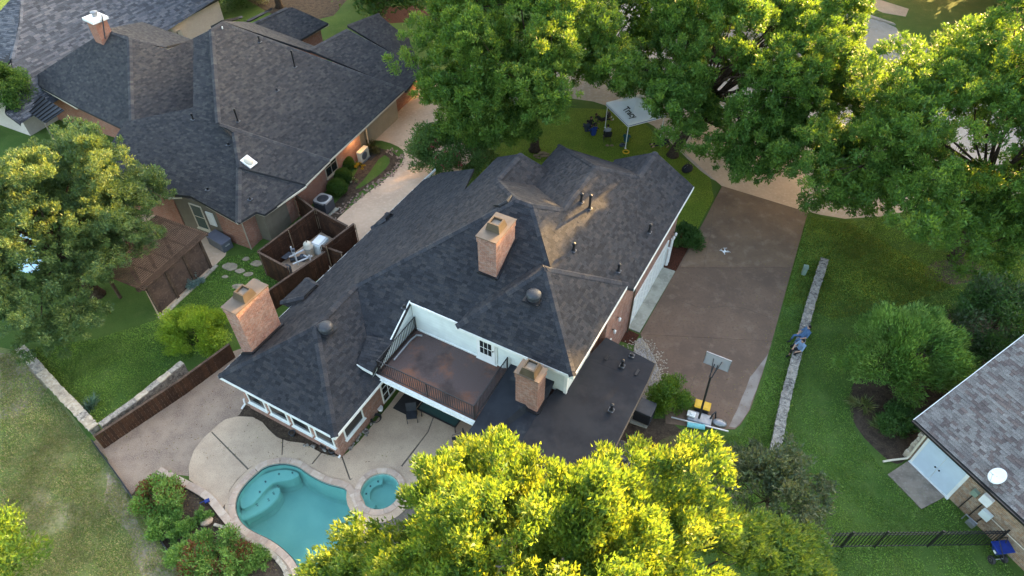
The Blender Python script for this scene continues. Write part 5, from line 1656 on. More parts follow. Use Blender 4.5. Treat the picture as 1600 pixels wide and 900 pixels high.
# pergola with louvred wall
b0_, b1_ = G(252, 491), G(330, 419)
PF = Frame((b0_.x, b0_.y), math.degrees(math.atan2(b1_.y - b0_.y, b1_.x - b0_.x)))
pl_len = (b1_ - b0_).length
pg = root('pergola', b0_, 'brown wooden pergola with slatted roof and louvred wall under the oak', 'pergola')
for i in range(4):
    for b in (0.0, -3.0):
        m = MB(); m.fbox(PF, i*pl_len/3-0.07, i*pl_len/3+0.07, b-0.07, b+0.07, 0, 2.25); m.build('post', M['pergola_wood'], pg)
for b in (0.0, -3.0):
    m = MB(); m.fbox(PF, -0.5, pl_len+0.4, b-0.1, b+0.1, 2.25, 2.45); m.build('beam', M['pergola_wood'], pg)
lm = MB(); lm.box((0,0,0), (pl_len/3-0.16, 0.07, 0.012), Matrix.Rotation(0.6, 3, 'X')); LOUV = lm.mesh('louvre', M['pergola_wood'])
for i in range(3):
    for k in range(30):
        o = obj('louvre', LOUV, None, PF((i+0.5)*pl_len/3, 0.0, 0.18 + k*0.069), PF.rz); setparent(o, pg)
sm_ = MB(); sm_.box((0,0,0), (0.05, 4.0, 0.09)); SLAT = sm_.mesh('slat', M['pergola_wood'])
ns = int((pl_len + 0.9) / 0.135)
sl_ = MB(); sl_.box((0,0,0), (pl_len + 0.9, 0.05, 0.06)); SLAT = sl_.mesh('slat', M['pergola_wood'])
for k in range(30):
    o = obj('slat', SLAT, None, PF(pl_len/2 - 0.05, 0.45 - k*0.13, 2.56), PF.rz); setparent(o, pg)
for i in range(5):
    m = MB(); m.fbox(PF, -0.4+i*(pl_len+0.7)/4-0.03, -0.4+i*(pl_len+0.7)/4+0.03, -3.4, 0.5, 2.45, 2.53); m.build('rafter', M['pergola_wood'], pg)
m = MB(); m.prism([PF(-0.3,0.08), PF(pl_len+0.3,0.08), PF(pl_len+0.3,0.3), PF(-0.3,0.3)], 0, 0.09); tag(m.build('kerb', M['limestone']), 'pale stone kerb at the foot of the pergola wall', 'kerb')

# storage box
q = [G(320,397), G(345,399)]
c = (G(320,368,0.7) + G(345,383,0.7) + G(362,373,0.7) + G(336,357,0.7)) / 4
dx_ = G(345,383,0.7) - G(320,368,0.7); dy_ = G(362,373,0.7) - G(345,383,0.7)
SF = Frame((c.x, c.y), math.degrees(math.atan2(dx_.y, dx_.x)))
sb_ = root('storage_box', (c.x, c.y, 0), 'slate grey plastic storage box against the brick corner', 'storage box')
m = MB(); m.fbox(SF, -dx_.length/2+0.03, dx_.length/2-0.03, -dy_.length/2+0.03, dy_.length/2-0.03, 0, 0.62); m.build('bin', M['grey_plastic'], sb_, bevel=0.02)
m = MB(); m.fbox(SF, -dx_.length/2, dx_.length/2, -dy_.length/2, dy_.length/2, 0.625, 0.71); m.build('lid', flat('slate_lid', (0.135,0.14,0.185), 0.45, 0.15, 3), sb_, bevel=0.02)
m = MB(); m.fbox(SF, dx_.length/2-0.02, dx_.length/2+0.03, -0.15, 0.15, 0.4, 0.46); m.build('handle', M['light_metal'], sb_)
# stepping stones, each a stone
rnd = random.Random(4)
names = ['largest', 'second']
for i, (x, y, r, lab) in enumerate(((360,417,.42,'largest oval stepping stone in the grass, nearest the grey storage box'),(375,424,.26,'small stepping stone just right of the largest one'),(388,429,.24,'small round stepping stone in the middle of the grass strip'),(402,412,.34,'wide stepping stone close to the equipment pen corner'),(385,405,.2,'small stepping stone near the house end of the grass strip'),(372,448,.3,'stepping stone partly behind the pale chimney cap'),(352,433,.16,'tiny stepping stone below the largest one'),(398,440,.28,'stepping stone at the foot of the pen, upper of the last pair'),(405,448,.25,'stepping stone at the foot of the pen, lower of the last pair'))):
    p = G(x, y); m = MB()
    m.prism([p + Vector((math.cos(t)*r*rnd.uniform(.8,1.15)*1.15, math.sin(t)*r*rnd.uniform(.8,1.15)*0.8, 0)) for t in [k*0.7 for k in range(9)]], -0.02, 0.045)
    tag(m.build('stepping_stone', M['flagstone']), lab, 'stepping stone', 'stepping stones by the equipment pen')

# pool equipment
def world_at(x, y, z=0): return G(x, y, z)
t = world_at(486, 402)
eq = root('sand_filter', t, 'cream round filter tank inside the brown equipment pen', 'filter tank')
m = MB(); m.lathe([(0.22,0),(0.26,0.05),(0.27,0.75),(0.29,0.78),(0.29,0.84),(0.26,0.87),(0.24,1.1),(0.15,1.2),(0.0,1.24)], t, 18); m.build('tank', M['cream_plastic'], eq, smooth=True)
m = MB(); m.lathe([(0.04,1.23),(0.04,1.32),(0.0,1.34)], t, 8); m.build('valve', M['bronze_dark'], eq)
m = MB(); m.lathe([(0.295,0.79),(0.30,0.83),(0.295,0.83)], t, 18); m.build('clamp_band', M['grey_metal'], eq)
t = world_at(503, 392)
ht_ = root('pool_heater', t, 'pale blue white pool heater cabinet in the equipment pen', 'heater')
m = MB(); m.box(t + Vector((0,0,0.42)), (0.95,0.7,0.84), NF.rot()); m.build('cabinet', M['white_siding'], ht_, bevel=0.08)
m = MB(); m.box(t + Vector((0,0,0.88)), (0.8,0.55,0.05), NF.rot()); m.build('lid', M['white_plastic'], ht_, bevel=0.03)
t = world_at(462, 412)
pp_ = root('pool_pump', t, 'grey pool pump with white pipework in the equipment pen', 'pump')
m = MB(); m.tube([t + Vector((-0.3,0.1,0.2)), t + Vector((0.25,0.25,0.2))], 0.13, 12); m.build('motor', M['dark_plastic'], pp_)
m = MB(); m.lathe([(0.16,0),(0.17,0.35),(0.12,0.42),(0,0.44)], t + Vector((0.4,0.3,0)), 12); m.build('strainer', M['grey_plastic'], pp_)
for a, b in (((-0.3,0.1,0.45),(0.9,0.7,0.75)), ((0.2,-0.2,0.1),(0.2,-0.2,1.2)), ((0.5,0.3,0.4),(0.9,0.1,0.4)), ((0.9,0.1,0.05),(0.9,0.1,0.6)), ((0.0,-0.4,0.35),(1.0,0.3,0.35)), ((-0.2,0.5,0.1),(-0.2,0.5,0.9))):
    m = MB(); m.tube([t + Vector(a), t + Vector(b)], 0.05, 8); m.build('pipe', M['white_plastic'], pp_)
m = MB(); m.box(t + Vector((-0.55,0.35,0.35)), (0.6,0.45,0.06), NF.rot()); m.build('lid', M['grey_plastic'], pp_)
m = MB(); m.box(t + Vector((0.2,-0.2,1.28)), (0.16,0.12,0.2)); m.build('controller', M['grey_plastic'], pp_)
m = MB(); m.lathe([(0.25,0),(0.26,0.7),(0.2,0.8),(0,0.82)], world_at(452, 432), 14); tag(m.build('filter_canister', M['dark_plastic'], smooth=False), 'black canister at the near end of the equipment pen', 'canister')

# air conditioners: case, corner posts, grille slats, fan
def ac_unit(p, rz, w, h, label, body, topm, group='air conditioning units'):
    r = root('air_conditioner', p, label, 'air conditioner', group)
    R = Matrix.Rotation(rz, 3, 'Z'); p = Vector(p)
    m = MB(); m.box(p + Vector((0,0,0.05+h/2)), (w*0.94, w*0.94, h-0.1), R); m.build('case', body, r)
    sl = MB()
    for k in range(int(h / 0.07)):
        m = MB(); m.box(p + Vector((0,0,0.12+k*0.07)), (w*0.965, w*0.965, 0.012), R); m.build('louvre', M['dark_plastic'], r)
    m = MB()
    rin = w * 0.40
    n = 32; vs = []; fs = []
    z1 = h + 0.03
    sq = []
    for k in range(n):
        a = 2*math.pi*k/n; c, s = math.cos(a), math.sin(a); q = w*0.5/max(abs(c), abs(s)); q = min(q, w*0.62)
        sq.append(p + R @ Vector((c*q, s*q, z1)))
    ci = [p + R @ Vector((math.cos(2*math.pi*k/n)*rin, math.sin(2*math.pi*k/n)*rin, z1+0.01)) for k in range(n)]
    lo_ = [v - Vector((0,0,0.12)) for v in sq]; li = [v - Vector((0,0,0.16)) for v in ci]
    vs = sq + ci + lo_ + li
    for k in range(n):
        j = (k+1) % n
        fs += [(k, j, n+j, n+k), (2*n+k, 2*n+j, j, k), (n+k, n+j, 3*n+j, 3*n+k)]
    m.add(vs, fs); m.build('top', topm, r)
    m = MB(); m.lathe([(rin, h-0.13), (0, h-0.13)], p, 24); m.build('fan_well', M['black_metal'], r)
    m = MB(); m.lathe([(0.09,h-0.12),(0.09,h-0.02),(0,h)], p, 12); m.build('motor', M['grey_metal'], r)
    for k in range(4):
        a = k*math.pi/2 + 0.4; d = Vector((math.cos(a), math.sin(a), 0)); e = Vector((-d.y, d.x, 0))
        m = MB(); c = p + Vector((0,0,h-0.07)); tz = Vector((0,0,0.05))
        m.add([c+d*0.08-e*0.05+tz, c+d*0.08+e*0.05-tz, c+d*rin*0.92+e*0.16-tz, c+d*rin*0.92-e*0.08+tz], [(0,1,2,3)]); m.build('blade', M['light_metal'], r)
    for k in range(10):
        a = k*math.pi/5; d = Vector((math.cos(a), math.sin(a), 0))
        m = MB(); m.bar(p + d*0.1 + Vector((0,0,h+0.03)), p + d*rin*1.03 + Vector((0,0,h+0.035)), 0.008, 0.008); m.build('guard_wire', M['dark_plastic'], r)
    return r
def padbox(pts, label):
    m = MB(); m.prism(px(pts), -0.02, 0.07); tag(m.build('equipment_pad', M['pad']), label, 'concrete pad')
padbox([(981,660),(1010,670),(1026,640),(998,630)], 'pale concrete pad under the black air conditioner')
padbox([(945,728),(980,730),(996,706),(965,700)], 'pale concrete pad under the grey air conditioner')
ac_unit(G(1005,652,0.07), HF.rz, 0.86, 0.85, 'black square air conditioner beside the bushy shrub', M['black_metal'], M['dark_plastic'])
ac_unit(G(970,718,0.07), HF.rz, 0.82, 0.85, 'light grey air conditioner half hidden by the near tree', M['grey_plastic'], M['light_metal'])
padbox([(490,335),(512,341),(530,327),(508,320)], 'concrete pad under the white topped air conditioner')
ac_unit(G(509,329,0.07), NF.rz, 0.95, 0.95, 'white topped air conditioner by the brown fence and red brick wall', M['grey_plastic'], M['light_metal'])
m = MB(); pa_ = NF(7.6, 1.25)
# wall-type outdoor unit
ms = root('split_unit', G(569, 250), 'cream side-blowing air conditioner beside the clipped round shrubs', 'air conditioner', 'air conditioning units')
c = G(569, 250); m = MB(); m.box(c + Vector((0,0,0.5)), (0.95, 0.36, 0.8), NF.rot()); m.build('case', M['cream_plastic'], ms, bevel=0.03)
m = MB(); Rf = NF.rot() @ Matrix.Rotation(math.pi/2, 3, 'X'); m.lathe([(0.29,0.0),(0.29,0.02),(0.2,0.03),(0.05,0.03),(0,0.03)], c + NF.eb*0.18 + NF.ea*(-0.1) + Vector((0,0,0.5)), 20, Rf); m.build('fan_grille', M['grey_plastic'], ms)
m = MB(); m.box(c + Vector((0,0,0.05)), (1.0,0.45,0.1), NF.rot()); m.build('stand', M['grey_metal'], ms)
m = MB(); m.fbox(NF, 10.7, 11.6, 1.1, 1.6, 0.03, 0.05); tag(m.build('door_mat', M['rubber']), 'black mat outside the neighbour side door', 'mat')
# cobble border round the island: countable-sized stones joined
rnd = random.Random(9); m = MB()
path = [G(x, y) for x, y in ((512,348),(545,318),(575,296),(606,276),(626,256),(624,242),(606,234))]
for a, b in zip(path[:-1], path[1:]):
    L = (b - a).length
    d = (b - a).normalized(); s = Vector((-d.y, d.x, 0))
    for k in range(int(L / 0.05)):
        p = a + d * rnd.uniform(0, L) + s * rnd.uniform(-0.32, 0.32)
        m.ball((p.x, p.y, 0.03), (rnd.uniform(.05,.1), rnd.uniform(.04,.08), rnd.uniform(.03,.06)), 6, 4, Matrix.Rotation(rnd.uniform(0,3), 3, 'Z'))
tag(m.build('river_stones', ground_mat('river_stone', [(0.30,0.20,0.15), ((0.18,0.13,0.10), 6, 0.4, 0.6, 3), ((0.42,0.33,0.27), 11, 0.5, 0.65, 3)], bumps=0.2)), 'strip of rounded reddish river stones edging the lawn island', 'stones', kind='stuff')
# loose white stones in the gravel corner
m = MB(); wg = [G(x, y) for x, y in ((992,540),(1010,540),(1030,575),(1030,600),(1010,620))]
for k in range(500):
    i = rnd.randrange(len(wg) - 1); t = rnd.random(); p = wg[i] + (wg[i+1] - wg[i]) * t + Vector((rnd.gauss(0,.25), rnd.gauss(0,.25), 0))
    m.ball((p.x, p.y, 0.03), (rnd.uniform(.03,.06), rnd.uniform(.03,.05), rnd.uniform(.02,.04)), 5, 4, Matrix.Rotation(rnd.uniform(0,3), 3, 'Z'))
tag(m.build('white_stones', M['limestone']), 'scatter of white stones round the low roof corner', 'stones', kind='stuff')
# neighbour pool behind the oak
p2 = root('swimming_pool', POOL2[0], 'neighbour pool, bright cyan water showing through the oak leaves', 'pool')
m = MB(); n = len(POOL2); m.add([(p.x, p.y, 0) for p in POOL2] + [(p.x, p.y, -1.2) for p in POOL2], [(i, n+i, n+(i+1) % n, (i+1) % n) for i in range(n)])
P_ = [Vector((p.x, p.y, 0)) for p in POOL2]; m.add([(p.x, p.y, -1.2) for p in P_], [tuple(t) for t in tessellate_polygon([P_])])
m.build('basin', flat('blue_plaster', (0.10, 0.55, 0.68), 0.6, 0.1, 2), p2)
m = MB(); m.add([(p.x, p.y, -0.08) for p in P_], [tuple(t) for t in tessellate_polygon([P_])]); m.build('water', M['water'], p2)

# hairline cracks in the drive
rnd = random.Random(31)
for pts in ([(1062,470),(1100,482),(1150,478),(1214,498)], [(1120,300),(1112,350),(1096,419)], [(1110,530),(1104,560),(1085,590),(1070,640)]):
    q = [G(x + rnd.uniform(-3, 3), y + rnd.uniform(-3, 3), 0.031) for x, y in pts]
    q = smooth_path(q, 1); q = [v + Vector((rnd.uniform(-.03,.03), rnd.uniform(-.03,.03), 0)) for v in q]
    m = MB()
    for a, b in zip(q[:-1], q[1:]): m.bar(a, b, 0.014, 0.004)
    m.build('crack', M['bronze_dark'], drive)

# basketball hoop
hb = G(1091, 657)
bh = root('basketball_hoop', hb, 'portable basketball hoop with black pole and clear backboard at the drive end', 'basketball hoop')
bd = (G(1107, 600, 2.0) - hb); bd.z = 0
top_ = G(1110, 590, 2.35); tp_ = Vector((top_.x, top_.y, 2.35))
m = MB(); m.tube([hb + Vector((0,0,0.15)), tp_], [0.055,0.05], 10); m.build('pole', M['black_metal'], bh)
# backboard plane faces the drive; corners from the survey
bc = [G(1106,549,3.15), G(1142,563,3.15), G(1136,585,2.35), G(1099,568,2.35)]
cx = sum(bc, Vector()) / 4
ex = (bc[1] - bc[0]); ex.z = 0; ex.normalize()
nrm = Vector((-ex.y, ex.x, 0))
Rb = Matrix((ex, nrm, Vector((0,0,1)))).transposed()
bmat, nt_, b_, out_ = newmat('backboard'); b_.inputs['Base Color'].default_value = (0.42,0.44,0.47,1); b_.inputs['Roughness'].default_value = 0.15; b_.inputs['Alpha'].default_value = 0.62
m = MB(); m.box((cx.x, cx.y, 2.8), (1.15, 0.03, 0.8), Rb); m.build('backboard', bmat, bh)
for (ox, oz, sx, sz) in ((0,0.4,1.19,0.03),(0,-0.4,1.19,0.03),(0.58,0,0.03,0.8),(-0.58,0,0.03,0.8)):
    m = MB(); m.box(Vector((cx.x, cx.y, 2.8+oz)) + ex*ox, (sx, 0.045, sz), Rb); m.build('backboard_frame', M['grey_metal'], bh)
for s in (-1, 1):
    m = MB(); m.tube([tp_ + ex*s*0.06, Vector((cx.x, cx.y, 2.6)) - nrm*0.03 + ex*s*0.08], 0.025, 6); m.build('arm', M['black_metal'], bh)
    m = MB(); m.tube([tp_ + Vector((0,0,-0.25)), Vector((cx.x, cx.y, 2.95)) - nrm*0.03 + ex*s*0.2], 0.02, 6); m.build('brace', M['black_metal'], bh)
rim = Vector((cx.x, cx.y, 2.5)) + nrm*0.3
m = MB(); m.tube([rim + Vector((math.cos(k*0.3142)*0.23, math.sin(k*0.3142)*0.23, 0)) for k in range(21)], 0.012, 6); m.build('rim', flat('rim_orange', (0.5,0.1,0.02), 0.5), bh)
m = MB()
for k in range(10):
    a = k*0.628; m.tube([rim + Vector((math.cos(a)*.22, math.sin(a)*.22, 0)), rim + Vector((math.cos(a+.3)*.12, math.sin(a+.3)*.12, -0.4))], 0.006, 4)
m.build('net', M['white_plastic'], bh)
m = MB(); m.box(hb + Vector((0.05,0.05,0.1)), (1.15,0.62,0.2), Matrix.Rotation(-0.35,3,'Z')); m.build('base', M['grey_metal'], bh, bevel=0.06)
# clutter at its foot
p = G(1098, 633, 0.35); bx_ = root('storage_tote', (p.x, p.y, 0), 'tote with bright yellow lid at the foot of the basketball hoop', 'tote')
m = MB(); m.box((p.x, p.y, 0.17), (0.66,0.42,0.32), Matrix.Rotation(-0.38,3,'Z')); m.build('bin', M['dark_plastic'], bx_, bevel=0.03)
m = MB(); m.box((p.x, p.y, 0.355), (0.76,0.5,0.06), Matrix.Rotation(-0.38,3,'Z')); ld_ = m.build('lid', M['yellow_plastic'], bx_, bevel=0.03)
m = MB(); m.box((p.x, p.y, 0.392), (0.6,0.36,0.02), Matrix.Rotation(-0.38,3,'Z')); m.build('lid_panel', M['yellow_plastic'], ld_, bevel=0.01)
p = G(1087, 667, 0.12); m = MB(); m.tube([p + Vector((-0.38,0.14,0)), p + Vector((0.42,-0.02,0))], 0.13, 14); tag(m.build('foam_roll', M['cyan_plastic'], smooth=False), 'pale cyan roll lying on the grass below the hoop base', 'roll')
p = G(1080, 648, 0.2); m = MB(); m.box((p.x, p.y, 0.26), (0.4,0.3,0.1), Matrix.Rotation(-0.4,3,'Z')); m.tube([(p.x,p.y,0.2),(p.x,p.y,0.36)], 0.09, 10); tag(m.build('white_bucket', M['white_plastic'], bevel=0.02), 'white plastic pail left of the hoop pole', 'pail')
p = G(1124, 661, 0.1); m = MB(); m.ball((p.x, p.y, 0.12), (0.36,0.22,0.14), 14, 8, Matrix.Rotation(-0.3,3,'Z')); tag(m.build('bag', M['grey_metal'], smooth=True), 'rounded grey bundle right of the hoop base', 'bundle')
m = MB(); m.bar(G(1049,652,0.15), G(1138,674,0.15), 0.06, 0.05); tag(m.build('metal_bar', M['light_metal']), 'long thin metal bar lying across the end of the drive', 'bar')
p = G(1112, 652, 0.2); m = MB(); m.tube([(p.x-.1,p.y-.1,0.12),(p.x,p.y,0.45),(p.x+.15,p.y+.1,0.5),(p.x+.2,p.y,0.15)], 0.04, 8); tag(m.build('folded_cart', M['black_metal']), 'small black folded cart frame beside the hoop base', 'cart')
# utility pedestal
p = G(1255, 428); ub = root('utility_box', p, 'small grey green utility pedestal standing in the grass', 'utility box')
m = MB(); m.box(p + Vector((0,0,0.28)), (0.24,0.3,0.56), Matrix.Rotation(-0.3,3,'Z')); m.build('case', M['green_box'], ub, bevel=0.03)
m = MB(); m.box(p + Vector((0,0,0.58)), (0.28,0.34,0.06), Matrix.Rotation(-0.3,3,'Z')); m.build('lid', M['green_box'], ub, bevel=0.02)
# white quadcopter over the drive
p = G(1132, 393, 1.6); qd = root('drone', p, 'small white quadcopter hovering above the brown driveway', 'drone')
m = MB(); m.box(p, (0.2,0.11,0.07), Matrix.Rotation(0.5,3,'Z')); m.build('body', M['white_plastic'], qd, bevel=0.02)
for k in range(4):
    a = 0.5 + math.pi/4 + k*math.pi/2; e = p + Vector((math.cos(a)*0.22, math.sin(a)*0.22, 0.03))
    m = MB(); m.tube([p, e], [0.024,0.016], 6); ar_ = m.build('arm', M['white_plastic'], qd)
    m = MB(); m.lathe([(0.022,-0.03),(0.022,0.03),(0,0.035)], e, 8); m.build('motor', M['grey_metal'], ar_)
    m = MB(); m.box(e + Vector((0,0,0.04)), (0.22,0.022,0.005), Matrix.Rotation(k*0.8,3,'Z')); m.build('propeller', M['white_plastic'], ar_)
# blue spreader by the fence
p = G(1553, 872); sp_ = root('lawn_spreader', p, 'blue wheeled lawn spreader parked by the fence post', 'spreader')
Rs = Matrix.Rotation(0.1, 3, 'Z')
m = MB(); b4 = [(-.16,-.13),(.16,-.13),(.16,.13),(-.16,.13)]; t4 = [(-.34,-.24),(.34,-.24),(.34,.24),(-.34,.24)]
lo4 = [p + Rs @ Vector((x, y+0.1, 0.38)) for x, y in b4]; hi4 = [p + Rs @ Vector((x, y+0.1, 0.82)) for x, y in t4]
m.add(lo4 + hi4, [(3,2,1,0),(0,1,5,4),(1,2,6,5),(2,3,7,6),(3,0,4,7),(4,5,6,7)]); m.build('hopper', M['blue_plastic'], sp_, bevel=0.03)
m = MB(); m.box(p + Rs @ Vector((0,0.1,0.85)), (0.74,0.54,0.05), Rs); m.build('cover', M['blue_plastic'], sp_, bevel=0.02)
m = MB(); m.box(p + Rs @ Vector((-0.345,0.0,0.7)), (0.012,0.14,0.1), Rs); m.build('sticker', M['white_plastic'], sp_)
for s in (-1, 1):
    Rw = Rs @ Matrix.Rotation(math.pi/2, 3, 'Y')
    m = MB(); m.lathe([(0.08,-0.05),(0.16,-0.06),(0.18,-0.03),(0.18,0.03),(0.16,0.06),(0.08,0.05)], p + Rs @ Vector((s*0.27,-0.12,0.18)), 18, Rw); w_ = m.build('wheel', M['rubber'], sp_)
    m = MB(); m.lathe([(0.09,-0.05),(0.09,0.05)], p + Rs @ Vector((s*0.27,-0.12,0.18)), 12, Rw); m.build('hub', M['light_metal'], w_)
m = MB(); m.tube([p + Rs @ Vector((-0.27,-0.12,0.18)), p + Rs @ Vector((0.27,-0.12,0.18))], 0.02, 8); m.build('axle', M['light_metal'], sp_)
m = MB(); m.tube([p + Rs @ Vector((-.14,0.0,0.3)), p + Rs @ Vector((-.2,-.4,.75)), p + Rs @ Vector((-.2,.35,1.15)), p + Rs @ Vector((.2,.35,1.15)), p + Rs @ Vector((.14,0,.3))], 0.018, 8); m.build('handle', M['black_metal'], sp_)
# patio furniture under the balcony, hose, small things
p = HF(-9.6,-5.6); tb = root('patio_table', p, 'long dark glass patio table under the balcony', 'table')
m = MB(); m.fbox(HF, -10.1,-9.1,-6.7,-4.6, 0.70, 0.73); m.build('top', M['glass_green'], tb)
for a in (-10.0,-9.2):
    for b in (-6.6,-4.7):
        m = MB(); m.tube([HF(a,b,0.03), HF(a,b,0.7)], 0.025, 8); m.build('leg', M['black_metal'], tb)
for a0_, a1_, b0_, b1_ in ((-10.13,-10.08,-6.72,-4.58),(-9.12,-9.07,-6.72,-4.58),(-10.1,-9.1,-6.73,-6.68),(-10.1,-9.1,-4.62,-4.57)):
    m = MB(); m.fbox(HF, a0_, a1_, b0_, b1_, 0.69, 0.75); m.build('frame', M['black_metal'], tb)
def chair(p, rz, label):
    r = root('patio_chair', p, label, 'chair', 'patio chairs')
    R = Matrix.Rotation(rz, 3, 'Z'); L = lambda x, y, z_: Vector(p) + R @ Vector((x, y, z_))
    m = MB(); m.box(L(0,0,0.43), (0.5,0.5,0.03), R); m.build('seat', M['dark_plastic'], r)
    m = MB(); m.box(L(0,-0.26,0.72), (0.5,0.04,0.55), R @ Matrix.Rotation(0.15,3,'X')); m.build('backrest', M['dark_plastic'], r)
    for x in (-.24,.24):
        for y in (-.24,.24):
            m = MB(); m.tube([L(x,y,0.03), L(x,y,0.43)], 0.016, 6); m.build('leg', M['black_metal'], r)
        m = MB(); m.tube([L(x,-.25,.66), L(x,.22,.64), L(x,.24,.43)], 0.014, 6); m.build('armrest', M['black_metal'], r)
chair(HF(-10.35,-6.9), HF.rz + 2.2, 'dark patio chair at the near end of the glass table')
chair(HF(-10.5,-4.2), HF.rz + 0.8, 'dark patio chair under the balcony corner by the tree')
hr = G(588, 656); hs = root('hose_reel', hr, 'coiled black garden hose on the patio by the brick wall', 'hose')
for k in range(4):
    m = MB(); m.tube([hr + Vector((math.cos(a)*(0.2+0.02*k), math.sin(a)*(0.2+0.02*k), 0.08+k*0.03)) for a in [j*0.33 for j in range(20)]], 0.018, 6); m.build('coil', M['rubber'], hs)
p = G(595, 642); m = MB(); m.lathe([(0.10,0.04),(0.14,0.2),(0.13,0.26),(0.15,0.28),(0,0.28)], p, 14); tag(m.build('bucket', M['white_plastic']), 'small white pail on the patio beside the black hose', 'pail')
rnd = random.Random(12)
m = MB()
for (x0, y0, x1, y1, n) in ((540,708,583,660,26),(470,695,528,712,10)):
    for k in range(n):
        t = rnd.random(); p = G(x0+(x1-x0)*t, y0+(y1-y0)*t); p += Vector((rnd.gauss(0,.08), rnd.gauss(0,.08), 0.05))
        m.ball(p, (rnd.uniform(.05,.11), rnd.uniform(.05,.1), rnd.uniform(.03,.07)), 6, 5, Matrix.Rotation(rnd.uniform(0,3),3,'Z'))
tag(m.build('bed_stones', M['old_stone']), 'small rough stones edging the bed along the brick wall', 'stones', kind='stuff')
for (x, y, lab) in ((458,680,'black flower pot in the bed below the wing windows'), (507,700,'black flower pot in the bed near the wing corner'), (520,707,'small black pot by the white corner downspout')):
    p = G(x, y); r_ = root('flower_pot', p, lab, 'pot')
    m = MB(); m.lathe([(0.10,0),(0.15,0.22),(0.17,0.24),(0.15,0.26),(0.13,0.22),(0,0.2)], p, 14); m.build('pot', M['dark_plastic'], r_)
    m = MB(); m.lathe([(0.13,0.215),(0,0.23)], p, 12); m.build('soil', M['soil'], r_)
for (x, y, lab) in ((381,636,'white downspout elbow at the gravel corner of the wing'), (532,712,'white downspout elbow at the patio corner of the wing')):
    p = G(x, y); m = MB(); m.tube([p + Vector((0.1,0.12,0.5)), p + Vector((0.08,0.08,0.15)), p + Vector((-0.05,-0.15,0.06))], 0.05, 8); tag(m.build('downspout', M['white_plastic']), lab, 'downspout')
for i, (x, y, lab) in enumerate(((324,816,'pink flat boulder at the end of the short garden wall'),)):
    p = G(x, y); m = MB(); m.ball((p.x, p.y, 0.1), (0.28,0.22,0.14), 9, 6, Matrix.Rotation(0.5,3,'Z')); tag(m.build('boulder', M['coping']), lab, 'boulder')
m = MB(); m.bar(G(335,820,0.1), G(368,830,0.1), 0.12, 0.14); tag(m.build('stone_bar', M['limestone']), 'short pale stone kerb beside the pink boulder', 'kerb')
p = G(324, 783, 0.12); m = MB(); m.box((p.x,p.y,0.15), (0.2,0.16,0.07), Matrix.Rotation(0.5,3,'Z')); m.tube([(p.x-.1,p.y,.15),(p.x-.3,p.y-.1,.13)], 0.02, 6); tag(m.build('pool_brush', M['blue_plastic']), 'small blue pool brush on the stone wall cap', 'brush')
p = G(30, 480); 

# ------------------------------------------------------------------ trees and shrubs
GREEN = [(0.1020,0.2012,0.0352), (0.0780,0.1725,0.0352), (0.1260,0.2242,0.0418), (0.0720,0.1552,0.0352), (0.1440,0.2357,0.0462)]
GOLD = [(0.115,0.20,0.034), (0.09,0.175,0.034), (0.14,0.22,0.038), (0.075,0.155,0.033), (0.155,0.225,0.042)]
DEEP = [(0.059,0.133,0.031), (0.045,0.105,0.025), (0.077,0.161,0.036), (0.091,0.175,0.042)]
OAK = [(0.085,0.150,0.052), (0.07,0.128,0.048), (0.115,0.180,0.064), (0.13,0.19,0.062), (0.08,0.150,0.068)]
LIME = [(0.130,0.227,0.029), (0.111,0.202,0.026), (0.169,0.260,0.039)]
DULL = [(0.085,0.125,0.062), (0.065,0.10,0.052), (0.115,0.15,0.078), (0.10,0.12,0.07)]
MYRT = [(0.1242,0.2484,0.0529), (0.0931,0.2024,0.0471), (0.1552,0.2875,0.0655), (0.1863,0.3105,0.0805)]

tree('shade_tree', 'big sunlit tree in the foreground overlapping the pool and low roof', 'tree',
     (1.2, 6.2, 0), (0.6, 6.8, 8.0), (6.0, 5.0, 3.5), 120, 1.0, 360000, 0.14, GOLD, M['leaf'], M['bark'], 11, 0.3, 30, leafkw=dict(tuft=0.7, up=0.6), bunch=(13, 0.34), clumpkw=dict(flat=1.0, lump=0.38), extra=[(6.6+0.5*math.sin(k*2.1), 5.2+0.9*math.cos(k*1.7), 5.2+0.35*(k%4)-0.12*k, 0.62, 1.2) for k in range(16)] + [(*G(1120 + 24*(k % 7), 800 + 16*(k // 7) + 9*(k % 7), 6.2 - 0.35*(k % 7)), 0.62, 1.0) for k in range(28)])
tree('shade_tree', 'tall green tree on the front lawn left of the white canopy', 'tree',
     (1.6, 40.6, 0), (1.0, 40.6, 7.6), (6.6, 6.0, 6.0), 165, 1.15, 300000, 0.18, GREEN, M['leaf'], M['bark'], 12, 0.3, 34, extra=[(*G(700 + 24*(k % 6), 170 + 20*(k // 6), 4.6 - 0.5*(k // 6)), 0.9, 0.8) for k in range(18)] + [(*G(815 + 9*(k % 3), 195 + 14*(k // 3), 3.6 - 0.4*(k // 3)), 0.6, 0.9) for k in range(6)], bunch=(13, 0.38), clumpkw=dict(low=-0.8, lump=0.3), gaps=[(862,170,1000,265),(915,140,1010,260)])
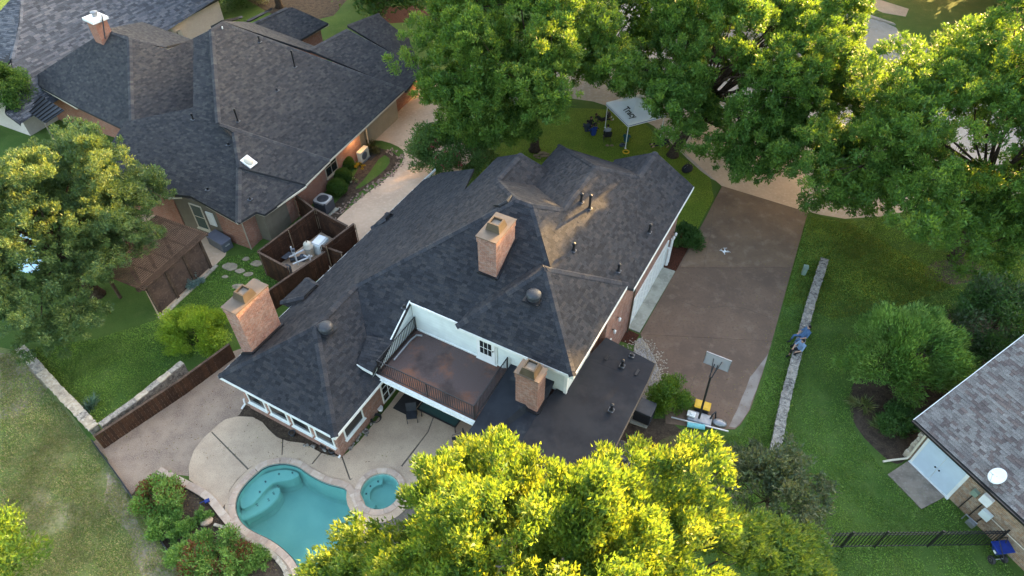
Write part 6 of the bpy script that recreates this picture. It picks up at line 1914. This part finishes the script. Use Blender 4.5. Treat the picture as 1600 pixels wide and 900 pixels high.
tree('shade_tree', 'large spreading tree at the end of the driveway right of the white canopy', 'tree',
     (11.3, 40.0, 0), (15.4, 40.8, 7.0), (7.9, 6.8, 6.0), 205, 1.2, 350000, 0.18, GREEN[:4], M['leaf'], M['bark'], 13, 0.32, 34, bunch=(13, 0.38), clumpkw=dict(low=-0.7, lump=0.3), gaps=[(900,120,985,260),(985,190,1015,260),(1060,250,1140,310),(1120,285,1280,400),(1335,0,1425,80)], extra=[(*G(1140 + 22*(k % 5), 205 + 20*(k // 5), 4.6 - 0.25*(k // 5)), 0.95, 0.8) for k in range(20)], rays=[tuple(HF(*onp(HF, pl_right, x, y), 7.0)) for x, y in ((945,305),(985,288),(960,330))])
tree('shade_tree', 'wide tree over the right lawn with its top lit by low sun', 'tree',
     (26.3, 29.4, 0), (25.9, 31.2, 7.0), (9.5, 7.6, 6.1), 260, 1.25, 430000, 0.17, GREEN[:4], M['leaf'], M['bark'], 14, 0.32, 30, gaps=[(1330,0,1420,85)], extra=[(*G(1278 + 20*(k % 4), 225 + 22*(k // 4), 4.8 - 0.25*(k // 4)), 1.0, 0.8) for k in range(20)], bunch=(13, 0.38), clumpkw=dict(low=-0.75, inner=0.35, lump=0.3))
tree('oak_tree', 'round grey green oak shading the neighbour pool and pergola', 'tree',
     (-23.4, 26.5, 0), (-24.0, 26.3, 5.2), (5.5, 5.7, 4.1), 250, 0.95, 330000, 0.13, OAK, M['leaf_dull'], M['bark'], 15, 0.3, 26, bunch=(13, 0.28), gaps=[(225,330,420,540),(200,400,420,560)], clumpkw=dict(low=-0.75, inner=0.35, lump=0.28), leafkw=dict(tuft=0.45))
# beyond the street, mostly above the top of the picture
far = [((-12,60),5.5,4.5,4.2,DEEP),((-22,64),6.5,5,4.5,OAK),((-1,54),7.5,6,5.5,DEEP),((7.5,51),6,5.2,4.6,GREEN),((24,57),6.2,6,4.8,GREEN),((46,55),7.5,6.5,5.5,GREEN)]
labs = ['small dark tree at the top edge behind the charcoal roofs', 'grey leaved tree at the top edge between the two left roofs', 'dark tree across the street behind the tall front tree', 'green tree across the street above the canopy', 'green tree across the street beyond the driveway tree', 'green tree across the street beyond the wide right tree']
for i, ((x, y), cz, r, rz_, pal) in enumerate(far):
    tree('street_or_blocker_tree', labs[i], 'tree', (x, y, 0), (x, y, cz), (r, r, rz_), 90, 1.2, 36000, 0.36, pal, M['leaf'], M['bark'], 60 + i, 0.3, 14, group='trees across the street', gaps=[(1325,-20,1430,90)])
sd_, sp2 = Vector((math.cos(SUN_AZ), math.sin(SUN_AZ), 0)), Vector((-math.sin(SUN_AZ), math.cos(SUN_AZ), 0))
for i in range(11):  # unseen row of trees, added to keep the low sun off the ground
    q = sd_ * (80 + 6 * (i % 2)) + sp2 * (-46 + 10.5 * i)
    tree('street_or_blocker_tree', 'leafy tree in the row beyond the street', 'tree', (q.x, q.y, 0), (q.x, q.y, 7.6 if i == 6 else 8.2 if i < 4 else 7.2 if i < 7 else 12.0), (7.5, 7.5, 7.4 if i == 6 else 8.0 if i < 4 else 7.0 if i < 7 else 11.8), 110, 2.0, 22000, 0.85, DEEP, M['leaf_dull'], M['bark'], 80 + i, 0.3, 8, group='row of trees beyond the street', clumpkw=dict(low=-0.9))
# small trees and shrubs
tree('yard_tree', 'small green tree at the left edge below the grey roof', 'tree', tuple(G(-8,215)), tuple(G(0,140,3.4)), (1.7,1.7,1.9), 50, 0.5, 16000, 0.16, DEEP, M['leaf_dull'], M['bark'], 66, 0.1, 10)
tree('crape_myrtle', 'pink flowering crape myrtle beside the concrete drive', 'tree', tuple(G(705,262)), tuple(G(703,238,1.9)), (2.7, 2.4, 1.7), 70, 0.6, 26000, 0.15, [(0.075,0.15,0.04),(0.06,0.125,0.035),(0.09,0.17,0.045)], M['leaf_dull'], M['bark_light'], 31, 0.07, 14)
myb = G(1405, 610)
tree('crape_myrtle', 'feathery green crape myrtle on the right lawn by the mottled roof', 'tree', tuple(myb), tuple(G(1418,550,1.9)), (2.9, 2.5, 1.7), 130, 0.45, 46000, 0.16, MYRT, M['leaf_dull'], M['bark_light'], 32, 0.08, 20, leafkw=dict(tuft=1.0, up=0.8, aspect=0.3, out=0.5), clumpkw=dict(flat=1.35))
tree('holly_tree', 'dark green evergreen tree crowding the corner of the mottled roof', 'tree', tuple(G(1530,560)), tuple(G(1545,505,2.4)), (2.4, 1.9, 1.9), 60, 0.65, 22000, 0.15, DEEP[:2] + DULL[:1], M['leaf_dull'], M['bark'], 33, 0.09, 16)
shrub('lime_shrub', 'bright lime green shrub by the board fence and pale chimney', 'shrub', tuple(G(312,535)), (1.5,1.4,1.2), 60, 0.42, 26000, 0.11, [(0.20,0.32,0.04),(0.16,0.28,0.035),(0.25,0.36,0.05)], M['leaf'], 34, bark=M['bark'], leafkw=dict(up=0.5, tuft=0.6))
shrub('blue_shrub', 'small silvery blue shrub beside the louvred pergola wall', 'shrub', tuple(G(304,442)), (0.52,0.5,0.42), 16, 0.22, 3600, 0.10, [(0.16,0.24,0.23),(0.12,0.19,0.19),(0.20,0.28,0.26)], M['needle'], 35)
shrub('agave', 'spiky blue green agave in the corner of the left yard', 'shrub', tuple(G(142,638)), (0.4,0.4,0.3), 6, 0.28, 160, 0.5, [(0.05,0.10,0.06),(0.07,0.12,0.08)], M['needle'], 36, leafkw=dict(tuft=1.5, up=0.5, aspect=0.12))
shrub('driveway_shrub', 'bushy green shrub beside the black air conditioner and driveway', 'shrub', tuple(G(1043,632)), (0.85,0.8,0.85), 34, 0.34, 11000, 0.10, LIME[:2] + GREEN[:2], M['leaf'], 37, bark=M['bark'])
shrub('garage_shrub', 'dark green shrub against the garage corner by the drive', 'shrub', tuple(G(1066,382)), (0.9,0.8,0.75), 26, 0.36, 6500, 0.13, DEEP[:2], M['leaf_dull'], 38)
tree('purple_leaf_tree', 'sparse dull purple green small tree near the low stone wall', 'tree', tuple(G(1195,800)), tuple(G(1190,770,2.4)), (2.7,2.2,1.4), 60, 0.6, 17000, 0.14, DULL, M['leaf_dull'], M['bark'], 39, 0.07, 24, leafkw=dict(aspect=0.5), bunch=(8, 0.26))
shrub('garden_shrub', 'red tipped green shrub at the upper end of the pool garden', 'shrub', tuple(G(252,786)), (0.95,0.85,0.6), 30, 0.32, 8500, 0.11, MYRT + [(0.16,0.06,0.03)], M['leaf_dull'], 40)
shrub('garden_shrub', 'wide red tipped green shrub in the lower pool garden', 'shrub', tuple(G(345,880)), (1.35,0.95,0.6), 40, 0.34, 12000, 0.11, MYRT + [(0.16,0.06,0.03)], M['leaf_dull'], 41)
shrub('garden_shrub', 'low green shrub between the two pool garden shrubs', 'shrub', tuple(G(285,835)), (0.6,0.55,0.3), 16, 0.26, 3500, 0.10, MYRT, M['leaf_dull'], 42)
shrub('garden_shrub', 'sprig of green plant beside the short stone kerb', 'shrub', tuple(G(318,808)), (0.3,0.28,0.25), 8, 0.16, 1200, 0.09, MYRT, M['leaf_dull'], 43)
shrub('garden_shrub', 'dense low green shrub along the steel edging of the pool garden', 'shrub', tuple(G(262,820)), (0.6,0.75,0.32), 18, 0.26, 5000, 0.10, MYRT, M['leaf_dull'], 55)
shrub('garden_shrub', 'green shrub at the bottom edge of the pool garden', 'shrub', tuple(G(305,868)), (0.8,0.7,0.42), 24, 0.3, 7000, 0.10, MYRT, M['leaf_dull'], 56)
shrub('garden_shrub', 'small green shrub beside the pool coping in the garden corner', 'shrub', tuple(G(405,878)), (0.5,0.45,0.3), 12, 0.24, 3000, 0.10, MYRT, M['leaf_dull'], 57)
tree('shade_tree', 'yellow green tree poking into the lower left corner', 'tree', (-18.6,9.6,0), (-18.9,9.3,4.2), (1.9,1.6,2.0), 60, 0.55, 20000, 0.14, GREEN, M['leaf'], M['bark'], 44, 0.1, 16)
shrub('bed_plant', 'strappy pale leaved plant at the edge of the planting bed', 'plant', tuple(G(1347,635)), (0.5,0.4,0.35), 7, 0.26, 260, 0.42, [(0.12,0.16,0.05),(0.17,0.19,0.08)], M['leaf_dull'], 45, leafkw=dict(tuft=1.4, aspect=0.12, up=0.6))
shrub('bed_plant', 'small strappy plant lower in the planting bed', 'plant', tuple(G(1372,668)), (0.4,0.3,0.25), 6, 0.2, 180, 0.36, [(0.12,0.17,0.05),(0.09,0.13,0.04)], M['leaf_dull'], 46, leafkw=dict(tuft=1.4, aspect=0.12, up=0.6))
shrub('bed_shrub', 'dark green shrub in the shade beside the stone quoins', 'shrub', tuple(G(1400,668)), (0.95,0.8,0.7), 24, 0.36, 6500, 0.11, DEEP[:2], M['leaf_dull'], 47)
shrub('entry_bush', 'low brownish bush beside the neighbour side door', 'shrub', tuple(G(579,236)), (0.75,0.5,0.4), 14, 0.3, 2600, 0.10, [(0.085,0.085,0.035),(0.06,0.065,0.03)], M['leaf_dull'], 48)
shrub('flower', 'small white flowering plant by the round shrubs', 'plant', tuple(G(553,285)), (0.3,0.3,0.16), 8, 0.12, 700, 0.07, [(0.3,0.34,0.16),(0.08,0.13,0.03),(0.5,0.5,0.35)], M['leaf_dull'], 49)
shrub('flower', 'small yellow flowering plant beside the cream air conditioner', 'plant', tuple(G(562,262)), (0.35,0.3,0.16), 8, 0.12, 700, 0.07, [(0.45,0.30,0.02),(0.09,0.12,0.03)], M['leaf_dull'], 50)
shrub('hedge', 'green shrub strip along the house and concrete drive', 'hedge', tuple(G(628,345)), (0.35,1.0,0.35), 14, 0.28, 3000, 0.10, DEEP, M['leaf_dull'], 51)
shrub('street_shrub', 'grey green shrub behind the left end of the far roofs', 'shrub', tuple(G(395,0)), (1.6,1.4,1.3), 24, 0.6, 6000, 0.16, [(0.14,0.17,0.10),(0.10,0.13,0.07)], M['leaf_dull'], 52)
shrub('street_shrub', 'dark green shrub below the pale brick wall', 'shrub', tuple(G(352,12)), (2.2,1.6,1.8), 30, 0.7, 8000, 0.18, DEEP[:2], M['leaf_dull'], 53)
shrub('street_shrub', 'dark shrub at the top edge above the far bed', 'shrub', tuple(G(600,-2)), (3.0,1.5,1.6), 30, 0.7, 8000, 0.2, DEEP[:2] + OAK[:1], M['leaf_dull'], 54)
# clipped round shrubs: tight skin of tiny leaves over a solid form
for i, (x, y, r, lab) in enumerate(((541,264,.56,'clipped round green shrub nearest the cream air conditioner'), (538,284,.55,'middle one of three clipped round green shrubs'), (529,303,.62,'largest clipped round green shrub, nearest the roof corner'))):
    p = G(x, y); rs = np.random.RandomState(70 + i)
    t = root('round_shrub', p, lab, 'shrub', 'clipped round shrubs')
    n = 9000; d = unit(rs.normal(size=(n, 3))); d[:, 2] = np.where(d[:, 2] < -0.5, -d[:, 2], d[:, 2])
    c = np.array([p.x, p.y, r * 0.85])
    P = c + d * r * rs.uniform(0.93, 1.04, (n, 1)) * np.array([1.05, 1.05, 0.9])
    D = unit(d + rs.normal(size=(n, 3)) * 0.7); S_ = unit(np.cross(D, rs.normal(size=(n, 3))))
    L = rs.uniform(0.05, 0.09, n)
    pal = np.array([(0.055,0.11,0.016),(0.07,0.13,0.018),(0.042,0.09,0.015)])
    obj('foliage', leaf_mesh('foliage', P, D, S_, L, L * 0.55, pal[rs.randint(0, 3, n)] * rs.uniform(.8, 1.2, (n, 1)), M['leaf_dull']), t)
    m = MB(); m.ball(tuple(c), (r*0.97, r*0.97, r*0.83), 16, 12); m.build('core', flat('shrub_core_%d' % i, (0.025,0.045,0.01), 0.9), t, smooth=True)
# blossoms of the crape myrtle: one mass of petals
rs = np.random.RandomState(90); c = G(703,238,1.9); m = MB()
for k in range(22):
    d = rs.normal(size=3); d /= np.linalg.norm(d); d[2] = abs(d[2]) * 0.9 + 0.1
    q = Vector((c.x + d[0]*2.3, c.y + d[1]*2.1, c.z + d[2]*1.6))
    for j in range(14):
        e = Vector(rs.normal(size=3)) * 0.09
        m.ball(q + e, (0.03,0.03,0.025), 5, 4)
tag(m.build('blossoms', M['petal']), 'pink blossoms dotted over the crape myrtle by the drive', 'blossoms', kind='stuff')
# : short tufts on the lawns in view
def grass(name, polys, n, size, pal, seed, label):
    rs = np.random.RandomState(seed)
    P = []
    for poly, k in zip(polys, n):
        w = [Vector((p.x, p.y, 0)) for p in px(poly)]
        tris = tessellate_polygon([w]); ar = np.array([((w[b]-w[a]).cross(w[c]-w[a])).length for a, b, c in tris]); 
        idx = rs.choice(len(tris), k, p=ar / ar.sum())
        T = np.array([[tuple(w[i]) for i in t] for t in tris])[idx]
        u = rs.random((k, 2)); f = u.sum(1) > 1; u[f] = 1 - u[f]
        P.append(T[:, 0] + (T[:, 1]-T[:, 0]) * u[:, :1] + (T[:, 2]-T[:, 0]) * u[:, 1:])
    P = np.vstack(P); k = len(P)
    keep = np.array([noise.noise(Vector((p[0]*0.9, p[1]*0.9, 1.0))) + rs.normal()*0.35 > -0.25 for p in P]); P = P[keep]; k = len(P)
    D = unit(np.stack([rs.normal(size=k)*0.7, rs.normal(size=k)*0.7, np.ones(k)*0.75], 1))
    S_ = unit(np.cross(D, rs.normal(size=(k, 3))))
    L = size * rs.uniform(0.6, 1.4, k); P[:, 2] = 0.012 + L * 0.3
    pal = np.array(pal); tone = np.array([[1 + 0.45 * noise.noise(Vector((p[0]*0.35, p[1]*0.35, 4.0))) + 0.25 * noise.noise(Vector((p[0]*1.6, p[1]*1.6, 9.0)))] for p in P])
    cols = pal[rs.randint(0, len(pal), k)] * rs.uniform(.75, 1.25, (k, 1)) * tone
    o = obj(name, leaf_mesh(name, P, D, S_, L, L*0.55, cols, M['leaf_dull']))
    tag(o, label, 'grass', kind='stuff')
GP = [(0.1389,0.2587,0.0482),(0.1658,0.2957,0.0549),(0.2027,0.3147,0.0773),(0.1109,0.2218,0.0448)]
grass('grass', [[(1262,338),(1192,600),(1160,675),(1010,720),(1000,800),(1180,800),(1205,690),(1288,403),(1330,350)], [(1292,405),(1210,690),(1195,920),(1600,920),(1560,860),(1477,780),(1384,744),(1335,670),(1330,600),(1440,500),(1600,470),(1600,310),(1480,322),(1330,348)]], [45000, 110000], 0.06, GP, 1, 'mown green grass of the right lawn round the stone wall')
grass('grass', [[(1264,340),(1330,350),(1420,402),(1500,448),(1400,480),(1300,500),(1236,470)]], [26000], 0.07, [(0.17,0.22,0.03),(0.20,0.235,0.035),(0.14,0.19,0.03)], 5, 'yellowish green grass under the wide right tree')
grass('grass', [[(40,546),(150,664),(284,566),(352,538),(370,480),(440,445),(450,430),(402,395),(352,402),(258,496),(150,530)]], [55000], 0.06, GP, 2, 'mown green grass of the left yard below the pergola')
grass('grass', [[(0,556),(20,548),(143,692),(290,903),(0,905)]], [70000], 0.06, [(0.20,0.27,0.085),(0.165,0.25,0.07),(0.31,0.31,0.15),(0.38,0.34,0.20)], 3, 'dry yellowish grass outside the steel edging')
# fallen leaves on the paving, gravel and drive
def litter(polys, n, seed, label):
    rs = np.random.RandomState(seed); P = []
    for poly, k, zz in polys:
        w = [Vector((p.x, p.y, 0)) for p in px(poly)]
        tris = tessellate_polygon([w]); ar = np.array([((w[b]-w[a]).cross(w[c]-w[a])).length for a, b, c in tris])
        T = np.array([[tuple(w[i]) for i in t] for t in tris])[rs.choice(len(tris), k, p=ar / ar.sum())]
        u = rs.random((k, 2)); f = u.sum(1) > 1; u[f] = 1 - u[f]
        q = T[:, 0] + (T[:, 1]-T[:, 0]) * u[:, :1] + (T[:, 2]-T[:, 0]) * u[:, 1:]; q[:, 2] = zz + 0.006; P.append(q)
    P = np.vstack(P); k = len(P)
    D = unit(np.stack([rs.normal(size=k), rs.normal(size=k), rs.normal(size=k) * 0.15], 1)); S_ = unit(np.cross(D, np.tile([0, 0.05, 1.0], (k, 1))))
    L = rs.uniform(0.04, 0.085, k); pal = np.array([(0.16,0.10,0.05),(0.22,0.16,0.06),(0.10,0.07,0.04),(0.14,0.15,0.05)])
    tag(obj('fallen_leaves', leaf_mesh('fallen_leaves', P, D, S_, L, L * 0.6, pal[rs.randint(0, 4, k)], M['leaf_dull'])), label, 'leaves', kind='stuff')
litter([([(1200,540),(1258,345),(1250,343),(1190,545)], 160, .03), ([(1060,420),(1128,295),(1260,335),(1200,540),(1010,525)], 260, .03), ([(1040,600),(1190,560),(1160,660),(1045,655)], 160, .03)], 0, 21, 'fallen leaves scattered over the brown driveway')
litter([([(160,700),(350,560),(390,600),(340,665),(300,705),(250,735)], 160, .0), ([(300,720),(400,655),(530,715),(620,700),(600,725),(400,725)], 90, .035)], 0, 22, 'fallen leaves scattered over the gravel and patio')
litter([([(210,775),(250,740),(330,780),(400,848),(450,890),(300,905)], 500, .004)], 0, 23, 'leaf litter on the soil of the pool garden')

# ------------------------------------------------------------------ canopy, people and small things on the front lawn
cm = lambda n, c, r=0.85: flat(n, c, r, 0.2, 12)
SK1 = cm('skin_light', (0.45,0.27,0.19), 0.6); SK2 = cm('skin_tan', (0.33,0.18,0.115), 0.6)
BLK = cm('cloth_black', (0.015,0.015,0.018)); NAVY = cm('cloth_navy', (0.02,0.035,0.07)); ROY = cm('cloth_royal', (0.015,0.045,0.22)); GRY = cm('cloth_grey', (0.30,0.31,0.36))
DEN = cm('cloth_denim', (0.07,0.14,0.26)); LBL = cm('cloth_lightblue', (0.20,0.30,0.45)); TEAL = cm('cloth_teal', (0.015,0.09,0.10)); DKG = cm('cloth_darkgrey', (0.035,0.05,0.07)); WHT = cm('cloth_white', (0.6,0.6,0.58)); KHK = cm('cloth_khaki', (0.25,0.18,0.11))
HAIR = cm('hair_dark', (0.012,0.009,0.008)); HAIRB = cm('hair_brown', (0.05,0.03,0.018))
def cols(skin, shirt, trousers, lower, shoe, hair): return dict(skin=skin, shirt=shirt, trousers=trousers, lower=lower, shoe=shoe, hair=hair)
# two sitting on the stone wall, facing the drive
sd = Vector((-1, -0.05, 0))
yaw_w = math.atan2(-0.25, -1) - math.pi/2
def wallseat(x, y):
    p = G(x, y, 0.5); return (p.x, p.y, 0)
a1 = wallseat(1254, 526); a2 = wallseat(1250, 546)
person('person', 'person in denim blue shirt and jeans lounging on the stone wall', a1, yaw_w, 'sit_back', cols(SK1, DEN, DEN, DKG, BLK, HAIR), 'people sitting on the stone wall')
person('person', 'person in light blue shirt and black shorts sitting on the stone wall', a2, yaw_w + 0.15, 'sit', cols(SK1, LBL, BLK, SK1, BLK, HAIR), 'people sitting on the stone wall')

# canopy
c0 = G(977, 232); c1d = Vector((G(938, 192).x - c0.x, G(938, 192).y - c0.y, 0)).normalized()
c2d = Vector((c1d.y, -c1d.x, 0))
W = 2.9
tent = root('canopy_tent', c0, 'white pop-up canopy with blue stripe and black lettering on the front lawn', 'canopy')
leg = [c0, c0 + c1d*W, c0 + c1d*W + c2d*W, c0 + c2d*W]
for p in leg:
    m = MB(); m.bar(p, p + Vector((0,0,2.05)), 0.045, 0.045); l = m.build('leg', M['white_plastic'], tent)
    m = MB(); m.box(p + Vector((0,0,0.015)), (0.14,0.14,0.03)); m.build('foot', M['white_plastic'], l)
M['canvas'] = flat('canvas', (0.88,0.90,0.93), 0.8, 0.06, 2); M['stripe'] = flat('stripe', (0.05,0.09,0.33), 0.8, 0.1, 4)
ctr = c0 + (c1d + c2d) * (W/2)
m = MB(); ev = [p + Vector((0,0,2.08)) + (p - ctr).normalized()*0.12 for p in leg]; ap = ctr + Vector((0,0,2.95))
n4 = 8
for i in range(4):
    a, b = ev[i], ev[(i+1) % 4]
    rows = []
    for r in range(n4 + 1):
        t = r / n4
        rows.append([(a + (b - a) * (k / n4)) * (1 - t) + ap * t - Vector((0,0, 0.22*math.sin(math.pi*t)*0.5)) for k in range(n4 + 1)])
    for r in range(n4):
        for k in range(n4):
            m.add([rows[r][k], rows[r][k+1], rows[r+1][k+1], rows[r+1][k]], [(0,1,2,3)])
top_o = m.build('roof', M['canvas'], tent, smooth=True)
for i in range(4):
    a, b = ev[i], ev[(i+1) % 4]
    v = MB(); d = Vector((0,0,-0.27)); v.add([a, b, b + d, a + d], [(0,1,2,3)]); vo = v.build('valance', M['canvas'], tent)
    o_ = ((a + b)/2 - ctr); o_.z = 0; o_ = o_.normalized()*0.006
    v = MB(); s0 = Vector((0,0,-0.15)); s1 = Vector((0,0,-0.20)); v.add([a + s0 + o_, b + s0 + o_, b + s1 + o_, a + s1 + o_], [(0,1,2,3)]); v.build('stripe', M['stripe'], vo)
# lettering on the slope that faces the house
def letters(txt, size, origin, ux, uy, mat, parent, name='lettering'):
    cu = bpy.data.curves.new(name, 'FONT'); cu.body = txt; cu.size = size; cu.extrude = 0.002; cu.shear = 0.25; cu.offset = 0.012
    o = bpy.data.objects.new(name, cu); COL.objects.link(o)
    dg = bpy.context.evaluated_depsgraph_get()
    me = bpy.data.meshes.new_from_object(o.evaluated_get(dg), depsgraph=dg)
    bpy.data.objects.remove(o)
    ux = ux.normalized(); nz = ux.cross(uy).normalized(); uy = nz.cross(ux)
    Rm = Matrix((ux, uy, nz)).transposed()
    me.transform(Matrix.Translation(origin) @ Rm.to_4x4()); me.materials.clear(); me.materials.append(mat)
    return obj(name, me, parent)
a, b = ev[1], ev[0]           # slope above the valance that faces the house
upv = (ap - (a + b)/2); n_ = (b - a).cross(upv).normalized()
if n_.z < 0: n_ = -n_
t0_ = a + (b - a)*0.52 + upv*0.24 + n_*0.05
letters('Tracy', 0.6, t0_, (b - a), upv, M['black_metal'], top_o)

def gp(x, y): return G(x, y)
def folding_chair(p, rz, label, mat):
    r = root('folding_chair', p, label, 'chair')
    R = Matrix.Rotation(rz, 3, 'Z'); L = lambda x, y, z_: Vector(p) + R @ Vector((x, y, z_))
    m = MB(); m.box(L(0,0.05,0.42), (0.48,0.44,0.03), R); m.build('seat', mat, r)
    m = MB(); m.box(L(0,-0.2,0.68), (0.48,0.03,0.46), R @ Matrix.Rotation(0.2,3,'X')); m.build('backrest', mat, r)
    for x in (-.25,.25):
        m = MB(); m.tube([L(x,-.22,0.0), L(x,.25,.42)], 0.014, 6); m.build('leg', M['black_metal'], r)
        m = MB(); m.tube([L(x,.25,0.0), L(x,-.18,.42), L(x,-.26,.92)], 0.014, 6); m.build('leg', M['black_metal'], r)
p = gp(948, 220)
folding_chair(p, 0.1, 'dark folding chair under the person in grey on the lawn', BLK)
person('person', 'person in grey shirt sitting in a folding chair seen from behind', (p.x, p.y, 0), 0.1, 'sit', cols(SK1, GRY, BLK, SK1, WHT, HAIR), 'people on the front lawn')
p = gp(927, 212); person('person', 'person in royal blue shirt sitting on the front lawn', (p.x, p.y, 0), 0.35, 'floor', cols(SK1, ROY, NAVY, NAVY, BLK, HAIR), 'people on the front lawn', scale=1.1)
p = gp(917, 206); person('person', 'person in dark navy sitting left of the royal blue shirt', (p.x, p.y, 0), 0.1, 'floor', cols(SK1, DKG, NAVY, NAVY, BLK, HAIR), 'people on the front lawn', scale=1.05)
p = gp(922, 199); person('person', 'person in dark clothes facing the lawn group beside the canopy leg', (p.x, p.y, 0), -2.2, 'floor', cols(SK2, BLK, BLK, SK2, BLK, HAIRB), 'people on the front lawn')
p = gp(940, 190); person('person', 'person in dark top with legs stretched beside the canopy leg', (p.x, p.y, 0), -1.3, 'recline', cols(SK2, BLK, BLK, SK2, WHT, HAIRB), 'people on the front lawn')
p = gp(978, 222); person('person', 'person in teal shirt sitting alone right of the canopy leg', (p.x, p.y, 0), -0.25, 'floor', cols(SK1, TEAL, KHK, SK1, WHT, HAIRB), 'people on the front lawn')
p = gp(1034, 228); person('person', 'person in black reclining by the driveway tree trunk', (p.x, p.y, 0), 1.75, 'recline', cols(SK1, BLK, BLK, SK1, BLK, HAIR), 'people on the front lawn')
# ring toy, sandals, bags
p = gp(978, 238); m = MB(); m.tube([p + Vector((math.cos(k*0.3142)*0.21, math.sin(k*0.3142)*0.21, 0.05)) for k in range(21)], 0.045, 8, cap=False); tag(m.build('ring_weight', M['yellow_plastic'], smooth=True), 'yellow ring lying on the lawn below the canopy leg', 'ring')
for (dx, lab) in ((-0.14, 'left tan sandal on the grass behind the folding chair'), (0.18, 'right tan sandal on the grass behind the folding chair')):
    p = gp(952, 228) + Vector((dx, 0, 0)); m = MB(); m.ball((p.x, p.y, 0.04), (0.15,0.11,0.04), 10, 5); m.tube([(p.x-.1,p.y,0.06),(p.x,p.y+.03,0.12),(p.x+.1,p.y,0.06)], 0.02, 6); tag(m.build('sandal', KHK), lab, 'sandal')
def duffel(p, s, rz, label, mat):
    r = root('bag', p, label, 'bag'); R = Matrix.Rotation(rz, 3, 'Z'); p = Vector(p)
    m = MB(); m.ball(p + Vector((0,0,0.2*s)), (0.38*s, 0.26*s, 0.22*s), 14, 9, R); m.build('body', mat, r, smooth=True)
    for q in (-1, 1):
        m = MB(); m.tube([p + R @ Vector((-.2*s, q*.1*s, .34*s)), p + R @ Vector((-.1*s, q*.08*s, .52*s)), p + R @ Vector((.1*s, q*.08*s, .52*s)), p + R @ Vector((.2*s, q*.1*s, .34*s))], 0.018, 6); m.build('strap', M['rubber'], r)
    m = MB(); m.tube([p + R @ Vector((-.3*s, 0, .36*s)), p + R @ Vector((0,0,.425*s)), p + R @ Vector((.3*s,0,.36*s))], 0.012, 5); m.build('zip', M['grey_metal'], r)
duffel(gp(1073, 268), 1.25, 0.7, 'black duffel bag on the grass near the driveway tree', BLK)
duffel(gp(972, 229), 0.6, 0.2, 'small dark bag at the foot of the canopy leg', DKG)
p = gp(905, 189); m = MB()
duffel(gp(950, 182), 0.8, 1.2, 'dark camera bag under the canopy', BLK)
# stacked firewood-like garden ornaments by the trunk
p = gp(846, 246); r = root('log_pile', p, 'small pile of cut logs beside the front tree trunk', 'logs')
rnd = random.Random(3)
for k in range(9):
    q = p + Vector((rnd.gauss(0,.22), rnd.gauss(0,.15), 0.08 + (k // 4) * 0.13)); a = rnd.uniform(-0.5, 0.5)
    m = MB(); m.tube([q - Vector((math.cos(a)*.2, math.sin(a)*.2, 0)), q + Vector((math.cos(a)*.2, math.sin(a)*.2, 0))], 0.07, 9); m.build('log', KHK, r)
# white parked car glimpsed through the leaves beyond the canopy
